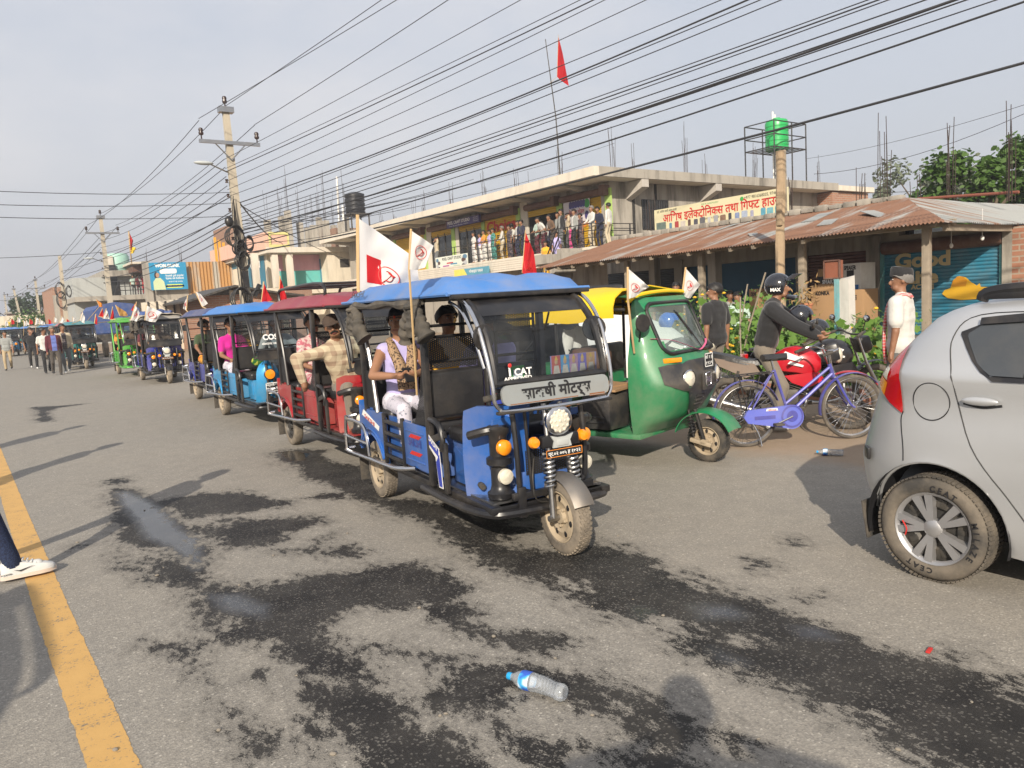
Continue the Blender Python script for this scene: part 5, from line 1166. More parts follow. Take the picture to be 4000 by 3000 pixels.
# low brick house with a sloping roof in front
YL = 41.; LB = thing('brick_house', 'low brick house with a thin sloping tin roof beside the tall concrete pole', 'house', (12, YL, 0)); xa, xb = pu(770, YL), pu(1085, YL); zt = pz(890, 1150, YL)
b = MB(BRICKP); bx(b, xa, xb, YL, YL+6, 0, zt); o = b.build('wall', LB); o.location = (-12, -YL, 0)
xr = pu(890, YL); b = MB(DKSTEEL); G = [(xa-.9, zt-.35), (xr, zt+.35), (pu(1060, YL), zt-.1), (xb+1.0, zt-.3)]
for (p, zp), (q, zq) in zip(G, G[1:]): b.hexa([(p, YL-.8, zp), (q, YL-.8, zq), (q, YL+6, zq), (p, YL+6, zp), (p, YL-.8, zp+.1), (q, YL-.8, zq+.1), (q, YL+6, zq+.1), (p, YL+6, zp+.1)])
b.prism([(xa, zt-.02), (xb, zt-.02), (xr, zt+.33)], (0, YL, 0), (1, 0, 0), UZ, -.2); b.build('roof', LB).location = (-12, -YL, 0)
b = MB(CONCL); bx(b, pu(880, YL), pu(895, YL), YL-.1, YL, 0, zt+.2); b.build('column', LB).location = (-12, -YL, 0)
# white slatted hoarding and flat shed
YW = 46.; FW = thing('site_fence', 'white panel hoarding left of the brick house', 'fence', (7, YW, 0)); b = MB(CREAMW)
for k in range(5): xk = pu(525+k*34, YW); bx(b, xk, xk+.5, YW, YW+.08, 0, pz(600, 1180-k*2, YW))
b.build('panel', FW).location = (-7, -YW, 0); b = MB(DKSTEEL)
for k in range(6): xk = pu(523+k*34, YW); bx(b, xk-.04, xk+.04, YW-.05, YW, 0, pz(600, 1178, YW))
b.build('post', FW).location = (-7, -YW, 0)
# ------------------------------------------------------------ grey house with a balcony of onlookers
YH = 72.; GH = thing('grey_house', 'grey house far down the road with onlookers on its balcony and an outside stair', 'house', (10, YH, 0)); hp = lambda b, n, par=GH: (lambda o: (setattr(o, 'location', (-10, -YH, 0)), o)[1])(b.build(n, par))
GREYW = concrete('grey_wall', (.36, .38, .37), (.44, .45, .43), .3); zf = pz(500, 1152, YH); zr_ = pz(500, 1075, YH)
b = MB(GREYW); bx(b, pu(280, YH), pu(578, YH), YH+2, YH+14, 0, zr_); hp(b, 'wall')
b = MB(CONC); bx(b, pu(270, YH), pu(580, YH), YH, YH+14, zf-.4, zf); bx(b, pu(400, YH), pu(580, YH), YH+1, YH+14, zr_, zr_+.5); hp(b, 'slab')
b = MB(BLACK); 
for z_ in (.4, .75, 1.1): b.rod((pu(455, YH), YH+.1, zf+z_), (pu(575, YH), YH+.1, zf+z_), .035, 6)
for k in range(7): x_ = pu(455+k*20, YH); b.rod((x_, YH+.1, zf), (x_, YH+.1, zf+1.1), .035, 6)
for k in range(6): b.rod((pu(455, YH), YH+.05, zf+.25*k), (pu(400, YH), YH+.05, zf-2.6+.25*k), .05, 6)
hp(b, 'railing')
b = MB(DARKGLASS); bx(b, pu(430, YH), pu(462, YH), YH+1.9, YH+2, zf, zf+2.7); hp(b, 'door')
b = MB(CONCL); bx(b, pu(508, 70), pu(575, 70), 70, 78, pz(540, 1030, 70), pz(540, 1022, 70)); bx(b, pu(568, 70), pu(577, 70), 70, 70.4, 0, pz(540, 1022, 70)); hp(b, 'canopy')
b = MB(BROWN); bx(b, pu(512, 71), pu(566, 71), 71, 74, pz(540, 1062, 71), pz(540, 1035, 71)); hp(b, 'dark_loft')
mt = M('mint_tank', (.3, .5, .42), .5); b = MB(mt).m(mt, True); b.lathe([(.0, 0), (.9, .02), (.95, .3), (.95, 1.3), (.8, 1.55), (0, 1.6)], (pu(480, YH), YH+3, zr_+.5), n=18); b.m(CONCL, False); bx(b, pu(432, YH), pu(455, YH), YH+2, YH+3, zr_+.5, zr_+1.8); b.m(BRICK); bx(b, pu(440, YH), pu(515, YH), YH+4, YH+5, zr_+.4, zr_+2); hp(b, 'roof_tank')
# advert house
YA = 80.; AH = thing('advert_house', 'brick house far off with a blue fridge advert along its balcony', 'house', (8, YA, 0)); za = pz(330, 1150, YA); zb = pz(330, 1090, YA); ah = lambda b, n, par=AH: (lambda o: (setattr(o, 'location', (-8, -YA, 0)), o)[1])(b.build(n, par))
b = MB(BRICKP); bx(b, pu(190, YA), pu(400, YA), YA+1, YA+12, 0, zb-.6); ah(b, 'wall'); b = MB(CONCL); bx(b, pu(235, YA), pu(420, YA), YA-.6, YA+1, za-1.1, za-.6); ah(b, 'slab')
b = MB(CONC)
for u, h in ((195, 0), (255, .4), (390, .2)): bx(b, pu(u, YA)-.2, pu(u, YA)+.2, YA-.5, YA-.1, 0, za+h)
ah(b, 'column')
t, o, w_, h_ = yboard('billboard', 'blue fridge advert on the far balcony', 'billboard', 268, 372, 1090, 1140, YA-1, M('fridge_blue', (.02, .1, .4), .5, 0, .3, .3))
b = MB(M('fridge_green', (.22, .33, .25), .5, 0, .3, 2)); b.prism(rrect(w_*.34, h_*.95, .1), (-w_*.1, -.01, 0), (1, 0, 0), UZ, .01); b.m(TXTWHT); b.prism(rrect(w_*.3, h_*.6, .4), (w_*.3, -.01, h_*.2), (1, 0, 0), UZ, .01); b.text('सेवा', (w_*.28, -.01, -h_*.35), (1, 0, 0), UZ, h_*.28, bold=.03); b.m(TXTORG); b.text('LG', (w_*.3, -.025, h_*.1), (1, 0, 0), UZ, h_*.3, bold=.03) if False else b.ball((w_*.3, -.02, h_*.2), (.5, .01, .35)); b.build('billboard_print', o)
t, o, w_, h_ = yboard('banner', 'white cloth banner with red writing hung from the far balcony', 'banner', 296, 350, 1137, 1162, YA-.8, WHITEP); b = MB(TXTRED); b.text('स~वागतम', (0, -.01, -h_*.2), (1, 0, 0), UZ, h_*.5, fit=w_*.7, bold=.03); b.build('banner_print', o)
YY = 105.; t = thing('yellow_wall', 'yellow and white roadside wall at the far end of the road', 'wall', (pu(60, YY), YY, 0)); b = MB(M('yellow_wall', (.6, .42, .03), .7)); b.box((.6, 0, 1.6), (4.5, .3, 2.0)); b.m(CREAMW); b.box((0, .3, 1.7), (9, .3, 3.2)); b.build('wall', t)
for i, (u, Y, w_, h_, mt) in enumerate(((95, 140, 6, 4.2, BRICKP), (20, 170, 22, 4, CREAMW), (285, 97, 4.5, 5.4, CONC), (238, 125, 5, 5, BRICK), (1420, 70, 9, 5.8, CREAMW))):
    t = thing('distant_house', ('brick house half hidden by the dark roadside tree', 'cream house at the very end of the road', 'concrete house right of the dark roadside tree', 'red brick house behind the leaning thin poles', 'cream house between the pink house and the grey building')[i], 'house', (pu(u, Y), Y, 0)); b = MB(mt); b.box((0, 3, h_/2), (w_, 6, h_)); b.build('wall', t); b = MB(CONC); b.box((0, 3, h_+.1), (w_+.8, 7, .25)); b.build('roof', t)
    b = MB(DARKGLASS)
    for k in range(3): b.box((-w_*.3+k*w_*.3, -.02, h_*.62), (1, .06, 1.2))
    b.build('window', t)
# blue tarpaulin truck
t = thing('truck', 'truck with a bulging blue tarpaulin over its load, behind the green rickshaw', 'truck', (pu(430, 44), 44, 0)); b = MB(TARPB).m(TARPB, True); G = []
hw = (pu(520, 44)-pu(338, 44))/2; zt_ = pz(430, 1190, 44)
for y_ in np.linspace(0, 5, 8): G.append([(x_*hw*(1-.06*(k > 2 and k < 8)), y_, z_+.06*mnoise.noise(Vector((k, y_*2, 1)))) for k, (x_, z_) in enumerate([(-1, 1.2), (-1, 1.8), (-1.01, 2.4), (-.97, zt_-.2), (-.8, zt_), (0, zt_+.12), (.8, zt_), (.97, zt_-.2), (1.01, 2.4), (1, 1.8), (1, 1.2)])])
b.sheet(G); b.sheet([[G[0][k], G[0][10-k]] for k in range(6)]); b.build('tarpaulin', t)
b = MB(DKSTEEL); b.box((0, 2.5, .95), (hw*1.9, 5, .4)); b.build('bed', t); b = MB(TARPB); b.box((0, .3, 1.5), (hw*1.9, .5, 1.2), bev=.05); b.build('tailboard', t)
for sx in (-1, 1):
    for y_ in (-.8, 3.6): wheel(t, 'wheel', (sx*hw*.75, y_, .42), .42, .22, RIMTAN, DUSTYRUB, tread=False, n=18)
# ------------------------------------------------------------ hatchback car (local: faces -y, left side at -x)
def hatchback(name, label, loc, rz, pm, sc=1., rail=False, letters=True, group=None):
    t = thing(name, label, 'car', (loc[0], loc[1], 0), rz, group)
    def lerp(tab, z):
        for (a, va), (b_, vb) in zip(tab, tab[1:]):
            if z <= b_: return va+(vb-va)*max(0, (z-a))/(b_-a)
        return tab[-1][1]
    HW = [(.2, .70), (.3, .735), (.45, .755), (.62, .768), (.8, .765), (.95, .752), (1.05, .755), (1.13, .752), (1.2, .725), (1.3, .69), (1.41, .635), (1.47, .58), (1.5, .5)]
    YR = [(.2, 1.60), (.33, 1.69), (.45, 1.735), (.62, 1.75), (.8, 1.70), (.92, 1.665), (1.1, 1.60), (1.27, 1.47), (1.41, 1.33), (1.47, 1.22), (1.5, 1.08)]
    YF = [(.2, -1.62), (.4, -1.70), (.6, -1.70), (.8, -1.62), (.95, -1.35), (1.05, -.95), (1.2, -.72), (1.41, -.35), (1.5, -.1)]
    RZ = [.2, .26, .32, .38, .44, .5, .56, .62, .68, .74, .8, .86, .92, .98, 1.04, 1.09, 1.13, 1.16, 1.2, 1.25, 1.3, 1.35, 1.41, 1.45, 1.48, 1.5]
    def P(s, z):  # s in 0..1 around the left outline: 0 front centre, .5 side middle, 1 rear centre
        yr, yf, hw = lerp(YR, z), lerp(YF, z), lerp(HW, z); a = PI*s; n = 5.5
        c, s_ = math.cos(a), math.sin(a)
        y = (yr+yf)/2-(yr-yf)/2*math.copysign(abs(c)**(2/n), c); x = -hw*abs(s_)**(2/n)
        fl = .018*math.exp(-((y-1.19)/.33)**2-((z-.5)/.3)**2)+.018*math.exp(-((y+1.19)/.33)**2-((z-.5)/.3)**2)
        cr_ = .012*math.exp(-((z-1.11)/.035)**2)
        return Vector((x*(1)+(-fl-cr_)*(abs(s_) > .5), y, z))
    def sy(y, z, off=.004):
        lo, hi = .5-.499, .5+.499
        for _ in range(40):
            mid = (lo+hi)/2
            if P(mid, z).y < y: lo = mid
            else: hi = mid
        p = P(lo, z); q = P(min(lo+.01, 1), z); u_ = P(lo, z+.01)
        n = (q-p).cross(u_-p).normalized(); n = n if n.x < 0 or abs(n.x) < .3 else -n
        if n.y < -.9: n = -n
        return p+n*off
    _w = list(np.linspace(-.985, .985, 72)); S_ = sorted([math.acos(-math.copysign(abs(w)**2.75, w))/PI for w in _w]+[q/PI for q in np.linspace(0, .27, 9)]+[1-q/PI for q in np.linspace(0, .27, 9)])
    AR = .365; arcs = ((1.19, .29), (-1.19, .29))
    b = MB(pm).m(pm, True)
    for sg in (-1, 1):
        V_ = []; idx_ = {}
        for i, s in enumerate(S_):
            for j, z in enumerate(RZ):
                p = P(s, z)
                if abs(p.x) > .45:
                    for (cy, cz) in arcs:
                        d = Vector((p.y-cy, p.z-cz))
                        if .7*AR < d.length < AR+.022 and d.length > 0: d = d.normalized()*AR; p.y, p.z = cy+d.x, cz+d.y
                V_.append((p.x if sg < 0 else -p.x, p.y, p.z))
        nz = len(RZ); fs = []
        for i in range(len(S_)-1):
            for j in range(nz-1):
                q = (i*nz+j, i*nz+j+1, (i+1)*nz+j+1, (i+1)*nz+j); cx = sum(abs(V_[k][0]) for k in q)/4; cy = sum(V_[k][1] for k in q)/4; cz = sum(V_[k][2] for k in q)/4
                if cx > .4 and any((cy-a)**2+(cz-c)**2 < (AR-.006)**2 for a, c in arcs): continue
                fs.append(q if sg < 0 else q[::-1])
        b.add(V_, fs, True)
    # roof skin
    G = []
    for s in S_: G.append([Vector((P(s, 1.5).x*k, P(s, 1.5).y, 1.5+.028*(1-k*k)*min(1, 4*s*(1-s)))) for k in (1, .75, .5, .25, 0, -.25, -.5, -.75, -1)])
    b.sheet(G[::-1]); body = b.build('body', t)
    def line(name, pts, r=.0035, mat=None, par=body):
        b = MB(mat or TXTBLK)
        for pl in pts: b.tube([sy(y, z, .0) for y, z in spline2(pl)], r, 5)
        return b.build(name, par)
    def spline2(pl): return [(p.x, p.y) for p in spline([(a, c, 0) for a, c in pl], 5)]
    line('door_seam', [[(.62, 1.44), (1.02, 1.43), (1.13, 1.32), (1.10, 1.12), (1.0, .77), (.83, .53), (.74, .39), (.70, .26)], [(-.1, 1.42), (-.12, 1.1), (-.08, .6), (-.1, .3)], [(1.37, .91), (1.38, .86), (1.36, .72), (1.355, .64)], [(1.21+.1*math.cos(a*PI/12), .98+.1*math.sin(a*PI/12)) for a in range(25)]])
    def patch(name, yz0, yz1, mat, off=.006, n=10, par=body, sgs=(-1, 1)):
        """surface patch between two polylines (lower, upper) in (y, z)"""
        b = MB(mat).m(mat, True)
        for sg in sgs:
            G = []
            for i in range(n+1):
                f = i/n; lo = interp(yz0, f); hi = interp(yz1, f); G.append([(lambda p: (p.x if sg < 0 else -p.x, p.y, p.z))(sy(lo[0]+(hi[0]-lo[0])*k/6, lo[1]+(hi[1]-lo[1])*k/6, off)) for k in range(7)])
            b.sheet(G if sg < 0 else G[::-1])
        return b.build(name, par)
    def interp(pl, f):
        L = [0]
        for a, c in zip(pl, pl[1:]): L.append(L[-1]+math.hypot(c[0]-a[0], c[1]-a[1]))
        d = f*L[-1]
        for k in range(len(pl)-1):
            if d <= L[k+1]+1e-9: q = (d-L[k])/(L[k+1]-L[k]+1e-9); return (pl[k][0]+(pl[k+1][0]-pl[k][0])*q, pl[k][1]+(pl[k+1][1]-pl[k][1])*q)
        return pl[-1]
    SMOKE = M('smoked_window', (.05, .056, .062), .06, 0, .2, 2, spec=.7, dirt=.12)
    patch('window_trim', [(-.62, 1.09), (.2, 1.105), (.92, 1.105), (1.0, 1.18), (1.09, 1.33)], [(-.62, 1.15), (-.4, 1.36), (.1, 1.42), (.9, 1.425), (1.09, 1.345)], BLACK, .006, 24)
    patch('window', [(-.05, 1.125), (.4, 1.125), (.72, 1.125)], [(-.05, 1.385), (.4, 1.395), (.72, 1.395)], SMOKE, .010, 10)
    patch('window', [(-.55, 1.125), (-.16, 1.125)], [(-.4, 1.33), (-.16, 1.385)], SMOKE, .010, 8)
    patch('quarter_window', [(.765, 1.128), (.92, 1.13), (.985, 1.19), (1.05, 1.32)], [(.765, 1.395), (.88, 1.39), (.98, 1.385), (1.05, 1.335)], SMOKE, .010, 8)
    if letters: patch('rain_visor', [(.0, 1.385), (.6, 1.40), (1.0, 1.375)], [(.0, 1.425), (.6, 1.44), (1.0, 1.405)], BLACK, .022, 12)
    patch('tail_light', [(1.372, .90), (1.46, .95), (1.56, 1.04), (1.615, 1.07)], [(1.366, .915), (1.38, 1.05), (1.40, 1.18), (1.385, 1.275)][::1], REDLENS, .008, 12)
    patch('tail_indicator', [(1.50, .985), (1.565, 1.045), (1.605, 1.06)], [(1.475, 1.06), (1.525, 1.09), (1.585, 1.10)], AMBER, .010, 8)
    patch('reverse_lamp', [(1.478, 1.075), (1.53, 1.10), (1.58, 1.105)], [(1.465, 1.13), (1.50, 1.145), (1.54, 1.145)], LENS, .010, 8)
    b = MB(pm).m(pm, True)
    for sg in (-1, 1):
        for y_ in (.955, -.25): q = sy(y_, 1.005, .022); b.T = Matrix.Translation((q.x*-sg, q.y, q.z)); b.ball((0, 0, 0), (.016, .088, .022), 14, 8)
    b.T = None; b.build('door_handle', body)
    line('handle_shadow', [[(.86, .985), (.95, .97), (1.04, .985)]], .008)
    # rear glass, bumper insert, spoiler, rails
    b = MB(DARKGLASS).m(DARKGLASS, True); b.sheet([[(x_, lerp(YR, z)-.16*abs(x_/.6)**4+.004, z) for z in np.linspace(1.40, 1.10, 6)] for x_ in np.linspace(-.5, .5, 9)]); b.build('rear_window', body)
    b = MB(BLACK).m(BLACK, True)
    for sg in (-1, 1): q = sy(1.60, .64, .01); b.T = Matrix.Translation((q.x*-sg, q.y, q.z)) @ Matrix.Rotation(.9*sg, 4, 'Z'); b.box((0, 0, 0), (.02, .10, .07), bev=.012)
    b.T = None; b.build('bumper_reflector', body)
    b = MB(BLACK).m(BLACK, True)
    for sg in (-1, 1): b.tube(spline([(sg*.50, 1.06, 1.50), (sg*.505, 1.0, 1.55), (sg*.51, .6, 1.566), (sg*.5, -.3, 1.56), (sg*.46, -.4, 1.51)], 5), .022, 6, flat=1.4); b.box((sg*.505, .9, 1.53), (.03, .3, .05), bev=.01)
    b.build('roof_rail', t)
    # wheel arch liners and underside
    b = MB(TXTBLK).m(TXTBLK, True)
    for cy, cz in arcs:
        for sg in (-1, 1): b.sheet([[(sg*x_, cy+(AR+.004)*math.cos(R(a)), cz+(AR+.004)*math.sin(R(a))) for a in range(-15, 196, 10)] for x_ in (.745, .45)])
    b.box((0, 0, .3), (1.1, 3.0, .14)); b.build('underbody', t)
    b = MB(pm).m(pm, True)
    for cy, cz in arcs:
        for sg in (-1, 1): b.tube([(lambda p: (p.x*-sg, p.y, p.z))(sy(cy+AR*math.cos(R(a)), max(.21, cz+AR*math.sin(R(a))), -.010)) for a in range(-10, 191, 8)], .009, 6)
    b.build('wheel_arch', body)
    b = MB(RUBBER)
    for sg in (-1, 1): b.box((sg*.66, 1.58, .26), (.16, .015, .22), rx=-.15, bev=.006)
    b.build('mud_flap', t)
    # wheels with ten-spoke trim and tyre lettering
    SIL = M('wheel_silver', (.42, .42, .43), .38, .7, .08, 6, dirt=.25); TYRE = M('car_tyre', (.045, .042, .038), .85, 0, .3, 5, dirt=.6)
    for cy, cz in arcs:
        for sg in (-1, 1):
            r = .29; xo = sg*.70
            b = MB(SIL).m(SIL, True); T = Matrix.Translation((xo, cy, cz)) @ (Matrix.Rotation(-PI/2, 4, 'Y') if sg < 0 else Matrix.Rotation(PI/2, 4, 'Y')); b.T = T
            b.lathe([(.185, .02), (.198, .045), (.203, .06), (.198, .068), (.186, .062), (.178, .045)], n=48, caps=False); b.lathe([(.05, .0), (.05, .052), (.036, .062), (0, .064)], n=24)
            for k in range(5):
                for dl in (-7, 7):
                    a = R(72*k+dl+18); a2 = R(72*k+dl*1.6+18); w1, w2 = .019, .027; d1 = Vector((math.cos(a), math.sin(a), 0)); d2 = Vector((math.cos(a2), math.sin(a2), 0)); n1 = Vector((-d1.y, d1.x, 0)); n2 = Vector((-d2.y, d2.x, 0)); p, q = d1*.045, d2*.19
                    b.hexa([p-n1*w1*.8+Vector((0, 0, .02)), p+n1*w1*.8+Vector((0, 0, .02)), q+n2*w2+Vector((0, 0, .025)), q-n2*w2+Vector((0, 0, .025)), p-n1*w1*.7+Vector((0, 0, .056)), p+n1*w1*.7+Vector((0, 0, .056)), q+n2*w2*.8+Vector((0, 0, .063)), q-n2*w2*.8+Vector((0, 0, .063))])
            wl = b.build('wheel', t)
            b = MB(DKSTEEL).m(DKSTEEL, True); b.T = T; b.lathe([(.19, -.02), (.185, .02), (.12, .03), (.1, .012), (.0, .012)], n=32, caps=False)
            for k in range(5): a = R(72*k+54); b.box((math.cos(a)*.14, math.sin(a)*.14, .026), (.05, .03, .01), rz=a, bev=.004)
            b.build('steel_rim', wl)
            b = MB(TYRE).m(TYRE, True); b.T = T; b.lathe([(.19, -.1), (.25, -.108), (.278, -.09), (.288, -.05), (.29, 0), (.288, .03), (.279, .062), (.262, .078), (.235, .082), (.212, .078), (.2, .064)], n=64, caps=False)
            if letters:
                for k in range(72):
                    a = 2*PI*k/72
                    for zz, hh in ((.045, .05), (-.01, .04), (-.065, .05)): b.T = T @ Matrix.Rotation(a+zz, 4, 'Z') @ Matrix.Translation((.288, 0, zz)); b.box((0, 0, 0), (.009, .017, hh))
            tl = b.build('tyre', wl)
            if letters and sg < 0 and cy > 0:
                b = MB(TXTBLK)
                for word, a0, rr_ in (('CEAT', 160, .225), ('CEAT', -22, .225), ('MILAZE', 258, .228)):
                    for i, ch in enumerate(word):
                        a = R(a0-(i-len(word)/2)*9.5); b.T = T @ Matrix.Rotation(a, 4, 'Z') @ Matrix.Translation((rr_, 0, .081)) @ Matrix.Rotation(-PI/2, 4, 'Z'); b.text(ch, (0, -.012, 0), (1, 0, 0), (0, 1, 0), .042, bold=.035)
                b.build('tyre_lettering', tl)
                b = MB(TXTRED); b.T = T; b.tube(spline([(.02, .155, .07), (-.02, .13, .075), (-.06, .14, .07)], 4), .004, 5); b.T = None; b.build('red_thread', wl)
    return t
SILVER = M('silver_paint', (.52, .53, .54), .34, .5, .03, 3)
CAR = hatchback('parked_car', 'silver hatchback with its rear half in view, red tail light toward the motorbikes', (4.10+.755, 1.93-1.19, 0), 0, SILVER)
WCAR = hatchback('parked_car', 'white car behind the green and yellow auto rickshaw', (8.6, 9.9, 0), R(-3), WHITEP, letters=False); WCAR.scale = (1.12, 1.15, 1.14)

# ------------------------------------------------------------ green and yellow auto rickshaw
AG = paint('auto_green', (.008, .20, .075), .28, 0.); AY = M('yellow_hood', (.78, .50, .01), .6, 0, .06, 3, dirt=.06); AB = M('auto_black', (.028, .028, .03), .42, 0, .2, 6, dirt=.3)
dg = -13.; f_ = np.array([-math.sin(R(dg)), -math.cos(R(dg))]); ac = np.array([5.61, 4.71])-1.0*f_+np.array([.03, .02])
AU = thing('auto_rickshaw', 'green auto rickshaw with a yellow hood parked between the queue and the bicycle', 'auto rickshaw', (ac[0], ac[1], 0), -R(dg))
def cabring(z):
    """left half outline of the cab shell at height z, from side to nose"""
    k = max(0, min(1, (1.0-z)/.7)); hw = .56+.06*math.sin(min(1, max(0, (z-.25)/.9))*PI*.8)-(.10*(z-1.05)/.55 if z > 1.05 else 0)
    yn = -.78-.20*max(0, 1-abs(z-.78)/.36)**.8 if z < 1.05 else -.86+.26*(z-1.05)/.55
    if z < .45: yn += .25*((.45-z)/.2)
    return hw, yn
rows = np.linspace(.27, 1.6, 30)
b = MB(AG).m(AG, True); G = []
for z in rows:
    hw, yn = cabring(z); row = []
    for i in range(25):
        a = -1+2*i/24; e = 4.4; x = hw*math.copysign(min(1, abs(a)*1.12)**1.0, a) if abs(a) < .9 else math.copysign(hw, a); q = abs(a)
        y = yn+(-.52-yn)*(q**e)
        row.append((x*(1 if q < .93 else 1), y, z))
    G.append(row)
V_ = [p for r_ in G for p in r_]; fs = []
def wsout(x, z): return abs(x) < .40-.02*(z-1.1) and 1.09 < z < 1.52
for i in range(len(G)-1):
    for j in range(24):
        q = (i*25+j, i*25+j+1, (i+1)*25+j+1, (i+1)*25+j); cx = sum(V_[k][0] for k in q)/4; cz = sum(V_[k][2] for k in q)/4
        if not wsout(cx, cz): fs.append(q)
b.add(V_, fs, True)
b.sheet([[(-.52+1.04*i/8, -.60+.0*i, 1.6+.03*math.sin(PI*i/8)), (-.52+1.04*i/8, -.35, 1.62+.04*math.sin(PI*i/8))] for i in range(9)]); body = b.build('cab', AU)
def cabpt(x, z, off=.006):
    hw, yn = cabring(z); q = abs(x)/hw/1.12*1.0; return Vector((x, yn+(-.52-yn)*(min(1, q)**4.4)-off, z))
b = MB(AUTOGLASS).m(AUTOGLASS, True); b.sheet([[cabpt(x, z, -.004) for z in np.linspace(1.53, 1.07, 8)] for x in np.linspace(.43, -.43, 13)]); ws = b.build('windscreen', AU)
b = MB(BLACK).m(BLACK, True); pts = [cabpt(x, z, .008) for x, z in [(p[0], 1.305+p[1]) for p in rrect(.86, .47, .09, 4)]]; b.tube(pts, .018, 8, closed=True); b.tube([cabpt(-.02, 1.46, .02), cabpt(.08, 1.3, .03), cabpt(.2, 1.08, .02)], .006, 5); b.tube([cabpt(.0, 1.44, .02), cabpt(.12, 1.22, .025)], .012, 5); b.build('windscreen_seal', ws)
b = MB(AB).m(AB, True)
b.sheet([[cabpt(x, z, .016) for z in np.linspace(zt, zb, 7)] for x, zt, zb in [(-.53, .96, .80), (-.45, .975, .76), (-.36, .975, .73), (-.27, .97, .71), (-.2, .985, .62), (-.14, .99, .52), (0, .99, .47), (.14, .99, .52), (.2, .985, .62), (.27, .97, .71), (.36, .975, .73), (.45, .975, .76), (.53, .96, .80)][::-1]])
for z_ in (.64, .60, .56): b.box((0, cabring(z_)[1]-.02, z_), (.16-.3*(.64-z_), .012, .012), bev=.004)
b.box((0, -1.0, .78), (.15, .03, .17), bev=.02)
nose = b.build('nose_panel', AU)
b = MB(CHROME).m(CHROME, True); pts = [(p[0], -1.02, .80+p[1]) for p in rrect(.10, .12, .02)]; b.tube(pts, .006, 6, closed=True); b.text('RE', (0, -1.02, .775), (1, 0, 0), UZ, .07, bold=.04); b.build('badge', nose)
for s in (-1, 1):
    c_ = cabpt(s*.27, .83, .0); b = MB(CHROME).m(CHROME, True); b.lathe([(.05, -.03), (.082, 0), (.085, .02), (.075, .03)], c_, (s*.25, -1, .02), 20, caps=False); h_ = b.build('headlight', nose); b = MB(LENS).m(LENS, True); b.lathe([(.076, .02), (.05, .038), (0, .045)], c_, (s*.25, -1, .02), 20); b.build('lens', h_)
    b = MB(AMBER).m(AMBER, True); b.box(cabpt(s*.38, 1.01, .012), (.19, .03, .045), rz=s*.55, bev=.01); b.build('indicator', AU)
plate(AU, 'number_plate', (0.07, -.99, .975), .16, .13, ['को १ ह', '१९३९'])
# rear body, floor, seats, engine cover, hood
b = MB(AG).m(AG, False); b.box((0, .15, .30), (1.16, 1.5, .05), bev=.015); b.box((0, .95, .62), (1.2, .62, .66), bev=.06); b.box((-.585, .45, .42), (.03, .75, .28), bev=.01); b.box((.585, .2, .5), (.03, 1.2, .42), bev=.01); b.box((0, .3, .62), (1.1, .04, .5)); b.box((-.57, -.42, .55), (.03, .22, .55), bev=.012) if False else None
b.box((0, 1.2, 1.02), (1.16, .1, .5), bev=.03); b.build('body', AU)
b = MB(AB).m(AB, True); b.box((-.42, -.12, .52), (.36, .34, .36), bev=.05)
for z_ in (.42, .47): b.box((-.605, -.12, z_), (.02, .22, .018), bev=.006)
b.build('side_box', AU)
b = MB(CARD); b.box((-.25, -.08, .725), (.62, .42, .02), rz=.1); b.box((-.3, -.02, .745), (.5, .3, .012), rz=-.15, rx=.04); b.build('cardboard_seat_cover', AU)
b = MB(VINYL); b.box((0, -.08, .68), (.95, .4, .08), bev=.03); b.box((0, .62, .78), (1.1, .5, .12), bev=.04); b.box((0, .9, 1.1), (1.1, .1, .5), bev=.04); b.box((0, .27, .98), (1.0, .06, .3), bev=.02); b.build('seat', AU)
b = MB(AY).m(AY, True); G = []
for y in np.linspace(-.42, 1.3, 14): G.append([(x, y, z+.012*math.sin(y*9+x*3)) for x, z in [(-.66, 1.42-.03*math.sin((y+.4)*1.8)), (-.66, 1.52), (-.62, 1.60), (-.5, 1.66), (0, 1.70), (.5, 1.66), (.62, 1.60), (.66, 1.52), (.66, 1.42)]])
b.sheet(G, .012); b.sheet([[(x, 1.3+.05, z2) for z2 in (z, .95)] for x, z in [(-.6, 1.6), (0, 1.68), (.6, 1.6)]]); b.tube(spline([(-.55, -.5, 1.56), (-.45, -.56, 1.625), (0, -.58, 1.65), (.45, -.56, 1.625), (.55, -.5, 1.56)], 4), .02, 8); b.build('hood', AU)
b = MB(BLACK).m(BLACK, True)
for s in (-1, 1): b.rod((s*.6, 1.15, .9), (s*.62, 1.15, 1.6), .02); b.rod((s*.6, .3, .7), (s*.62, .3, 1.58), .016); b.rod((s*.6, -.5, 1.5), (s*.63, 1.2, 1.56), .016)
b.rod((-.6, .9, .95), (-.6, .3, 1.5), .014); b.build('hood_frame', AU)
b = MB(BLACK).m(BLACK, True); b.lathe([(0, -.02), (.05, -.015), (.085, 0), (.08, .014), (0, .014)], (-.62, -.70, 1.37), (-.3, -1, 0), 18); b.rod((-.6, -.68, 1.37), (-.56, -.62, 1.2), .008); b.build('mirror', AU)
wheel(AU, 'wheel', (0, -1.0, .205), .205, .11, RIMTAN, RUBBER, n=28)
for s in (-1, 1): wheel(AU, 'wheel', (s*.53, .95, .205), .205, .11, RIMTAN, RUBBER, tread=False, n=20)
b = MB(AG).m(AG, True); b.sheet([[(x, -1.0-(.30-.5*x*x)*math.cos(R(a)), .205+(.31-1.6*x*x)*math.sin(R(a))) for a in range(24, 172, 10)] for x in np.linspace(-.13, .13, 9)], -.008); b.build('mudguard', AU)
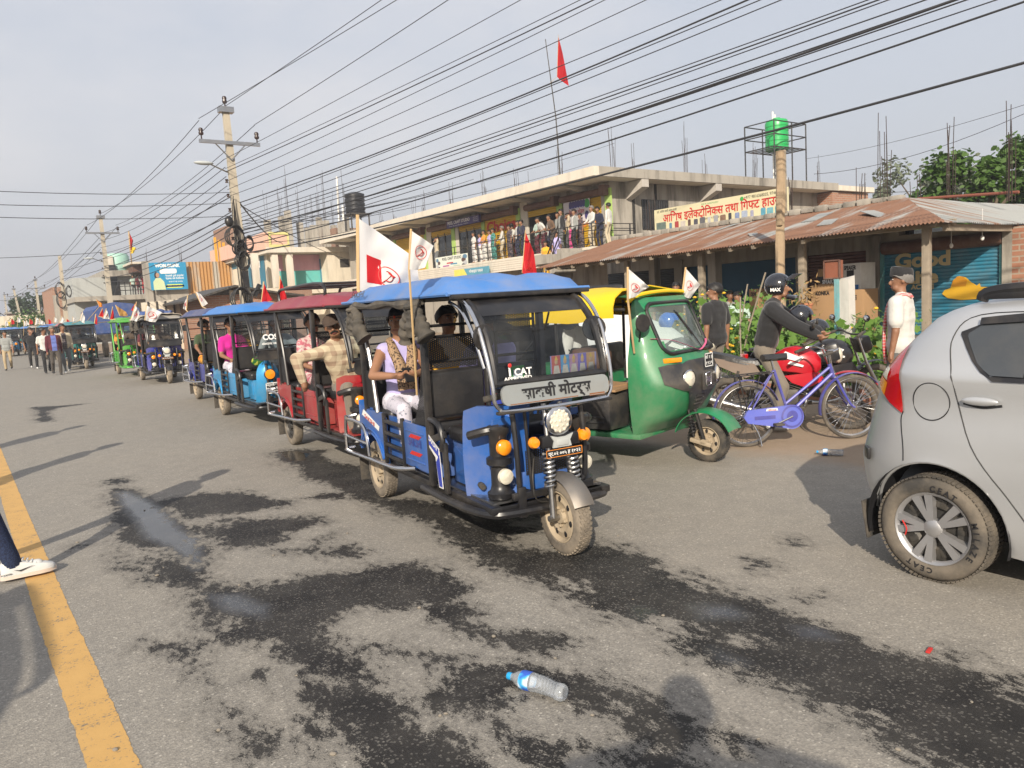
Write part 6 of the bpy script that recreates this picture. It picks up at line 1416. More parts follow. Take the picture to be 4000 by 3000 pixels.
b = MB(BLACK).m(BLACK, True); b.rod((-.1, -.92, .52), (-.095, -1.0, .22), .02); b.rod((-.1, -.85, .52), (-.1, -.9, .25), .014); helix(b, (-.1, -.86, .46), (-.1, -.895, .28), .028, .009, 6); b.m(RIMTAN); b.box((-.1, -.97, .2), (.04, .22, .04), rx=.2, bev=.01); b.rod((-.12, -1.0, .205), (.1, -1.0, .205), .03); b.build('fork', AU)
b = MB(BROWN); b.box((-.3, .12, 1.0), (.3, .34, .22), rx=.1, bev=.05); tag(b.build('bag'), 'dark brown shoulder bag left inside the green auto rickshaw', 'bag'); bag = bpy.data.objects['bag']; bag.matrix_world = AU.matrix_basis if False else Matrix.Translation(AU.location) @ Euler(AU.rotation_euler).to_matrix().to_4x4()
b = MB(cloth('white_shirt_cloth', (.66, .63, .57))).m(MATS['white_shirt_cloth'], True); G = [[(-.52+.38*i/8, .28+.02*math.sin(i*1.7+j), 1.33-.40*j/6-.02*math.sin(i)) for j in range(7)] for i in range(9)]; b.sheet(G, .02); o = b.build('shirt'); tag(o, 'white shirt hung up inside the green auto rickshaw', 'shirt'); o.matrix_world = bag.matrix_world
b = MB(M('pink_ribbon', (.62, .12, .25), .6)).m(MATS['pink_ribbon'], True); b.tube([(p.x, p.y, p.z) for p in spline([cabpt(-.5, 1.22, .02), cabpt(-.3, 1.19, .03), cabpt(0, 1.10, .03), cabpt(.12, 1.07, .03), cabpt(.3, 1.12, .03), cabpt(.45, 1.16, .02)], 6)], .010, 6, flat=.3); b.build('ribbon', AU)

# ------------------------------------------------------------ spoked wheels, bicycle and motorbikes (local: rear wheel at origin, front towards +x)
def spokes(root, name, c, r, rimm, tyrem, w=.035, n=32, disc=False, sub=None):
    b = MB(rimm).m(rimm, True); T = Matrix.Translation(c) @ Matrix.Rotation(PI/2, 4, 'X'); b.T = T
    b.lathe([(r*.9, -w*.4), (r*.86, 0), (r*.9, w*.4), (r*.93, w*.3), (r*.93, -w*.3), (r*.9, -w*.4)], n=48, caps=False)
    b.m(CHROME); b.lathe([(.028, -.05), (.03, -.035), (.014, -.03), (.014, .03), (.03, .035), (.028, .05)], n=14)
    for k in range(n):
        a = 2*PI*k/n; s = 1 if k % 2 else -1; tw = .5 if (k//2) % 2 else -.5; b.tube([(.028*math.cos(a+tw), .028*math.sin(a+tw), s*.033), (r*.88*math.cos(a), r*.88*math.sin(a), 0)], .0022, 4, caps=False)
    if disc:
        b.m(STEEL); b.lathe([(.08, -.062), (.115, -.062), (.115, -.056), (.08, -.056), (.08, -.062)], n=36, caps=False)
        for k in range(6): a = 2*PI*k/6; b.box((.055*math.cos(a), .055*math.sin(a), -.058), (.06, .014, .006), rz=a)
    o = b.build(name, root); b = MB(tyrem).m(tyrem, True); b.T = T; b.tube([(math.cos(2*PI*k/48)*(r-w*.5), math.sin(2*PI*k/48)*(r-w*.5), 0) for k in range(48)], w*.55, 10, closed=True); b.build('tyre', o); return o
def ground_axis(pr, pf): d = np.array(pf[:2])-np.array(pr[:2]); return math.atan2(d[1], d[0]), float(np.linalg.norm(d))
pr, pf = gnd(2920, 1745), gnd(3330, 1712); az, wb = ground_axis(pr, pf); r = .335
BI = thing('bicycle', 'purple-blue roadster bicycle with a full chain case parked beside the red motorbike', 'bicycle', (pr[0], pr[1], 0), az)
PB = paint('bike_purple', (.075, .08, .36), .25, .1); LP = paint('chaincase_blue', (.12, .15, .55), .2, 0.)
spokes(BI, 'wheel', (0, 0, r), r, STEEL, M('bike_tyre', (.06, .055, .05), .85, 0, .3, 8, dirt=.5)); spokes(BI, 'wheel', (wb, 0, r), r, STEEL, MATS['bike_tyre'])
b = MB(PB).m(PB, True); bb_ = (.45, 0, .31); hd = (wb-.245, 0, .80); hb = (wb-.2, 0, .66); st_ = (.30, 0, .78)
for p, q, rr_ in ((bb_, st_, .016), (bb_, (wb-.215, 0, .70), .019), ((.42, 0, .42), (wb-.235, 0, .77), .016), (hd, hb, .02), (st_, (0, .06, r), .009), (st_, (0, -.06, r), .009), (bb_, (0, .06, r), .01), (bb_, (0, -.06, r), .01)): b.rod(p, q, rr_)
for s in (-1, 1): b.tube(spline([(wb-.19, s*.05, .64), (wb-.13, s*.052, .52), (wb-.05, s*.05, .38), (wb, s*.05, r)], 4), .013, 8)
b.build('frame', BI)
for cx, a0, a1 in ((0, 20, 205), (wb, 40, 195)):
    b = MB(PB).m(PB, True); b.sheet([[(cx+(r+.022+.006*(1-(y_/.03)**2))*math.cos(R(a)), y_, r+(r+.022+.006*(1-(y_/.03)**2))*math.sin(R(a))) for a in range(a0, a1, 6)] for y_ in np.linspace(-.03, .03, 5)], .003); b.build('mudguard', BI)
b = MB(LP).m(LP, True); o_ = []
for k in range(13): a = R(-90+180*k/12); o_.append((bb_[0]+.125*math.cos(a), bb_[2]+.125*math.sin(a)))
o_ += [(.2, r+.085), (-.02, r+.075), (-.06, r), (-.02, r-.06), (.2, r-.10)]
b.prism([(x, z-.02) for x, z in o_], (0, -.05, 0), (1, 0, 0), UZ, .03); b.m(PB); b.lathe([(.115, 0), (.118, .006), (.1, .008)], (bb_[0], -.08, bb_[2]-.01), (0, -1, 0), 30, caps=False); b.lathe([(.055, 0), (.058, .006), (.0, .004)], (bb_[0], -.08, bb_[2]-.01), (0, -1, 0), 24); b.box((.16, -.082, r-.03), (.22, .004, .035)); cc = b.build('chain_case', BI)
b = MB(TXTWHT); b.prism([(0, 0), (.13, 0), (.12, .025), (.01, .025)], (.17, -.082, r+.035), (1, 0, 0), UZ, .002); b.m(TXTRED); b.text('HERCULES', (.235, -.085, r+.038), (1, 0, 0), UZ, .022, bold=.02, fit=.09); b.build('chain_case_decal', cc)
b = MB(CHROME).m(CHROME, True); b.tube([(bb_[0], -.09, bb_[2]-.01), (bb_[0]-.16, -.1, bb_[2]-.07)], .01, 8); b.tube([(bb_[0], .06, bb_[2]), (bb_[0]+.16, .07, bb_[2]+.04)], .01, 8); b.m(RUBBER); b.box((bb_[0]-.17, -.14, bb_[2]-.075), (.09, .08, .022), bev=.006); b.box((bb_[0]+.17, .11, bb_[2]+.04), (.09, .08, .022), bev=.006); b.build('crank', BI)
b = MB(VINYL).m(VINYL, True); b.loft([[(.20+.02*k+.0, y_*w_, .90+z_) for y_, z_ in ((-1, 0), (-.6, .035), (0, .045), (.6, .035), (1, 0), (0, -.03))] for k, w_ in ((-1, .07), (0, .1), (3, .1), (6, .07), (9, .03), (12, .02))]); b.m(CHROME); b.rod(st_, (.27, 0, .90), .012); b.build('saddle', BI)
b = MB(BLACK).m(BLACK, True)
for s in (-1, 1): b.rod((-.22, s*.07, .74), (.28, s*.05, .76), .006); b.rod((-.1, s*.07, .74), (-.01, s*.07, r), .006); b.rod((.12, s*.07, .74), (.01, s*.07, r), .005)
for k in range(4): b.rod((-.2+.12*k, -.07, .742), (-.2+.12*k, .07, .742), .005)
b.rod((-.22, -.07, .74), (-.22, .07, .74), .006); b.build('carrier', BI)
b = MB(CHROME).m(CHROME, True); b.rod(hd, (wb-.265, 0, .94), .012); b.tube(spline([(wb-.42, -.29, .93), (wb-.3, -.27, .97), (wb-.24, -.12, .95), (wb-.25, 0, .94), (wb-.24, .12, .95), (wb-.3, .27, .97), (wb-.42, .29, .93)], 4), .011, 8); b.tube([(wb-.24, 0, .92), (wb-.2, 0, .68)], .006, 6); b.m(RUBBER); b.rod((wb-.36, -.285, .95), (wb-.47, -.29, .915), .017); b.rod((wb-.36, .285, .95), (wb-.47, .29, .915), .017); b.build('handlebar', BI)
b = MB(CHROME).m(CHROME, True); b.tube(spline([(-.02, -.06, r), (.08, -.09, .15), (.1, -.12, .02)], 3), .008, 6); b.build('kickstand', BI)

def motorbike(label, pr, pf, tank, tankd, rimm, big=False, group=None):
    az, wb = ground_axis(pr, pf); r = .30; t = thing('motorcycle', label, 'motorcycle', (pr[0], pr[1], 0), az, group)
    TY = MATS['bike_tyre']
    spokes(t, 'wheel', (0, 0, r), r, rimm, TY, .085, 20); spokes(t, 'wheel', (wb, 0, r), r, rimm, TY, .075, 20, disc=True)
    b = MB(tank).m(tank, True)
    R_ = []
    for x_, hw, zb, zt in ((.42, .10, .72, .80), (.5, .13, .68, .86), (.62, .155, .64, .93), (.75, .165, .62, .955), (.86, .15, .60, .93), (.95, .115, .62, .87), (1.0, .07, .68, .80)):
        R_.append([(x_, hw*a, zb+(zt-zb)*c) for a, c in ((.3, 0), (.85, .12), (1, .45), (.9, .75), (.5, .97), (0, 1), (-.5, .97), (-.9, .75), (-1, .45), (-.85, .12), (-.3, 0))])
    b.loft(R_); tk = b.build('tank', t)
    b = MB(TXTWHT); b.prism([(0, 0), (.2, -.06), (.24, -.02), (.06, .06)], (.58, -.168, .84), (1, 0, 0), UZ, .004); b.prism([(0, 0), (.16, -.04), (.17, -.02), (.03, .03)], (.66, -.17, .76), (1, 0, 0), UZ, .004); b.build('tank_decal', tk)
    b = MB(tank).m(tank, True)
    for s in (-1, 1): b.prism([(.62, .62), (.95, .66), (1.02, .56), (.86, .48), (.7, .54)], (0, s*.13+(.02 if s < 0 else 0), 0), (1, 0, 0), UZ, .02)
    b.sheet([[(wb+(r+.05)*math.cos(R(a)), y_, r+(r+.05+.01*(1-(y_/.05)**2))*math.sin(R(a))) for a in range(35, 150, 8)] for y_ in np.linspace(-.055, .055, 5)], .004); b.build('shroud', t)
    b = MB(VINYL).m(VINYL, True); b.loft([[(x_, hw*a, z0+h*c) for a, c in ((-1, 0), (-.9, .8), (-.4, 1), (.4, 1), (.9, .8), (1, 0))] for x_, hw, z0, h in ((-.28, .06, .87, .03), (-.2, .09, .85, .06), (0, .12, .80, .07), (.2, .12, .75, .06), (.42, .1, .74, .07), (.52, .07, .76, .08))]); b.build('seat', t)
    b = MB(tankd).m(tankd, True)
    for s in (-1, 1): b.prism([(-.34, .80), (-.3, .86), (.3, .76), (.36, .66), (.2, .60), (-.1, .74)], (0, s*.115+(.02 if s < 0 else 0), 0), (1, 0, 0), UZ, .02)
    b.box((-.3, 0, .74), (.1, .16, .1), bev=.02); b.build('tail_fairing', t)
    b = MB(REDLENS).m(REDLENS, True); b.box((-.36, 0, .81), (.05, .16, .06), bev=.015); b.m(AMBER)
    for s in (-1, 1): b.ball((-.34, s*.17, .73), (.04, .025, .022), 10, 6)
    b.build('tail_light', t)
    b = MB(DKSTEEL).m(DKSTEEL, True)
    for s in (-1, 1): b.rod((0, s*.09, r), (.42, s*.09, .36), .02); b.rod((0, s*.1, r), (.12, s*.11, .68), .018); b.rod((-.3, s*.08, .78), (.45, s*.08, .62), .014)
    b.rod((.45, 0, .7), (.98, 0, .78), .025); b.rod((.98, 0, .78), (.9, 0, .4), .02); b.rod((.3, 0, .3), (.9, 0, .3), .02); b.build('frame', t)
    b = MB(DKSTEEL).m(DKSTEEL, True); b.box((.62, 0, .36), (.3, .26, .22), bev=.04); b.lathe([(.1, -.02), (.1, 0), (.08, .03), (0, .035)], (.55, -.13, .35), (0, -1, 0), 20)
    for k in range(8): b.box((.74+.008*k, 0, .44+.022*k), (.2, .22, .008), ry=.35)
    b.build('engine', t)
    b = MB(STEEL).m(STEEL, True); b.tube(spline([(.85, -.1, .42), (.8, -.13, .24), (.5, -.15, .2), (.2, -.15, .25), (-.15, -.16, .34), (-.3, -.16, .38)], 5), [.02]*12+[.035]*6+[.045]*8, 10); b.build('exhaust', t)
    b = MB(STEEL).m(STEEL, True)
    for s in (-1, 1): b.rod((wb, s*.085, r), (wb-.16, s*.085, .62), .026, 10); b.m(CHROME); b.rod((wb-.16, s*.085, .62), (wb-.27, s*.085, .94), .017, 10); b.m(STEEL)
    b.build('fork', t)
    b = MB(BLACK).m(BLACK, True); b.box((wb-.17, 0, .86), (.16, .2, .2), ry=-.25, bev=.05); hl_ = b.build('headlight', t); b = MB(LENS).m(LENS, True); b.ball((wb-.11, 0, .83), (.05, .09, .09), 14, 8); b.build('lens', hl_)
    b = MB(BLACK).m(BLACK, True); b.tube(spline([(wb-.42, -.36, .98), (wb-.3, -.28, 1.03), (wb-.28, -.1, .99), (wb-.28, .1, .99), (wb-.3, .28, 1.03), (wb-.42, .36, .98)], 4), .012, 8); b.m(RUBBER)
    for s in (-1, 1): b.rod((wb-.34, s*.30, 1.02), (wb-.45, s*.37, .975), .019)
    b.build('handlebar', t)
    for s in (-1, 1):
        b = MB(BLACK).m(BLACK, True); b.rod((wb-.32, s*.26, 1.03), (wb-.34, s*.36, 1.17), .006); b.ball((wb-.34, s*.38, 1.19), (.018, .07, .042), 12, 8); m_ = b.build('mirror', t); b = MB(CHROME).m(CHROME, True); b.ball((wb-.352, s*.38, 1.19), (.01, .06, .034), 12, 6); b.build('mirror_glass', m_)
    b = MB(DKSTEEL); b.tube([(.35, -.12, .28), (.28, -.2, .02)], .012, 6); b.build('kickstand', t)
    return t
MINT = M('mint_rim', (.25, .48, .33), .4, .2, .1, 6, dirt=.2)
MO = motorbike('red motorcycle straddled by the helmeted rider, pale green rims', gnd(2855, 1669), gnd(3319, 1676), paint('moto_red', (.45, .008, .02), .1, 0), M('greybrown_panel', (.2, .15, .12), .5, 0, .15, 5, dirt=.3), MINT)
BK = paint('moto_black', (.012, .012, .016), .12, 0)
MO2 = motorbike('black motorcycle with a dark helmet on it, beside the man in a topi', (7.9, 5.6), (9.05, 4.95), BK, BK, BLACK)
MO3 = motorbike('motorcycle with a blue helmet on its mirror behind the auto rickshaw', (8.2, 8.3), (8.9, 7.2), BK, BK, BLACK)
# ------------------------------------------------------------ bottles and litter
def bottle(label, p, az, crush, s=1.):
    t = thing('plastic_bottle', label, 'bottle', (p[0], p[1], .0), az); b = MB(CLEAR).m(CLEAR, True); pr = [(.0, .0), (.026, .002), (.032, .012), (.033, .03)]
    for k in range(7): x = .035+.016*k; pr += [(.033, x), (.0335, x+.004), (.0305, x+.009), (.0305, x+.012)]
    pr += [(.034, .15), (.035, .175), (.0352, .205), (.033, .222), (.024, .245), (.015, .262), (.0135, .268), (.0135, .285)]
    b.lathe([(r_*s*1.12, h*s) for r_, h in pr], (0, 0, .039*s), (1, 0, 0), 24, caps=False)
    def bend(o):
        for v in o.data.vertices:
            x = v.co.x/s
            if crush: v.co.z = .034*s+(v.co.z-.034*s)*(1-.18*math.exp(-((x-.06)/.03)**2)); v.co.y += .018*s*math.exp(-((x-.02)/.06)**2)-.006*s
            v.co.z += .0015
        return o
    bend(b.build('bottle_body', t)); b = MB(M('cap_blue', (.02, .30, .62), .35)).m(MATS['cap_blue'], True); b.lathe([(.0155*s, .27*s), (.0158*s, .288*s), (.0145*s, .291*s), (0, .292*s)], (0, 0, .039*s), (1, 0, 0), 20); bend(b.build('cap', t))
    LBL = patterned('bottle_label', (.03, .10, .48), (.05, .38, .70), 14, .5, 'noise', (.62, .68, .78)); b = MB(LBL).m(LBL, True); b.lathe([(.0398*s, .17*s), (.0402*s, .185*s), (.0402*s, .205*s), (.0382*s, .218*s)], (0, 0, .039*s), (1, 0, 0), 24, caps=False); bend(b.build('bottle_label', t))
    return t
a_, c_ = gnd(1998, 2680), gnd(2215, 2740)
d_ = a_-c_; bottle('crushed clear water bottle with a blue cap lying on the wet road', c_, math.atan2(d_[1], d_[0]), True, float(np.linalg.norm(d_))/.272)
a_, c_ = gnd(3190, 1778), gnd(3296, 1782); d_ = a_-c_; bottle('clear water bottle with a white and blue label lying behind the silver car', c_, math.atan2(d_[1], d_[0]), False, float(np.linalg.norm(d_))/.29)
p = gnd(3630, 2545); b = MB(TXTRED); b.box((0, 0, .006), (.055, .018, .008), bev=.003); b.m(CHROME); b.box((.028, 0, .006), (.012, .016, .007)); o = b.build('wrapper'); o.location = p; o.rotation_euler = (0, 0, .2); tag(o, 'small red wrapper lying on the road near the silver car', 'litter')
rs = random.Random(11); ST_ = M('road_stone', (.24, .21, .17), .9, 0, .3, 60)
for k in range(34):
    u, v = rs.uniform(300, 3900), rs.uniform(1900, 2950); p = gnd(u, v)
    if proj(p)[0] > 3300 and v < 2400: continue
    b = MB(ST_).m(ST_, True); s_ = rs.uniform(.004, .011); b.ball((0, 0, s_*.4), (s_*rs.uniform(.9, 1.5), s_, s_*.6), 7, 5); o = b.build('pebble'); o.location = p; o.rotation_euler = (0, 0, rs.uniform(0, 3)); tag(o, 'small loose stone lying on the dusty road', 'stone', 'loose stones on the road')

o = copy_tree(WCAR); o.location = (-2.82, 2.0, 0); o.rotation_euler = (0, 0, 0); o['label'] = 'unseen car added outside the left edge, casting shade along the yellow line'  # stand-in car added out of view to shade the road edge
# ------------------------------------------------------------ people: overlapping round cones fused into one continuous skin, coloured by body region
def rcone(b, p, q, r0, r1, n=12):
    p, q = Vector(p), Vector(q); d = q-p; L = d.length
    if L < 1e-5: return b.ball(p, r0, n, 8)
    return b.lathe([(0, -r0), (r0*.5, -r0*.866), (r0*.866, -r0*.5), (r0, 0), (r1, L), (r1*.866, L+r1*.5), (r1*.5, L+r1*.866), (0, L+r1)], p, d, n, caps=False)
def ik(S, T, l1, l2, hint):
    S, T = Vector(S), Vector(T); d = T-S; L = min(max(d.length, abs(l1-l2)+.01), l1+l2-.004); u = d.normalized(); T = S+u*L
    a = (l1*l1-l2*l2+L*L)/(2*L); h = math.sqrt(max(0, l1*l1-a*a)); hv = Vector(hint); hv = (hv-u*hv.dot(u)).normalized(); return S+u*a+hv*h, T
def person(label, loc, rz, top, bottom, shoe=None, H=1.68, skin=None, hair='short', hairmat=None, sleeve='long', legwear='trousers', pelvis=None, lean=0., side=0., hands=None, feet=None, yaw=0., nod=0., knees=None, elbows=None, vox=.022, fem=False, extras=(), group=None, belly=0., moustache=False, face=False, parent_T=None, shirt_open=None, walk=None, kid=1., bulk=0.):
    """local frame: faces -y, ground at z = 0 (or pelvis height given for a seated one)"""
    k = H/1.70*kid; sk = skin or SKIN; sh = shoe or BLACK
    P0 = Vector((0, 0, .93*k)) if pelvis is None else Vector(pelvis)
    cl, sl_ = math.cos(lean), math.sin(lean)
    def up(x, y, z):  # torso frame
        v = Vector((x*k, y*k, z*k)); v = Vector((v.x, v.y*cl-v.z*sl_, v.z*cl+v.y*sl_)); return P0+Matrix.Rotation(side, 3, 'Y') @ v
    sw = .165 if fem else .185
    ws, ch, nk, hd = up(0, 0, .14), up(0, -.005, .34), up(0, .01, .53), up(0, -.012, .665)
    if walk is not None:
        w_ = walk; feet = [(-.09, -.26*w_, .07+(.0 if w_ > 0 else .05)), (.09, .28*w_, .07+(.05 if w_ > 0 else 0))]; hands = hands or [(-.24, .17*w_, .80), (.24, -.18*w_, .82)]
        P0.z -= .03*k
    parts = []   # (tag, p, q, r0, r1)
    A = lambda tg, p, q, r0, r1: parts.append((tg, Vector(p), Vector(q), r0*k, r1*k))
    w0 = .9 if fem else 1.
    A('bottom', P0+Vector((-.075*k, 0, -.02*k)), P0+Vector((.075*k, 0, -.02*k)), .115*(1.05 if fem else 1), .115*(1.05 if fem else 1))
    A('top', up(-.05, -belly*.5, .10), up(.05, -belly*.5, .10), .108*w0+belly, .108*w0+belly); A('top', up(-.07, 0, .27), up(.07, 0, .27), .108*w0, .108*w0)
    A('top', up(-.09, .0, .38), up(.09, 0, .38), .098*w0, .098*w0); A('top', up(-.05, 0, .12), up(-.085, 0, .36), .1*w0, .1*w0); A('top', up(.05, 0, .12), up(.085, 0, .36), .1*w0, .1*w0)
    A('top', up(-sw+.02, .0, .445), up(sw-.02, .0, .445), .068, .068); A('top', up(-.05, .015, .47), up(.05, .015, .47), .07, .07)
    if legwear != 'none' and pelvis is None and legwear == 'trousers': A('top', P0+Vector((-.06*k, 0, .0)), P0+Vector((.06*k, 0, .0)), .122, .122)
    if fem: A('top', up(-.065, -.075, .33), up(-.065, -.08, .33), .062, .06); A('top', up(.065, -.075, .33), up(.065, -.08, .33), .062, .06)
    A('skin', nk-(nk-ch)*.25, hd, .056, .054)
    hq = Matrix.Rotation(side, 3, 'Y') @ Matrix.Rotation(yaw, 3, 'Z') @ Matrix.Rotation(nod, 3, 'X'); hh = lambda x, y, z: hd+hq @ Vector((x*k, y*k, z*k))
    A('skin', hh(0, .012, .045), hh(0, .02, .03), .088, .086); A('skin', hh(0, -.018, -.01), hh(0, -.03, -.045), .07, .052); A('skin', hh(-.025, -.045, -.06), hh(.025, -.045, -.06), .035, .035); A('skin', hh(0, -.082, .02), hh(0, -.1, -.012), .013, .018)
    for s in (-1, 1): A('skin', hh(s*.082, .012, .022), hh(s*.086, .016, -.008), .017, .014)
    hands = hands or [(-.25, -.03, .80), (.25, -.03, .80)]; elbows = elbows or [(-.4, .6, -.1), (.4, .6, -.1)]; hpos = []
    for i, s in enumerate((-1, 1)):
        S = up(s*sw, 0, .44); E, Wr = ik(S, Vector(hands[i])*(k if pelvis is None else 1), .285*k, .25*k, elbows[i]); t1 = 'top' if sleeve != 'none' else 'skin'
        if sleeve == 'short': A('top', S, S+(E-S)*.66, .062, .062); A('skin', S+(E-S)*.5, E, .044, .04)
        else: A(t1, S, E, .062 if t1 == 'top' else .05, .05 if t1 == 'top' else .042)
        t2 = 'top' if sleeve == 'long' else 'skin'; A(t2, E, E+(Wr-E)*.94, .05 if t2 == 'top' else .042, .036 if t2 == 'top' else .029)
        d = (Wr-E).normalized(); A('skin', Wr, Wr+d*.055*k, .03, .034); u, w = frame(d)
        for f in range(4): o_ = u*((f-1.5)*.017*k); c_ = (.075, .088, .082, .062)[f]; q1 = Wr+d*.075*k+o_; q2 = q1+(d*.6+w*(-.5))*c_*.5*k; A('skin', q1-d*.02*k, q2, .0105, .0095); A('skin', q2, q2+(d*.3-w*.8)*c_*.4*k, .0095, .008)
        A('skin', Wr+u*(.03*k), Wr+u*.05*k+d*.05*k-w*.02*k, .013, .0105); hpos.append(Wr+d*.07*k)
    feet = feet or [(-.095, 0, .07), (.095, 0, .07)]; knees = knees or [(-.1, -1, 0), (.1, -1, 0)]; fpos = []
    for i, s in enumerate((-1, 1)):
        Hj = P0+Vector((s*.092*k, 0, -.03*k)); Kn, An = ik(Hj, Vector(feet[i])*(k if pelvis is None else 1), .43*k, .42*k, knees[i]); fpos.append(An)
        if legwear != 'sari' or pelvis is not None:
            lt = 'bottom'; A(lt, Hj, Kn, .088 if legwear == 'trousers' else .1, .064); A(lt, Kn, An+(Kn-An)*.06, .066, .056 if legwear == 'trousers' else .07)
        sd = Vector((0, -1, 0)); st_ = Vector((0, 0, -.02*k)); A('shoe' if shoe else 'skin', An+st_+Vector((0, .035*k, -.005*k)), An+st_+sd*.14*k+Vector((0, 0, -.012*k)), .042, .034)
    if legwear == 'sari' and pelvis is None:
        for s in (-1, 0, 1): A('bottom', P0+Vector((s*.07*k, 0, -.05*k)), Vector((s*.13*k, .02*k, .12*k)), .125, .10)
    parts = [(tg, p, q, r0+bulk*(tg == 'top'), r1+bulk*(tg == 'top')) for tg, p, q, r0, r1 in parts]
    # fuse
    b = MB(sk)
    for tg, p, q, r0, r1 in parts: rcone(b, p, q, r0, r1, 10)
    me = bpy.data.meshes.new('tmp'); me.from_pydata(b.v, [], b.f); ob = bpy.data.objects.new('tmp', me); COL.objects.link(ob)
    md = ob.modifiers.new('r', 'REMESH'); md.mode = 'VOXEL'; md.voxel_size = vox; ms = ob.modifiers.new('s', 'SMOOTH'); ms.factor = .5; ms.iterations = 2 if vox > .014 else 3
    dg = bpy.context.evaluated_depsgraph_get(); m2 = bpy.data.meshes.new_from_object(ob.evaluated_get(dg)); bpy.data.objects.remove(ob)
    nf = len(m2.polygons); ce = np.empty(nf*3, np.float32); m2.polygons.foreach_get('center', ce); ce = ce.reshape(-1, 3)
    best = np.full(nf, 1e9); tgi = np.zeros(nf, np.int32); names = ['skin', 'top', 'bottom', 'shoe']
    for tg, p, q, r0, r1 in parts:
        a = np.array(p); d = np.array(q)-a; L2 = d@d+1e-12; t_ = np.clip(((ce-a)@d)/L2, 0, 1); ds = np.linalg.norm(ce-a-t_[:, None]*d, axis=1)-(r0+(r1-r0)*t_); m_ = ds < best; best[m_] = ds[m_]; tgi[m_] = names.index(tg)
    if shirt_open is not None:
        mats = [sk, top, bottom, sh, shirt_open]; fx = np.abs(ce[:, 0]-P0.x) < .075*k; tgi[(tgi == 1) & fx & (ce[:, 1] < P0.y-.03) & (ce[:, 2] < up(0, 0, .5).z)] = 4
    else: mats = [sk, top, bottom, sh]
    m2.materials.clear()
    for m_ in mats: m2.materials.append(m_)
    m2.polygons.foreach_set('material_index', tgi); m2.polygons.foreach_set('use_smooth', np.ones(nf, bool)); m2.name = 'person'
    t = bpy.data.objects.new('person', m2); COL.objects.link(t); t.location = loc; t.rotation_euler = (0, 0, rz); tag(t, label, 'person', group)
    # hair
    hm = hairmat or HAIR
    if hair in ('short', 'bun', 'long'):
        b = MB(hm).m(hm, True); G = []
        for i in range(21):
            ph = 2*PI*i/20; fr_ = math.cos(ph); ext = R(74 if fr_ > .75 else 74+(1-(fr_+.2)/.95)*46 if fr_ > -.2 else 122); row = []
            for j in range(7):
                th = ext*j/6; rj = .006*math.sin(i*7.3+j*5.1); rx, ry, rz_ = .094+rj, .112+rj, .099+rj; row.append(hh(rx*math.sin(th)*math.sin(ph), -ry*math.sin(th)*math.cos(ph)+.022, .042+rz_*math.cos(th)))
            G.append(row)
        b.sheet(G, .008)
        if hair == 'bun': b.ball(hh(0, .125, .04), (.05*k, .045*k, .05*k), 10, 7)
        if hair == 'long': b.tube([hh(0, .1, .02), hh(0, .12, -.08), hh(.01, .12, -.2), hh(.01, .11, -.3)], [.06*k, .05*k, .04*k, .02*k], 8)
        b.build('hair', t)
    if face or vox < .031:
        b = MB(M('eye_white', (.55, .53, .5), .3))
        for s in (-1, 1): b.ball(hh(s*.032, -.073, .03), (.012, .007, .0065), 8, 6)
        b.m(HAIR)
        for s in (-1, 1): b.ball(hh(s*.032, -.079, .03), (.0062, .004, .0062), 8, 6); b.tube([hh(s*.014, -.083, .052), hh(s*.033, -.082, .056), hh(s*.055, -.07, .05)], .0042, 5)
        if moustache: b.tube([hh(-.038, -.082, -.042), hh(-.015, -.097, -.03), hh(.015, -.097, -.03), hh(.038, -.082, -.042)], .009, 6)
        b.m(M('lips', (.2, .06, .05), .5)); b.tube([hh(-.022, -.083, -.052), hh(0, -.092, -.051), hh(.022, -.083, -.052)], .005, 5); b.build('facial_features', t)
    return t, hh, up, hpos, fpos, k
def worn(name, b, t):
    return b.build(name, t)
# cloths
cs = dict(grey=cloth('grey_polo', (.26, .27, .26)), black=cloth('black_cloth', (.014, .014, .016)), white=cloth('white_cloth', (.54, .53, .50)), maroon=cloth('maroon_cloth', (.09, .012, .022)), blue=cloth('blue_shirt', (.12, .16, .42)), khaki=cloth('khaki_cloth', (.36, .28, .17)), brownp=cloth('brown_trousers', (.06, .05, .042)), greyp=cloth('grey_trousers', (.12, .125, .13)), navy=cloth('navy_cloth', (.015, .018, .045)), orange=cloth('orange_cloth', (.62, .25, .03)), yellow=cloth('yellow_sari', (.68, .36, .02)), lilac=cloth('lilac_cloth', (.42, .38, .66)), green=cloth('olive_green_cloth', (.045, .07, .03)), teal=patterned('teal_print', (.02, .12, .11), (.1, .3, .26), 16), pink=cloth('pink_cloth', (.6, .06, .22)), magenta=cloth('magenta_cloth', (.5, .01, .24)), mint=cloth('mint_shirt', (.4, .52, .46)), brown=cloth('brown_shirt', (.12, .07, .04)), beige=cloth('beige_cloth', (.45, .38, .27)), red=cloth('red_cloth', (.4, .02, .03)), taupe=cloth('taupe_trousers', (.17, .145, .115)), denim=patterned('dark_denim', (.008, .014, .04), (.02, .035, .09), 140), check=patterned('checked_shirt', (.5, .42, .29), (.27, .19, .13), 9, .45, 'check'), plaid=patterned('dark_plaid', (.05, .04, .045), (.14, .12, .12), 14, .45, 'check'), floral=patterned('floral_leggings', (.56, .54, .62), (.2, .22, .28), 38, .62), sarip=patterned('dark_sari', (.03, .03, .05), (.14, .1, .1), 14), osari=patterned('orange_sari_print', (.62, .3, .03), (.55, .07, .04), 7, .58), leo=patterned('leopard_scarf', (.33, .22, .13), (.045, .03, .022), 60, .55), wsari=patterned('white_sari', (.62, .6, .58), (.4, .3, .32), 16, .66), pinkprint=patterned('pink_print', (.42, .12, .16), (.55, .42, .4), 26))
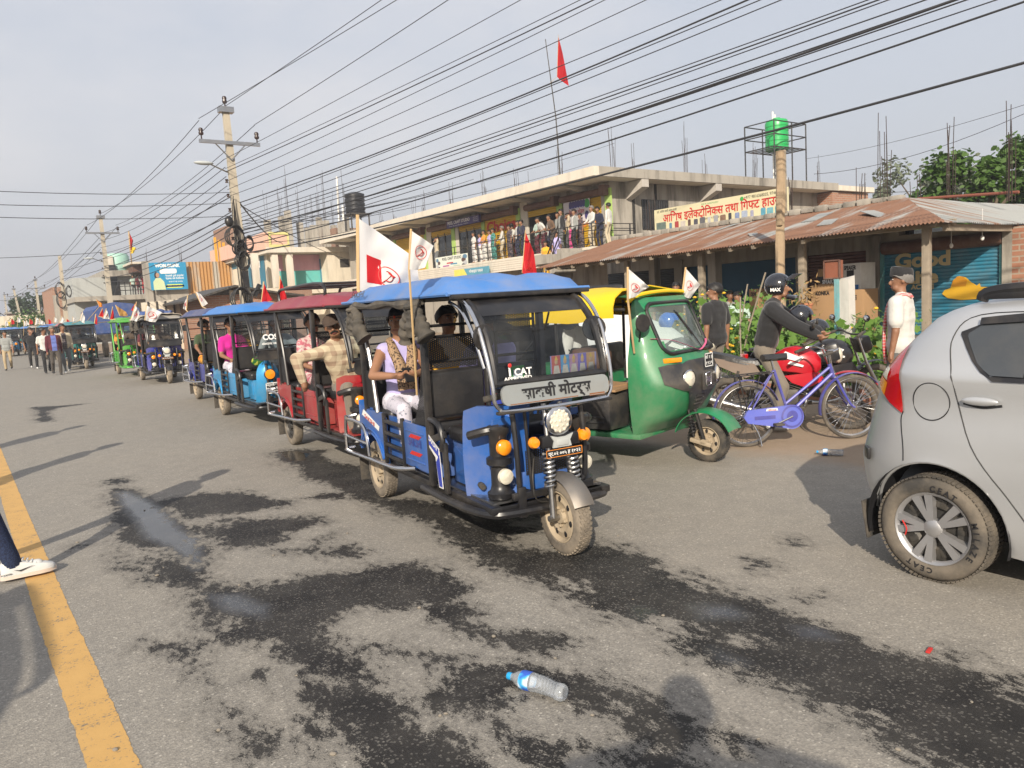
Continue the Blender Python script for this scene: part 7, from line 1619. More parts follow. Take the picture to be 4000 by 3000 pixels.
gs = dict(gp='men walking beside the queue', gb='onlookers on the balcony of the grey building')
def onroad(u, v): p = gnd(u*K, v*K); return (float(p[0]), float(p[1]), 0)
# walkers on the road
WS = M('white_shoe', (.6, .6, .58), .5)
person('man in a grey polo shirt and khaki trousers, leftmost of the walking men', onroad(20, 800), R(-6), cs['grey'], cs['khaki'], BLACK, sleeve='short', walk=.7, yaw=R(35), H=1.62, belly=.02, group=gs['gp'])
person('man all in black touching his face as he walks', onroad(75, 797), R(0), cs['black'], cs['black'], WS, sleeve='short', walk=-.7, yaw=R(20), H=1.68, group=gs['gp'], hands=[(-.24, .1, .85), (.04, -.16, 1.48)])
person('man in a white short-sleeved shirt behind the maroon jacket', onroad(104, 806), R(5), cs['white'], cs['black'], BLACK, sleeve='short', walk=.5, yaw=R(70), H=1.66, group=gs['gp'])
person('older man in an open maroon jacket over a blue shirt', onroad(124, 810), R(5), cs['maroon'], cs['brownp'], BLACK, walk=-.6, yaw=R(10), H=1.68, belly=.02, shirt_open=cs['blue'], hairmat=GREYHAIR, group=gs['gp'])
person('bearded man in a beige waistcoat over a dark plaid shirt', onroad(146, 806), R(5), cs['beige'], cs['greyp'], WS, walk=.5, yaw=R(35), H=1.74, belly=.03, shirt_open=cs['plaid'], group=gs['gp'])
# leg at the left edge of the road
p_ = gnd(20, 2268)
t, hh, up, hp_, fp, k = person('passer-by in dark blue jeans and a white trainer, mostly outside the left edge', (p_[0]-.24, p_[1]-.02, 0), R(90), cs['white'], cs['denim'], WS, sleeve='long', vox=.012, feet=[(-.02, -.30, .10), (.12, .42, .12)], knees=[(0, -1, .2), (0, -1, .2)], H=1.7)
b = MB(WS).m(WS, True); P = fp[0]; R_ = []
for y_, w_, h_ in ((.075, .026, .085), (.05, .04, .105), (0, .044, .10), (-.06, .044, .085), (-.12, .05, .062), (-.18, .048, .05), (-.22, .034, .035), (-.235, .012, .02)): R_.append([(P.x+w_*a, P.y+y_, max(.012, P.z-.085+.012)+h_*c) for a, c in ((-1, 0), (-1, .45), (-.7, .9), (0, 1), (.7, .9), (1, .45), (1, 0))])
b.loft(R_); b.m(M('sole', (.62, .52, .44), .7)); b.loft([[(P.x+w_*a, P.y+y_, max(.002, P.z-.09)+c) for a, c in ((-1, 0), (-1, .024), (1, .024), (1, 0))] for y_, w_ in ((.082, .03), (.05, .046), (-.06, .048), (-.14, .054), (-.2, .046), (-.24, .012))]); sh_ = b.build('shoe', t)
b = MB(TXTBLK); zz = P.z-.045
b.prism([(0, .014), (.03, .0), (.11, .024), (.03, .008), (.012, .012)], (P.x-.05, P.y-.0, zz), (0, -1, 0), UZ, .004) ; b.text('BOOSTER', (P.x-.049, P.y+.045, zz-.012), (0, -1, 0), UZ, .014, bold=.03); b.build('shoe_marks', sh_)
b = MB(WS)
for q in range(4): b.tube([(P.x-.03, P.y-.05-.025*q, P.z+.02-.012*q), (P.x, P.y-.06-.025*q, P.z+.03-.012*q), (P.x+.03, P.y-.05-.025*q, P.z+.02-.012*q)], .005, 5)
b.build('shoe_lace', sh_)
# other passers-by off to the left, whose shadows fall across the road
for x_, y_, a_, lb in ((-.75, 9.2, 80, 'passer-by in a dark shirt just outside the left edge of the road'), (-.9, 11.9, 100, 'passer-by in a pale shirt outside the left edge, farther down the road')): person(lb, (x_, y_, 0), R(a_), cs['brown'] if y_ < 10 else cs['beige'], cs['greyp'], BLACK, walk=.6, vox=.03)
# unseen stand-in for the photographer, added to cast the near shadow
person('unseen figure added behind the camera to cast the shadow of the photographer', (.02, -.34, 0), R(137), cs['grey'], cs['greyp'], BLACK, vox=.03, hands=[(-.24, -.12, 1.4), (.24, -.12, 1.4)], elbows=[(-1, 0, 0), (1, 0, 0)])
# seated passengers, placed in their vehicle's frame
def seat_T(root, x, y, z=0.): T = Matrix.Translation(root.location) @ Euler(root.rotation_euler).to_matrix().to_4x4(); return tuple(T @ Vector((x, y, z)))
def sitter(label, root, x, y, rz, top, bottom, zs=.84, **kw):
    kw.setdefault('feet', [(-.11, -.40, .42), (.11, -.40, .42)]); kw.setdefault('hands', [(-.12, -.34, zs+.12), (.12, -.34, zs+.12)])
    return person(label, seat_T(root, x, y), root.rotation_euler[2]+rz, top, bottom, pelvis=(0, 0, zs), **kw)
t, hh, up, hpos, fp, k = sitter('young woman in a lilac tunic and leopard print scarf seated in the blue rickshaw', HERO, -.25, .93, R(-4), cs['lilac'], cs['floral'], zs=.86, H=1.66, skin=SKINL, sleeve='none', fem=True, hair='bun', face=True, yaw=R(-38), vox=.011, hands=[(-.16, -.36, 1.10), (-.0, -.40, 1.10)], elbows=[(-.8, .3, -.5), (.8, .3, -.5)], legwear='trousers')
b = MB(cs['leo']).m(cs['leo'], True)
for s in (-1, 1): Pp = spline([up(0, .09, .5), up(s*.07, .04, .52), up(s*.085, -.07, .45), up(s*.05, -.135, .3), up(s*.03, -.15, .1)], 6); b.tube(Pp, [.035+.02*i/len(Pp) for i in range(len(Pp))], 10, flat=.8)
b.build('scarf', t)
b = MB(M('forehead_mark', (.55, .05, .02), .7)); b.tube([hh(0, -.078, .088), hh(0, -.083, .05)], .008, 6); b.build('forehead_mark', t)
b = MB(BLACK); q = (hpos[0]+hpos[1])/2; b.box((q.x, q.y-.02, q.z+.01), (.075, .012, .15), rx=-.8, bev=.006); b.build('phone', None); o = bpy.data.objects['phone']; o.matrix_world = Matrix.Translation(t.location) @ Euler(t.rotation_euler).to_matrix().to_4x4(); tag(o, 'black phone held by the woman in the lilac tunic', 'phone')
b = MB(BLACK).m(BLACK, True); b.tube([hpos[0]+Vector((.028*math.cos(a), .05, .028*math.sin(a)+.0)) for a in np.linspace(0, 2*PI, 13)], .012, 6); b.build('wristband', t)
sitter('passenger in red and lilac half hidden behind the perforated panel of the blue rickshaw', HERO, .2, .12, R(180), cs['lilac'], cs['red'], zs=.84, fem=True, hair='bun', sleeve='short', feet=[(-.1, -.36, .42), (.1, -.36, .42)])
sitter('passenger in yellow with a phone seen through the windscreen of the blue rickshaw', HERO, .24, 1.0, 0, cs['yellow'], cs['maroon'], zs=.84, fem=True, hair='bun', sleeve='short')
t, hh, up, hpos, fp, k = sitter('moustached driver in a brown cap and cream checked shirt leaning out of the red rickshaw', RICK2, -.2, -.36, R(-3), cs['check'], cs['taupe'], zs=.84, H=1.7, face=True, moustache=True, yaw=R(-22), lean=.2, side=R(-14), bulk=.012, vox=.012, hair='short', skin=SKIN, hands=[(-.52, -.1, .93), (.28, -.42, 1.0)], elbows=[(-1, .2, .1), (.8, .3, -.5)])
b = MB(M('brown_cap', (.06, .04, .03), .85)).m(MATS['brown_cap'], True); b.sheet([[hh(.1*math.sin(th)*math.sin(ph), -.115*math.sin(th)*math.cos(ph)+.02, .05+.098*math.cos(th)) for th in np.linspace(0, R(84), 6)] for ph in np.linspace(0, 2*PI, 19)], .006); b.sheet([[hh(.075*a, -.09-.075*(1-a*a)*q, .062-.02*q) for q in (0, .5, 1)] for a in np.linspace(-1, 1, 7)], .006); b.build('cap', t)
sitter('passenger in a pink print dress behind the driver of the red rickshaw', RICK2, -.12, .95, 0, cs['pinkprint'], cs['pinkprint'], fem=True, hair='bun', sleeve='short')
sitter('driver in a grey shirt behind the windscreen of the sky blue rickshaw', RICK3, .12, -.38, 0, cs['grey'], cs['greyp'], hands=[(-.25, -.4, 1.05), (.25, -.4, 1.05)])
sitter('passenger in a magenta tunic at the side of the sky blue rickshaw', RICK3, -.24, .95, R(-2), cs['magenta'], cs['floral'], fem=True, hair='bun', sleeve='short')
sitter('passenger in yellow inside the sky blue rickshaw', RICK3, .15, 1.0, 0, cs['yellow'], cs['green'], fem=True, hair='long')
b = MB(patterned('melon_cloth', (.01, .10, .015), (.35, .38, .05), 18, .6)).m(MATS['melon_cloth'], True); b.ball((0, 0, 0), (.26, .2, .16), 16, 10); o = b.build('cloth_bundle'); o.location = seat_T(RICK3, -.1, .02, .94); tag(o, 'green striped cloth bundle on the seat of the sky blue rickshaw', 'bundle')
sitter('woman in a green blouse and orange sari seated in the royal blue rickshaw', RICK4, -.22, .85, R(-2), cs['green'], cs['osari'], fem=True, hair='bun', sleeve='short', yaw=R(40), legwear='skirt', hands=[(-.2, -.42, .98), (.1, -.38, 1.0)])
sitter('small child in dark green held on the lap in the royal blue rickshaw', RICK4, -.2, .40, R(20), cs['green'], cs['brownp'], kid=.55, zs=.98, feet=[(-.06, -.2, .8), (.06, -.2, .8)], hands=[(-.1, -.15, 1.05), (.1, -.15, 1.05)])
for rk, nm in ((RICK5, 'garlanded'), (RICK6, 'lime green'), (RICK7, 'teal fronted')):
    sitter('driver at the handlebar of the %s rickshaw' % nm, rk, -.05, -.36, 0, cs['brown'] if rk != RICK7 else cs['black'], cs['greyp'], hands=[(-.25, -.42, 1.05), (.25, -.42, 1.05)], vox=.03)
    sitter('passenger in bright cloth on the back seat of the %s rickshaw' % nm, rk, -.24, .9, R(-2), cs['orange'] if rk == RICK6 else cs['maroon'], cs['osari'], fem=True, hair='bun', sleeve='short', vox=.03)
# helmeted rider astride the red motorbike (bike heads along its local +x)
ba = MO.rotation_euler[2]; T = Matrix.Translation(MO.location) @ Matrix.Rotation(ba, 4, 'Z'); q = T @ Vector((.40, 0, 0))
t, hh, up, hpos, fp, k = person('rider in a black jacket and a dark open-visor helmet sitting on the red motorcycle', tuple(q), ba+PI/2, cs['black'], cs['taupe'], WS, H=1.78, pelvis=(0, 0, .92), lean=.24, feet=[(-.26, -.10, .09), (.26, -.10, .09)], knees=[(-.3, -1, 0), (.3, -1, 0)], hands=[(-.31, -.60, 1.06), (.31, -.60, 1.06)], elbows=[(-.7, .2, -.6), (.7, .2, -.6)], face=True, hair='none', vox=.012, yaw=R(0), bulk=.026, shirt_open=cs['maroon'])
HB = M('helmet_black', (.012, .013, .018), .1, 0, .1, 5, coat=1)
b = MB(HB).m(HB, True); b.sheet([[hh(.122*math.sin(th)*math.sin(ph), -.142*math.sin(th)*math.cos(ph)+.02, .04+.135*math.cos(th)) for th in np.linspace(0, R(72 if abs(ph-PI) > PI*.70 else 128), 9)] for ph in np.linspace(0, 2*PI, 33)], -.012)
b.tube([hh(-.1, -.07, -.08), hh(-.07, -.14, -.10), hh(0, -.165, -.10), hh(.07, -.14, -.10), hh(.1, -.07, -.08)], [.02, .028, .03, .028, .02], 8)
hl = b.build('helmet', t); b = MB(M('smoke_visor', (.05, .06, .08), .05, 0, .1, 3, coat=1)).m(MATS['smoke_visor'], True); b.sheet([[hh(.115*math.sin(a), -.145*math.cos(a)-.02-.07*q, .10+.05*q*1.0) for q in (0, .5, 1)] for a in np.linspace(-1.2, 1.2, 11)], .004); b.build('visor', hl)
b = MB(TXTWHT); b.text('MAX', hh(.13, .03, -.02), hq_ if False else (hh(0, -1, 0)-hh(0, 0, 0)), (0, 0, 1), .05, bold=.04); b.text('MAX', hh(-.128, .03, -.02), (hh(0, -1, 0)-hh(0, 0, 0))*1, (0, 0, 1), .05, bold=.04); b.tube([hh(.112, -.02, .10), hh(.119, .05, .06), hh(.10, .11, .02)], .012, 5, flat=.4); b.build('helmet_graphic', hl)
b = MB(WHITEP).m(WHITEP, True); b.ball(up(.205, -.015, .42), (.035, .03, .07), 10, 6); b.build('shoulder_patch', t)
# black helmet of the pillion kind hung on the handlebar, and helmets on parked bikes
for lb, p, m_ in (('black open helmet hanging at the front of the red motorcycle', T @ Vector((.80, -.1, 1.28)), HB), ('dark helmet resting on the black motorcycle', (8.3, 5.25, 1.08), HB), ('bright blue helmet on the mirror of the motorcycle by the auto rickshaw', (7.62, 7.0, 1.24), M('helmet_blue', (.02, .13, .5), .2, 0, .1, 5, coat=.6))):
    b = MB(m_).m(m_, True); b.sheet([[(.12*math.sin(th)*math.sin(ph), -.14*math.sin(th)*math.cos(ph), .13*math.cos(th)) for th in np.linspace(0, R(78 if abs(ph-PI) > PI*.66 else 125), 9)] for ph in np.linspace(0, 2*PI, 25)], -.012); o = b.build('helmet'); o.location = p; o.rotation_euler = (.1, 0, ba+PI/2+.3); tag(o, lb, 'helmet')
# man in a black t-shirt, man in a topi
p = atY(2790, 1130, 7.3)
person('man in a black t-shirt standing with his back turned beside the auto rickshaw', (p[0], p[1], 0), R(180), cs['black'], cs['taupe'], BLACK, H=1.69, sleeve='short', vox=.014, hands=[(-.26, .0, .80), (.27, .03, .78)], yaw=R(45), bulk=.018, face=True)
p = atX(3515, 1050, 8.1)
t, hh, up, hpos, fp, k = person('older man in a black topi and white shirt with a red checked scarf', (p[0]+.02, p[1], 0), R(192), cs['white'], cs['greyp'], BLACK, H=1.70, sleeve='short', hairmat=GREYHAIR, vox=.013, yaw=R(28), bulk=.018, face=True)
b = MB(cs['black']).m(cs['black'], True); n_ = 18; b.loft([[hh(r_*math.sin(2*PI*i/n_), -r_*1.18*math.cos(2*PI*i/n_)+.02, z_+.012*math.cos(2*PI*i/n_)*(z_ > .1)) for i in range(n_)] for r_, z_ in ((.098, .062), (.1, .08), (.095, .13), (.085, .155), (.05, .158))]); b.build('topi', t)
RSC = patterned('red_checked_scarf', (.5, .06, .06), (.6, .45, .42), 30, .45, 'check'); b = MB(RSC).m(RSC, True)
for s in (-1, 1): Pp = spline([up(0, .085, .5), up(s*.085, .03, .525), up(s*.1, -.08, .46), up(s*.09, -.13, .25), up(s*.1, -.14, -.02 if s < 0 else .0), up(s*.1, -.12, -.2)], 6); b.tube(Pp, .042, 9, flat=.5)
b.build('scarf', t)
# people in the shade of the veranda
for u, v, X_, c1, c2, lb in ((2640, 1108, 13.2, 'white', 'greyp', 'man in white with his back turned in the shade behind the second white flag'), (2575, 1120, 14.6, 'navy', 'navy', 'person in navy in the shade behind the first white flag'), (2880, 1145, 13.6, 'mint', 'greyp', 'person in mint blue under the veranda behind the garden'), (2850, 1140, 14.9, 'grey', 'brownp', 'person in grey sitting by the boxes under the veranda'), (2540, 1130, 15.4, 'brown', 'brownp', 'person in brown by the dark shutter under the veranda')):
    p = atX(u, v, X_); person(lb, (p[0], p[1], float(p[2])-1.66), R(-60+u % 60), cs[c1], cs[c2], BLACK, H=1.66, sleeve='short', vox=.026)
# balcony crowd
def bal(zx, zfoot_off, label, top, bottom, fem=False, X_=XB+.35, rz=-100, kid=1., sleeve='short', yaw=0., H=None, legwear=None, z0=None, hands=None, **kw):
    y_ = yu(1300+zx/2.011, X_); return person(label, (X_, y_, (ZF if z0 is None else z0)+zfoot_off), R(rz), cs[top], cs[bottom], None if fem else BLACK, H=H or (1.56 if fem else 1.68), fem=fem, hair='bun' if fem else 'short', sleeve=sleeve, legwear=legwear or ('sari' if fem else 'trousers'), vox=.03, kid=kid, yaw=R(yaw), group=gs['gb'], hands=hands, **kw)
FWD = [(-.18, -.3, 1.0), (.18, -.3, 1.0)]
bal(820, 0, 'man in a pale t-shirt shading his eyes on the balcony', 'beige', 'greyp', hands=[(-.24, 0, .8), (.06, -.14, 1.5)])
bal(1115, 0, 'woman in a white sari with a black handbag on the balcony', 'white', 'wsari', True)
bal(1195, 0, 'woman in an orange blouse and white shawl on the balcony', 'orange', 'white', True, hands=FWD)
bal(1240, 0, 'woman in pale lilac between the orange blouse and green sari', 'lilac', 'wsari', True, X_=XB+.7)
bal(1268, 0, 'woman in a teal print sari beside the Choice shutter', 'teal', 'teal', True)
bal(1395, 0, 'woman in a dark print sari fanning herself on the balcony', 'sarip', 'sarip', True)
bal(1415, 0, 'man in a white cap behind the dark print sari', 'white', 'greyp', X_=XB+.8)
bal(1465, 0, 'man in a dark suit with a white collar on the balcony', 'navy', 'navy', shirt_open=cs['white'], sleeve='long')
bal(1512, 0, 'man in navy leaning at the top of the stair', 'navy', 'navy', sleeve='long', hands=FWD, lean=.2)
bal(1620, 0, 'man in a mint shirt with sunglasses on the balcony', 'mint', 'maroon', hands=FWD, X_=XB+.6)
bal(1672, 0, 'man in a white shirt bent over the balcony rail', 'white', 'maroon', lean=.5, hands=FWD)
bal(1745, 0, 'man in a brown shirt leaning on the balcony rail', 'brown', 'brownp', hands=FWD, lean=.35, sleeve='long')
bal(1808, 0, 'tall man in a black jacket with a white stripe on the balcony', 'black', 'greyp', sleeve='long', H=1.8, shirt_open=cs['grey'])
bal(1878, 0, 'small girl in a pink dress at the balcony rail', 'pink', 'pink', True, kid=.66)
bal(1910, 0, 'youth in a pale jacket over a white top at the balcony corner', 'grey', 'black', sleeve='long', shirt_open=cs['white'])
bal(2048, 0, 'bald man in a long white shirt at the balcony corner', 'white', 'beige', sleeve='long', hands=FWD, hairmat=GREYHAIR)
bal(2180, 0, 'man in a pale pink shirt at the end of the balcony', 'white', 'beige', sleeve='long', X_=XB+.5, rz=-160)
bal(1675, -1.15, 'woman in a yellow sari coming down the stair', 'yellow', 'yellow', True, X_=20.7, rz=-70, legwear='sari')
bal(1762, -.8, 'woman in a lilac sari on the stair below the balcony', 'lilac', 'lilac', True, X_=20.9, rz=-70)
bal(1482, -2.9, 'woman in pink with a lilac shawl at the foot of the stair', 'pink', 'pink', True, X_=19.0)
bal(1615, -2.5, 'child in pink behind the red flag at the stair', 'pink', 'red', True, X_=19.4, kid=.9)
bal(1365, -3.2, 'person in black at the foot of the grey building', 'black', 'black', X_=19.5)
for i, (u, c) in enumerate(((508, 'mint'), (528, 'maroon'), (548, 'red'), (562, 'orange'), (540, 'grey'))): person('onlooker in %s on the far balcony of the grey house' % c, (pu(u, YH+.6), YH+.6, zf_h if False else pz(500, 1152, YH)), R(10), cs[c], cs['greyp' if i < 1 else c], BLACK, vox=.05, sleeve='short', group='onlookers on the far balcony')

BP = [x for x in bpy.data.objects if x.get('group') == gs['gb'] and x.location.z > ZF-.1]
for i, (zx, lb) in enumerate(((1650, 'behind the bent man in white'), (1700, 'between the bent man in white and the brown shirt'), (1780, 'behind the brown shirt'), (1845, 'behind the small girl in pink'), (1955, 'between the pale jacket and the bald man'), (1440, 'behind the dark suit'), (1340, 'left of the dark print sari'), (1150, 'beside the white sari'), (2110, 'between the bald man and the pale pink shirt'))):
    o = copy_tree(BP[(i*5+2) % len(BP)]); o.location = (XB+.95+.1*(i % 2), yu(1300+zx/2.011, XB+.95), ZF); o.rotation_euler[2] += .3*(i % 3-1); o['label'] = 'onlooker in the balcony back row %s' % lb
# ------------------------------------------------------------ concrete poles and overhead lines
PSC = concrete('pole_concrete', (.40, .35, .27), (.5, .45, .36), .25, 2.)
K2 = K
def pix_on(u, v, Y): return Vector(atY(u, v, Y))
PT = {}
for i, (ut, vt, ub, vb, Y, w0, w1, arms, lb) in enumerate(((880, 425, 962, 1190, 23.4, .17, .32, 1, 'tall concrete power pole wrapped in coiled black cables behind the sky blue rickshaw'), (392, 845, 440, 1260, 49, .17, .32, 1, 'second concrete power pole with a crossarm, in front of the grey house'), (232, 1000, 258, 1240, 64, .2, .32, 0, 'shorter concrete pole hung with long cable loops'), (137, 1092, 156, 1245, 98, .2, .3, 1, 'concrete power pole in front of the dark roadside tree'), (53, 1128, 80, 1243, 112, .2, .3, 1, 'concrete power pole left of the dark roadside tree'), (17, 1150, 28, 1238, 150, .2, .3, 1, 'farthest concrete power pole at the left edge of the sky'))):
    a, c = pix_on(ut, vt, Y), pix_on(ub, vb, Y); d = (a-c)/(a.z-c.z); base = c-d*c.z; t = thing('utility_pole', lb, 'utility pole', base, 0, 'concrete poles along the road'); top = a-base
    b = MB(PSC); b.loft([[(x*w/2, y*w*.4, 0) if False else tuple(d*z+Vector((x*w/2, y*w*.4, 0))) for x, y in ((-1, -1), (1, -1), (1, 1), (-1, 1))] for z, w in ((0, w1), (top.z, w0))], smooth=False); b.build('pole', t); PT[i] = (base, d, top.z, Y)
    if arms:
        az = top.z-1.0 if i == 0 else top.z-.95; b = MB(STEEL); c_ = d*az; b.box(c_+Vector((0, -.12, 0)), (1.75, .07, .1)); b.box(d*(top.z-.04)+Vector((0, -.02, 0)), (.42, .25, .16))
        for s in (-1, 1): b.rod(c_+Vector((s*.45, -.12, -.02)), c_+Vector((0, -.12, -.5)), .02, 5)
        b.build('crossarm', t)
        b = MB(BROWN).m(M('insulator', (.03, .015, .012), .2), True)
        for p in (c_+Vector((-.8, -.12, .06)), c_+Vector((.8, -.12, .06)), d*top.z+Vector((0, 0, .05))): b.lathe([(.02, 0), (.02, .1), (.06, .11), (.075, .16), (.055, .2), (.07, .25), (.05, .3), (0, .32)], p, n=10)
        for k in range(5):
            p = d*(top.z-2.1-.42*k)+Vector((-.2, -.05, 0)); b.lathe([(.05, -.05), (.03, 0), (.05, .05)], p, n=8)
        b.build('insulator', t)
    if i in (0, 2):
        b = MB(BLACK).m(BLACK, True)
        spots = ((2.25, -.28, .34), (2.35, .15, .22), (2.0, .02, .3), (1.7, -.05, .3)) if i == 0 else ((4.3, -.25, .3), (3.6, -.2, .32), (4.2, .3, .2))
        spots2 = ((4.0, -.2, .28), (3.8, .16, .17), (3.65, -.1, .2), (3.3, -.05, .22), (2.15, -.22, .3), (2.1, .28, .28)) if i == 0 else spots
        for z_, x_, r_ in spots2:
            for q in range(3): b.tube([d*z_+Vector((x_+(r_-.03*q)*math.cos(a_*PI/9)+.02*q, -.24-.03*q, (r_+.03*q)*math.sin(a_*PI/9)*(1.0 if i == 0 else 1.7))) for a_ in range(18)], .022, 5, closed=True)
        if i == 0:
            b.ball(d*4.45+Vector((-.3, -.2, 0)), (.13, .1, .16)); b.box(d*2.75+Vector((.0, -.22, 0)), (.16, .1, .5)); b.box(d*2.5+Vector((.3, -.22, -.1)), (.12, .1, .4), ry=.5)
            for k in range(9): P = spline([d*(5.2-.1*k)+Vector((-.1, -.2, 0)), d*(4.4-.2*k)+Vector((-.22+.05*(k % 4), -.26, 0)), d*(3.5-.2*k)+Vector((-.15+.06*(k % 3), -.26, 0)), d*(1.2+.1*k)+Vector((-.1+.04*k, -.2, 0))], 5); b.tube(P, .012, 4)
        b.build('cable_coil', t)
    if i < 2:
        b = MB(STEEL).m(STEEL, True); p = d*(5.9 if i == 0 else 5.2)+Vector((-.1, 0, 0)); b.tube([p, p+Vector((-.35, -.1, .12)), p+Vector((-.6, -.2, .2))], .02, 6); b.m(CREAMP); b.ball(p+Vector((-.75, -.24, .2)), (.28, .09, .06)); b.build('street_light', t)
def polept(i, v, dx=0): base, d, h, Y = PT[i]; z = float(atY(880 if i == 0 else 400 if i == 1 else 235 if i == 2 else 140, v, Y)[2]); return base+d*z+Vector((dx, -.05, 0))
WIRE = M('wire_black', (.03, .03, .033), .6, 0, .2, 5)
def wire(a, c, r, sag, lb, n=14):
    a, c = Vector(a), Vector(c); b = MB(WIRE); r *= .74; b.tube([a+(c-a)*(i/n)-Vector((0, 0, sag*4*(i/n)*(1-i/n))) for i in range(n+1)], r, 5, caps=False); tag(b.build('overhead_cable'), lb, 'cable', 'overhead lines along the road')
p0 = np.array([6.9, 23.4]); p1 = np.array([11.5, .5]); dv = p1-p0; nv = np.array([-dv[1], dv[0]])
def onplane(u, v):
    r = ray(u, v); s = (p0@nv)/(r[:2]@nv); return Vector((r[0]*s, r[1]*s, CAMH+r[2]*s))
for va, ue, ve, r, dx in ((230, 808, 0, .012, 0), (262, 838, 0, .012, -.8), (265, 948, 0, .012, .8), (345, 1098, 0, .01, -.2), (365, 1222, 0, .01, -.2), (372, 1250, 0, .016, -.2), (392, 1275, 0, .01, -.2), (410, 1362, 0, .01, -.2), (425, 1520, 0, .011, -.2), (438, 1540, 0, .02, .1), (448, 1605, 0, .012, .1), (462, 1650, 0, .012, .1), (470, 1835, 0, .012, .1), (478, 1858, 0, .016, .1), (486, 1880, 0, .012, .1), (492, 1960, 0, .014, .1), (498, 1985, 0, .026, .1), (506, 2020, 0, .014, .1), (514, 2050, 0, .014, .1), (522, 2115, 0, .012, .1), (532, 2150, 0, .02, .1), (548, 2212, 112, .026, .1)):
    a = polept(0, va*K2, dx); e = onplane(ue*K2, ve*K2); dd = (e-a); f_ = abs(23.4-.5)/max(1e-3, abs(dd.y)); wire(a, a+dd*max(f_, 1.0), r, .12 if r < .02 else .25, 'black overhead cable running up from the tall cable-wrapped pole over the road')
for j, (v0, v1, dx) in enumerate(((232, 832/K2+2, 0), (266, 880/K2, -.8), (266, 880/K2, .8), (345, 505, -.2), (362, 520, -.2), (382, 535, -.2), (402, 548, -.2), (420, 560, -.2), (455, 575, -.1), (470, 585, -.1), (480, 600, -.1), (500, 610, -.1))): wire(polept(0, v0*K2, dx), polept(1, v1*K2, dx*.9), .014 if j < 8 else .02, .35, 'black cable strung between the tall pole and the second pole')
for j in range(6): wire(polept(1, (842, 885, 885, 930, 950, 975)[j], (0, -.8, .8, -.2, -.2, -.2)[j]), polept(3, (1090, 1106, 1106, 1125, 1135, 1145)[j], (0, -.8, .8, 0, 0, 0)[j]), .018, .5, 'thin cable between the second pole and the pole by the dark tree')
for j in range(3): wire(polept(3, (1092, 1106, 1120)[j]), pix_on(17, (1150, 1158, 1166)[j], 150), .02, .5, 'thin cable beyond the pole by the dark tree')
for (v0, v1) in ((415, 405), (438, 436), (466, 463)): wire(polept(0, v0*K2), pix_on(-300, v1*K2, 22), .012, .1, 'thin cable crossing level over the road to the left from the tall pole')
wire(polept(1, 985), pix_on(-300, 1012, 47), .02, .1, 'thin cable crossing level over the road to the left from the second pole'); wire(polept(0, 760), polept(2, 1060), .02, .3, 'sagging cable from the tall pole to the looped pole'); wire(polept(0, 830), polept(2, 1090), .02, .3, 'lower sagging cable from the tall pole to the looped pole')
wire(polept(0, 770), (18.2, YP-.2, 6.5), .035, .3, 'thick black drop cable from the tall pole down to the pink house'); wire(polept(0, 790), pix_on(1390, 1020, 50), .02, .3, 'thin drop cable from the tall pole down to the pink house')
for j, (ue, ve) in enumerate(((1600, 800), (1850, 700), (2100, 640), (2400, 560), (2300, 640), (1500, 860))): wire(polept(0, 860+18*j), pix_on(ue, ve, 27+j), .013, .25, 'service cable from the tall pole toward the roof of the grey building')
wire(pix_on(3150, 620, 24), pix_on(4200, 345, 9), .012, .25, 'thin cable rising past the green tank to the upper right'); wire(pix_on(3180, 680, 20), pix_on(4200, 350, 9), .014, .5, 'slack wavy cable rising over the tin roof to the upper right'); wire(pix_on(3330, 755, 14), pix_on(4200, 700, 12), .012, .1, 'thin cable along the bare roof rods above the end shutter')
# rough wooden post in front of the tin roof
X_ = 13.1; a, c = Vector(atX(3043, 590, X_)), Vector(atX(3052, 1110, X_)); WP = thing('wooden_post', 'rough hewn wooden post standing in front of the tin veranda', 'post', (c.x, c.y, 0)); R_ = []
for i in range(15):
    f = i/14; z = a.z*f; w = .105-.025*f+.018*mnoise.noise(Vector((0, z*2.3, 5))); R_.append([((w+.018*math.sin(3*q+z*2))*math.cos(q)+.02*math.sin(z*1.9), (w)*math.sin(q)+.03*math.sin(z*1.3), z) for q in [2*PI*j/9 for j in range(9)]])
b = MB(M('hewn_wood', (.34, .25, .16), .9, 0, .35, 4, bump=.8, bscale=22)).m(MATS['hewn_wood'], True); b.loft(R_); b.box((-.1, -.06, a.z*.72), (.07, .1, .5), bev=.02); b.m(WOODW); b.box((.06, -.08, a.z*.86), (.05, .06, 1.2), bev=.01); b.build('trunk', WP)
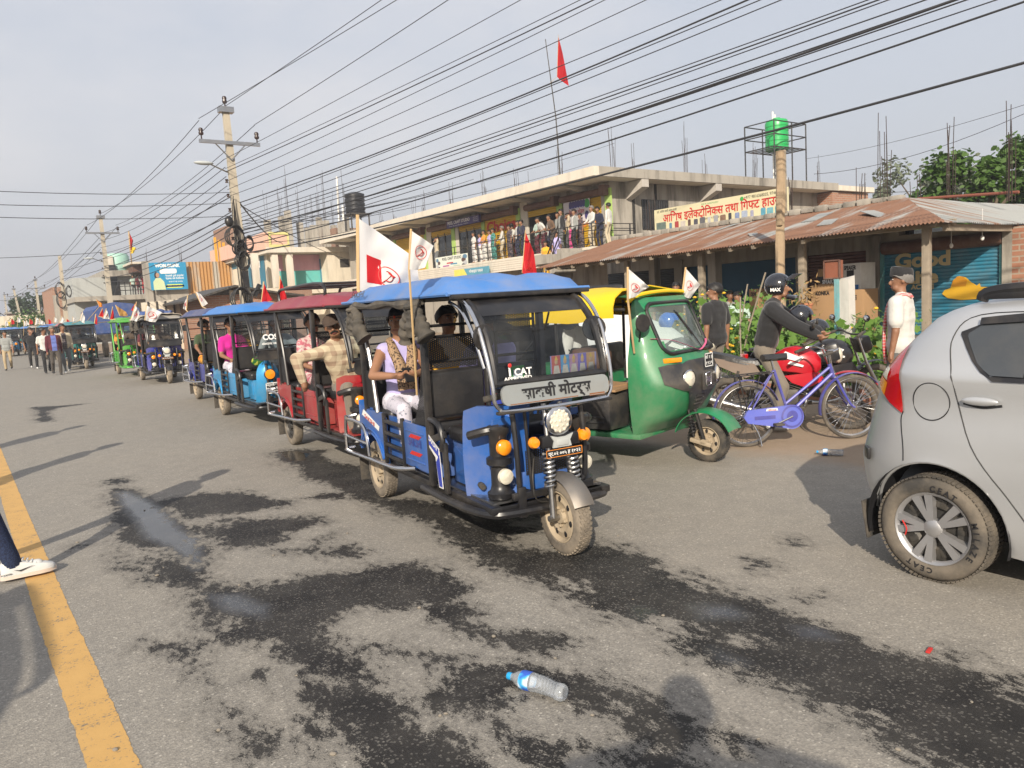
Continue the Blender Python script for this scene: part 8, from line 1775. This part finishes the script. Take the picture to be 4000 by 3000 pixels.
# ------------------------------------------------------------ trees and garden
def leafmesh(name, mat, C_, N_, S_, par, shape=((0, -.5), (.32, -.15), (.25, .25), (0, .5), (-.25, .25), (-.32, -.15)), droop=0.):
    """many small leaf faces at points C_ with normals N_"""
    g = np.random.default_rng(3); n = len(C_); N_ = N_/np.linalg.norm(N_, axis=1, keepdims=True); A = g.normal(size=(n, 3)); A[:, 2] -= droop; U = np.cross(N_, A); U /= np.linalg.norm(U, axis=1, keepdims=True); W_ = np.cross(N_, U); P = np.array(shape); k = len(P)
    co = C_[:, None, :]+S_[:, None, None]*(P[None, :, :1]*U[:, None, :]+P[None, :, 1:]*W_[:, None, :]-.18*(np.abs(P[None, :, :1]))*N_[:, None, :]); me = bpy.data.meshes.new(name); me.vertices.add(n*k); me.vertices.foreach_set('co', co.reshape(-1).astype(np.float32)); me.loops.add(n*k); me.loops.foreach_set('vertex_index', np.arange(n*k, dtype=np.int32)); me.polygons.add(n); me.polygons.foreach_set('loop_start', np.arange(0, n*k, k, dtype=np.int32)); me.update(calc_edges=True); me.materials.append(mat); o = bpy.data.objects.new(name, me); COL.objects.link(o); o.parent = par; return o
def leafmat(name, c1, c2, sc=.8):
    m, t = newmat(name); MATS[name] = m; n = t.noise(sc, 4, .6); gi = t.new('ShaderNodeObjectInfo'); n2 = t.noise(9, 2, .5); c = t.mix(t.math('MULTIPLY_ADD', n2, .6, t.math('MULTIPLY', n, .5)), c1, c2); put(t, c, 'Base Color'); put(t, .55, 'Roughness')
    tl = t.new('ShaderNodeBsdfTranslucent'); t.l.new(c, tl.inputs[0]); mx = t.new('ShaderNodeMixShader'); mx.inputs[0].default_value = .3; t.l.new(t.b.outputs[0], mx.inputs[1]); t.l.new(tl.outputs[0], mx.inputs[2]); t.l.new(mx.outputs[0], t.n['Material Output'].inputs[0]); return m
BARK = M('bark', (.10, .075, .05), .9, 0, .3, 6, bump=.6)
def tree(label, loc, h, cr, n, ls, mat, seed, zc=.62, trunk_r=.25, flat=.8):
    t = thing('tree', label, 'tree', loc); g = np.random.default_rng(seed); b = MB(BARK); b.tube([(0, 0, 0), (.1, .05, h*.3), (0, .1, h*.6), (.1, 0, h*.85)], [trunk_r, trunk_r*.8, trunk_r*.5, .04], 8); cl = []
    for k in range(24):
        an = g.uniform(0, 2*PI); rr_ = cr*g.uniform(.3, 1.0)**.7; z = h*zc+(h*(1-zc))*g.uniform(-1, .95); rr_ *= math.sqrt(max(.12, 1-((z-h*zc)/(h*(1-zc)*1.15))**2)); p = np.array([rr_*math.cos(an), rr_*math.sin(an), z]); cl.append((p, cr*g.uniform(.14, .34))); z0 = min(z*.75, h*.6); b.tube(spline([(0, .05, z0), (p[0]*.5, p[1]*.5, (z+z0)/2+.2), tuple(p)], 3), [.09, .07, .06, .05, .04, .03, .02], 5)
    b.build('trunk', t); C_ = []; N_ = []
    for i in range(n):
        p, r = cl[g.integers(len(cl))]; d = g.normal(size=3); d /= np.linalg.norm(d); q = p+d*r*(g.uniform(.35, 1.08)**.6 if i % 9 else g.uniform(1., 1.45))*np.array([1, 1, flat]); C_.append(q); N_.append(d*.5+np.array([0, 0, .7])+g.normal(size=3)*.5)
    leafmesh('crown', mat, np.array(C_), np.array(N_), g.uniform(.6, 1.3, n)*ls, t); return t
LG = leafmat('leaf_green', (.03, .075, .012), (.10, .19, .03)); LD = leafmat('leaf_dark', (.016, .04, .014), (.05, .085, .03)); LP_ = leafmat('leaf_pale', (.11, .14, .09), (.20, .23, .15)); LV = leafmat('leaf_vine', (.05, .13, .015), (.17, .30, .05), 2.)
p = atX(3900, 800, 27); tree('leafy green tree behind the bare roof rods at the right edge', (28.7, 11.6, 0), 5.6, 2.3, 14000, .21, LG, 5, zc=.66); tree('taller leafy green tree at the very right edge', (31.5, 10.6, 0), 6.4, 2.4, 12000, .21, LG, 6, zc=.66); tree('pale feathery tree behind the leafy green one', (53, 25.6, 0), 9.0, 3.6, 7000, .30, LP_, 9, zc=.6)
q = pix_on(155, 1200, 118); tree('dark dense roadside tree far down the road', (q.x, q.y, 0), 5.7, 4.6, 9000, .36, LD, 12, zc=.52); q = pix_on(165, 1240, 96); tree('low bright green bush below the dark tree', (q.x+.6, q.y, 0), 2.9, 4.2, 4500, .3, LG, 14, zc=.5); q = pix_on(30, 1235, 190); tree('hazy tree at the end of the road', (q.x, q.y, 0), 7, 5, 2500, .6, LD, 15, zc=.5)
VL = ((0, -.5), (.2, -.35), (.5, -.2), (.36, .02), (.42, .3), (.14, .26), (0, .55), (-.14, .26), (-.42, .3), (-.36, .02), (-.5, -.2), (-.2, -.35))
MG = M('marigold', (.75, .42, .02), .7); STEM = M('green_stem', (.07, .12, .03), .7)
gl = np.random.default_rng(8)
for i, (u, X_, h, w, kind) in enumerate(((2735, 11.4, 1.45, .7, 0), (2850, 11.2, 1.35, .8, 1), (2950, 10.8, 1.3, .8, 1), (3010, 11.6, 1.5, .5, 0), (3130, 11.2, .95, .8, 1), (3220, 10.6, .9, .8, 1), (3300, 10.9, 1.0, .75, 1), (3370, 10.4, .95, .7, 1), (3430, 11.0, 1.05, .6, 0), (2790, 10.2, 1.0, .6, 0), (3180, 9.9, .6, .6, 1), (2640, 12.0, 1.5, .7, 0))):
    y_ = yu(u, X_); t = thing('garden_plant', ('feathery marigold plant with orange flowers, %s', 'broad leaved squash vine, %s')[kind] % ('behind the man in black', 'between the man in black and the rider', 'behind the rider', 'beside the wooden post', 'left of the teal post', 'at the foot of the teal post', 'at the foot of the white post', 'behind the black motorcycle', 'near the man in the topi', 'low beside the man in black', 'low at the kerb under the white post', 'beside the two white flags')[i], 'plant', (X_, y_, 0)); n = 380 if kind else 900; C_ = gl.normal(size=(n, 3))*np.array([w*.42, w*.5, .26*h])+np.array([0, 0, h*.55]); C_[:, 2] = np.clip(C_[:, 2], .05, h*1.1); N_ = gl.normal(size=(n, 3))*.55+np.array([-.5, -.5, .6])
    leafmesh('foliage', LV if kind else LG, C_, N_, gl.uniform(.35, 1.35, n)*(.135 if kind else .085), t, VL if kind else ((0, -.5), (.12, 0), (0, .5), (-.12, 0)))
    b = MB(STEM)
    for k in range(7): q = C_[k*9]; b.tube([(q[0]*.3, q[1]*.3, 0), (q[0]*.6, q[1]*.6, q[2]*.6), tuple(q)], .008, 4)
    b.build('stem', t); b = MB(MG).m(MG, True)
    for k in range(10 if not kind else 2): q = C_[k*13+5]; b.ball((q[0]-.1, q[1]-.1, min(h*1.15, q[2]+.12)), (.035, .035, .022), 8, 5)
    b.build('flower', t)
b = MB(BRICKP); b.box((9.6, 6.4, .1), (.25, 6.5, .22)); tag(b.build('kerb_wall'), 'low crumbling brick edging in front of the garden', 'edging')
for (u0, v0, u1, v1, X_, r, lb) in ((2870, 1300, 2990, 1065, 10.5, .014, 'pale dry stick slanting up out of the garden'), (2862, 1210, 2920, 1110, 10.6, .012, 'curved dry stick among the squash vines'), (2900, 1350, 2892, 1160, 9.9, .012, 'upright thin garden stake beside the rider')): b = MB(WOODW); p, q = Vector(atX(u0, v0, X_)), Vector(atX(u1, v1, X_)); p.z = 0; b.tube([p, (p+q)/2+Vector((0, .03, .04)), q], r, 6); tag(b.build('stick'), lb, 'stick')
X_ = 10.8; p, q = atX(3305, 1085, X_), atX(3305, 1250, X_); t = thing('concrete_post', 'white weathered concrete post with a broken top in the garden', 'post', (p[0], p[1], 0)); b = MB(concrete('white_post', (.5, .48, .44), (.62, .6, .56), .5, 3)); b.hexa([(-.1, -.1, 0), (.1, -.1, 0), (.1, .1, 0), (-.1, .1, 0), (-.09, -.09, p[2]-.02), (.08, -.09, p[2]+.03), (.08, .08, p[2]), (-.09, .08, p[2])]); b.build('shaft', t)
p = atX(3268, 1090, X_-.2); t = thing('metal_post', 'peeling turquoise post beside the white concrete post', 'post', (p[0], p[1], 0)); b = MB(M('peeling_teal', (.12, .36, .4), .6, 0, .25, 9, dirt=.5)); b.box((0, 0, p[2]/2), (.06, .05, p[2])); b.build('shaft', t)
p, q = atX(3228, 1020, X_-.1), atX(3286, 1085, X_-.1); t = thing('meter_box', 'rusty brown square metal box on top of the turquoise post', 'box', (p[0], (p[1]+q[1])/2, (p[2]+q[2])/2), .1); w_, h_ = abs(p[1]-q[1]), abs(p[2]-q[2]); b = MB(M('rusty_box', (.22, .075, .04), .7, 0, .2, 4)); b.box((0, 0, 0), (.1, w_, h_)); b.build('case', t); b = MB(BROWN)
for y_, z_, a_, c_ in ((0, .5, w_, .02), (0, -.5, w_, .02), (.5, 0, .02, h_), (-.5, 0, .02, h_)): b.box((-.06, y_*w_, z_*h_), (.03, a_, c_))
b.build('rim', t)
p = atX(3150, 1205, 12.6); t = thing('flower_pot', 'terracotta pot with a dried plant fixed to the veranda post', 'pot', tuple(p)); b = MB(M('terracotta', (.42, .17, .09), .8)).m(MATS['terracotta'], True); b.lathe([(0, -.1), (.07, -.1), (.11, .06), (.12, .06), (.12, .1), (.1, .1)], n=14); b.build('pot', t); c_ = gl.normal(size=(90, 3))*.14+np.array([0, 0, .22]); leafmesh('dried_leaves', M('dry_leaf', (.3, .19, .08), .8), c_, gl.normal(size=(90, 3)), np.full(90, .12), t, ((0, -.5), (.15, 0), (0, .5), (-.15, 0)))
# goods stacked under the veranda
for (u0, u1, v0, v1, X_, mt, txt, lb) in ((3168, 3262, 1115, 1300, 15.2, CARD, 'KONKA', 'tall brown carton reading KONKA standing by the maroon shutter'), (3262, 3372, 1135, 1300, 15.3, CARD, 'OLIVE', 'tall brown carton reading OLIVE behind the white concrete post'), (3195, 3282, 1052, 1113, 15.5, CARD, 'SMART', 'carton with a black SMART band on top of the tall cartons'), (3282, 3362, 1032, 1135, 15.6, WHITEP, 'SPEAKER', 'white and blue speaker carton on top of the OLIVE carton'), (2925, 2965, 1130, 1260, 15.2, CARD, 'OLIVE', 'brown carton reading OLIVE beside the wooden post in the shade')):
    p, q = atX(u0, v0, X_), atX(u1, v1, X_); w_ = abs(p[1]-q[1]); z1, z0 = p[2], max(.34, q[2]) if v1 < 1290 else .34; t = thing('carton', lb, 'carton', (X_, (p[1]+q[1])/2, z0)); b = MB(mt); b.box((.3, 0, (z1-z0)/2), (.6, w_, z1-z0), bev=.008); o = b.build('box', t); b = MB(TXTBLK)
    if txt == 'SMART': b.box((-.001, 0, (z1-z0)*.35), (.006, w_*.99, (z1-z0)*.4)); b.m(TXTWHT)
    if txt == 'SPEAKER': b.m(M('carton_blue', (.03, .15, .42), .6)); b.box((-.001, 0, (z1-z0)*.12), (.006, w_*.8, (z1-z0)*.2)); b.m(TXTBLK); b.box((-.002, 0, (z1-z0)*.55), (.006, w_*.35, (z1-z0)*.4))
    b.text(txt, (-.006, 0, (z1-z0)*(.86 if txt not in ('SMART',) else .25)-.05), UY, UZ, .12, bold=.04, fit=w_*.6); b.build('box_print', o)
# ------------------------------------------------------------ party flags
def flagm(m):
    t = NT(m); t.b = t.n['Principled BSDF']; tl = t.new('ShaderNodeBsdfTranslucent'); c_ = t.b.inputs['Base Color'].links[0].from_socket; t.l.new(c_, tl.inputs[0]); mx = t.new('ShaderNodeMixShader'); mx.inputs[0].default_value = .3; t.l.new(t.b.outputs[0], mx.inputs[1]); t.l.new(tl.outputs[0], mx.inputs[2]); t.l.new(mx.outputs[0], t.n['Material Output'].inputs[0]); return m
FW_ = M('flag_white', (.70, .69, .68), .9, 0, .06, 3); FR_ = M('flag_red', (.55, .012, .02), .85, 0, .1, 3); FT_ = M('flag_tan', (.45, .26, .08), .9, 0, .1, 3); FO_ = M('flag_orange', (.6, .2, .03), .9); FY_ = M('flag_yellow', (.65, .45, .02), .9)
for _m in (FW_, FR_, FT_): flagm(_m)
def quadpt(Q, s, t): return (Q[0]*(1-s)+Q[3]*s)*(1-t)+(Q[1]*(1-s)+Q[2]*s)*t
def flag(label, dist, q, mat, foot, emblem=None, group='small party flags', patch=None, r=.010, tip=None):
    """q = hoist top, hoist bottom, fly bottom, fly top as sight lines at a given distance; foot = lower end of the stick"""
    P = [np.array([0, 0, CAMH])+ray(u, v)/np.linalg.norm(ray(u, v))*dist for u, v in q]; o3 = P[1].copy() if foot is None else np.array(foot, float); t = thing('flag', label, 'flag', tuple(o3), 0, group); P = [p-o3 for p in P]; vw = (P[0]+o3-np.array([0, 0, CAMH])); vw /= np.linalg.norm(vw); wd = np.linalg.norm(P[3]-P[0]); n_ = hash(label) % 7
    ph = len(label)*.7
    def F(s, t_, off=0): return Vector(quadpt(P, s, t_))+Vector(vw)*(wd*.10*(math.sin(s*6.5+t_*2.2+ph)+.35*math.sin(s*15+t_*7+ph*2)+.2*math.sin(t_*12+s*5))*min(1, s*3)-off)+Vector((0, 0, -wd*.05*math.sin(s*PI)*t_))
    b = MB(mat).m(mat, True); b.sheet([[F(i/14, j/8) for j in range(9)] for i in range(15)], .004); c = b.build('cloth', t)
    b = MB(BAMBOO); b.tube([(0, 0, 0), tuple(P[1]), tuple(P[0]+(P[0]-P[1])*.04)], r, 6); b.build('stick', t)
    if emblem:
        cx, cy, rr_, asp = emblem; b = MB(TXTRED); g = lambda x, y: F(cx+x*rr_, cy-y*rr_*asp, .012); ring = [(math.cos(2*PI*k/28), math.sin(2*PI*k/28)) for k in range(28)]; L = lambda pts, w: b.tube([g(x, y) for x, y in pts], w, 5, flat=.35)
        L(ring+ring[:1], wd*rr_*.045); L([(.42*math.cos(a)-.05, .5*math.sin(a)+.05) for a in np.linspace(-2.2, 1.9, 14)], wd*rr_*.10); L([(-.5, -.62), (.28, .3)], wd*rr_*.09); L([(.05, .5), (.5, .12)], wd*rr_*.16); L([(-.36, -.42), (-.62, -.66)], wd*rr_*.09)
        b.build('emblem', c)
    if patch:
        b = MB(FR_).m(FR_, True); s0, s1, t0, t1 = patch; b.sheet([[F(s0+(s1-s0)*i/6, t0+(t1-t0)*j/6, .008) for j in range(7)] for i in range(7)]); b.build('red_panel', c)
    return t
hw_ = lambda x, y, z: tuple(seat_T(HERO, x, y, z))
flag('largest white flag, red panel beside a ringed hammer and sickle, on the leading rickshaw', 6.95, ((1397, 850), (1400, 1135), (1640, 1130), (1625, 1010)), FW_, hw_(-.42, 1.25, 1.7), (.50, .70, .17, 1.0), patch=(.14, .38, .45, .86), r=.016)
flag('white flag on a bamboo stick tied to the front post of the leading rickshaw', 5.0, ((1605, 900), (1598, 1052), (1660, 1045), (1694, 960)), FW_, hw_(-.56, -.16, 1.02), (.55, .45, .28, .75), r=.008)
flag('large red flag drooping on a stick in front of the stair', 17., ((2052, 905), (2040, 1065), (2100, 1090), (2085, 985)), FR_, tuple(gnd(2075, 1400)*[1, 1, 0]+np.array([2.8, 3, 0])), (.4, .75, .3, .6))
aw = lambda x, y, z: tuple(seat_T(AU, x, y, z))
flag('white flag at the near front corner of the green auto rickshaw', 6.75, ((2452, 1048), (2452, 1168), (2505, 1140), (2535, 1120)), FW_, aw(-.62, -.6, 1.1), (.45, .55, .24, .8)); flag('white flag standing behind the hood of the green auto rickshaw', 7.9, ((2678, 1048), (2665, 1150), (2695, 1165), (2735, 1112)), FW_, aw(.5, -.35, 1.62), (.5, .45, .25, .8))
flag('red flag with a faint emblem between the sky blue and red rickshaws', 12.4, ((1030, 1103), (1022, 1180), (1064, 1172), (1045, 1140)), FR_, seat_T(RICK3, .3, .9, 1.72)); flag('taller red flag in front of the pink house', 11.6, ((1094, 1082), (1088, 1186), (1126, 1188), (1112, 1135)), FR_, seat_T(RICK3, .45, -.2, 1.72))
Fl = [(18, (762, 1138), (790, 1198), (812, 1185), (785, 1150), FW_, RICK4, 'white flag fluttering on the royal blue rickshaw', .0, .8), (17.5, (733, 1156), (728, 1212), (715, 1205), (722, 1180), FW_, RICK4, 'narrow white flag on the corner of the royal blue rickshaw', -.4, 1.2), (22, (572, 1193), (566, 1250), (608, 1258), (632, 1220), FW_, RICK5, 'broad white flag with an emblem above the garlanded rickshaw', -.1, -.5), (22, (528, 1190), (512, 1248), (535, 1256), (545, 1222), FW_, RICK5, 'white emblem flag at the corner of the garlanded rickshaw', -.5, -.4), (22.5, (452, 1193), (468, 1232), (500, 1232), (492, 1218), FT_, RICK5, 'tan flag stretched out over the garlanded rickshaw', -.45, 1.2), (24, (533, 1180), (528, 1216), (512, 1212), (518, 1200), FR_, RICK5, 'small red flag above the bundled tarpaulin', .3, .9), (27, (440, 1200), (430, 1248), (446, 1244), (444, 1225), FR_, RICK6, 'red flag beside the lime green roof', .2, -.4), (27, (415, 1206), (402, 1244), (428, 1246), (424, 1228), FW_, RICK6, 'white emblem flag over the lime green rickshaw', 0, .5), (28, (400, 1206), (385, 1236), (405, 1240), (404, 1222), FR_, RICK6, 'red flag over the back of the lime green rickshaw', -.3, .9), (27, (374, 1228), (369, 1262), (380, 1268), (380, 1245), FR_, RICK6, 'red flag hanging by the rear post of the lime green rickshaw', -.5, 1.0), (31, (376, 1170), (388, 1198), (400, 1198), (398, 1186), FO_, RICK7, 'orange pennant flying over the teal fronted rickshaw', .3, .8), (32, (322, 1218), (312, 1252), (330, 1264), (332, 1240), FW_, RICK7, 'white flag on the front corner of the teal fronted rickshaw', -.3, -.3), (36, (242, 1234), (232, 1260), (255, 1264), (250, 1248), FW_, RICK7, 'white flag far back above the queue', -.3, 4), (42, (140, 1240), (136, 1270), (152, 1264), (148, 1250), FW_, RICK7, 'white flag above the far rickshaws beside the bright green bush', -.2, 10), (44, (156, 1244), (152, 1268), (168, 1266), (163, 1254), FW_, RICK7, 'second white flag above the far rickshaws', -.1, 12), (50, (102, 1250), (100, 1268), (115, 1270), (110, 1258), FW_, RICK7, 'white flag farthest back above the queue', -.2, 18)]
for d_, a, b_, c, e, mt, rk, lb, lx, ly in Fl: flag(lb, d_, (a, b_, c, e), mt, seat_T(rk, lx, ly, 1.74), (.5, .5, .3, .8) if mt is FW_ and d_ < 30 else None, r=.012)
dP = math.dist(POLETOP, (0, 0, CAMH)); flag('red and white national style flag at the top of the roof flagpole', dP, ((2181, 142), (2176, 300), (2222, 335), (2197, 205)), FR_, (POLETOP[0], POLETOP[1], POLETOP[2]-2.2), None, 'flags on roofs')
o = [x for x in bpy.data.objects if x.get('group') == 'flags on roofs'][0]
flag('dark red and black flag on the roof of the grey house', 70, ((503, 905), (508, 972), (514, 975), (520, 940)), FR_, tuple(pix_on(515, 1030, 71)), None, 'flags on roofs', r=.05); flag('yellow flag below the dark red one on the grey house', 70, ((508, 962), (511, 990), (522, 988), (532, 968)), FY_, tuple(pix_on(515, 1032, 70)), None, 'flags on roofs', r=.03)

for i in range(12):
    u = 20+i*24; d_ = 62-i*2.2; v = 1252-(i % 3)*7; flag('tiny %s flag %s above the far rickshaw roofs' % (('white', 'red', 'white')[i % 3], ('at the very left edge', 'second from the left edge', 'left of the man in grey', 'over the man in grey', 'right of the man in grey', 'left of the man in black', 'over the man in black', 'right of the man in black', 'left of the maroon jacket', 'over the maroon jacket', 'over the beige waistcoat', 'right of the beige waistcoat')[i]), d_, ((u, v), (u-2+i % 4, v+22), (u+13, v+20), (u+11, v+8)), (FW_, FR_, FW_)[i % 3], tuple(np.array([0, 0, CAMH])+ray(u, v+60)/np.linalg.norm(ray(u, v+60))*d_))
# ------------------------------------------------------------ separate pieces become parts of their own
def islands(o, most=40):
    me = o.data; n = len(me.vertices); par = list(range(n))
    def find(i):
        while par[i] != i: par[i] = par[par[i]]; i = par[i]
        return i
    for e in me.edges: a, b_ = find(e.vertices[0]), find(e.vertices[1]); par[a] = b_
    grp = {}
    for p in me.polygons: grp.setdefault(find(p.vertices[0]), []).append(p.index)
    if len(grp) < 2 or len(grp) > most: return
    for gi, (k_, pl) in enumerate(list(grp.items())):
        vm = {}; vs = []; fs = []; mi = []; sm = []
        for i in pl:
            p = me.polygons[i]; f = []
            for v in p.vertices:
                if v not in vm: vm[v] = len(vs); vs.append(tuple(me.vertices[v].co))
                f.append(vm[v])
            fs.append(f); mi.append(p.material_index); sm.append(p.use_smooth)
        m2 = bpy.data.meshes.new(me.name); m2.from_pydata(vs, [], fs)
        for m_ in me.materials: m2.materials.append(m_)
        m2.polygons.foreach_set('material_index', mi); m2.polygons.foreach_set('use_smooth', sm)
        if any(sm): m2.set_sharp_from_angle(angle=R(42))
        if gi == 0: first = m2
        else: c = o.copy(); c.data = m2; COL.objects.link(c)
    o.data = first
SPLIT = {'windscreen_hoop', 'quarter_window', 'slab_beam', 'back_wall', 'pilaster', 'shutter_jamb', 'column', 'seat_box', 'window', 'tail_light', 'tail_indicator', 'reverse_lamp', 'window_trim', 'rain_visor', 'door_handle', 'roof_rail', 'mud_flap', 'wheel_arch', 'bumper_reflector', 'pillar', 'pipe', 'stacked_sheets', 'dado', 'pink_wall', 'drain_stain', 'wall', 'slab', 'spring', 'perforated_panel', 'backrest', 'panel', 'post', 'insulator', 'flower', 'lower_roof', 'brick_wall', 'brick_pier', 'roof_slab', 'shutter', 'patch_sheet', 'lamp_bulbs', 'shroud', 'shop_window', 'roof_ballast', 'door_seam', 'product_pictures'}
import re
for o in [x for x in bpy.data.objects if x.type == 'MESH' and x.parent and re.sub(r'\.\d+$', '', x.name) in SPLIT]: islands(o)
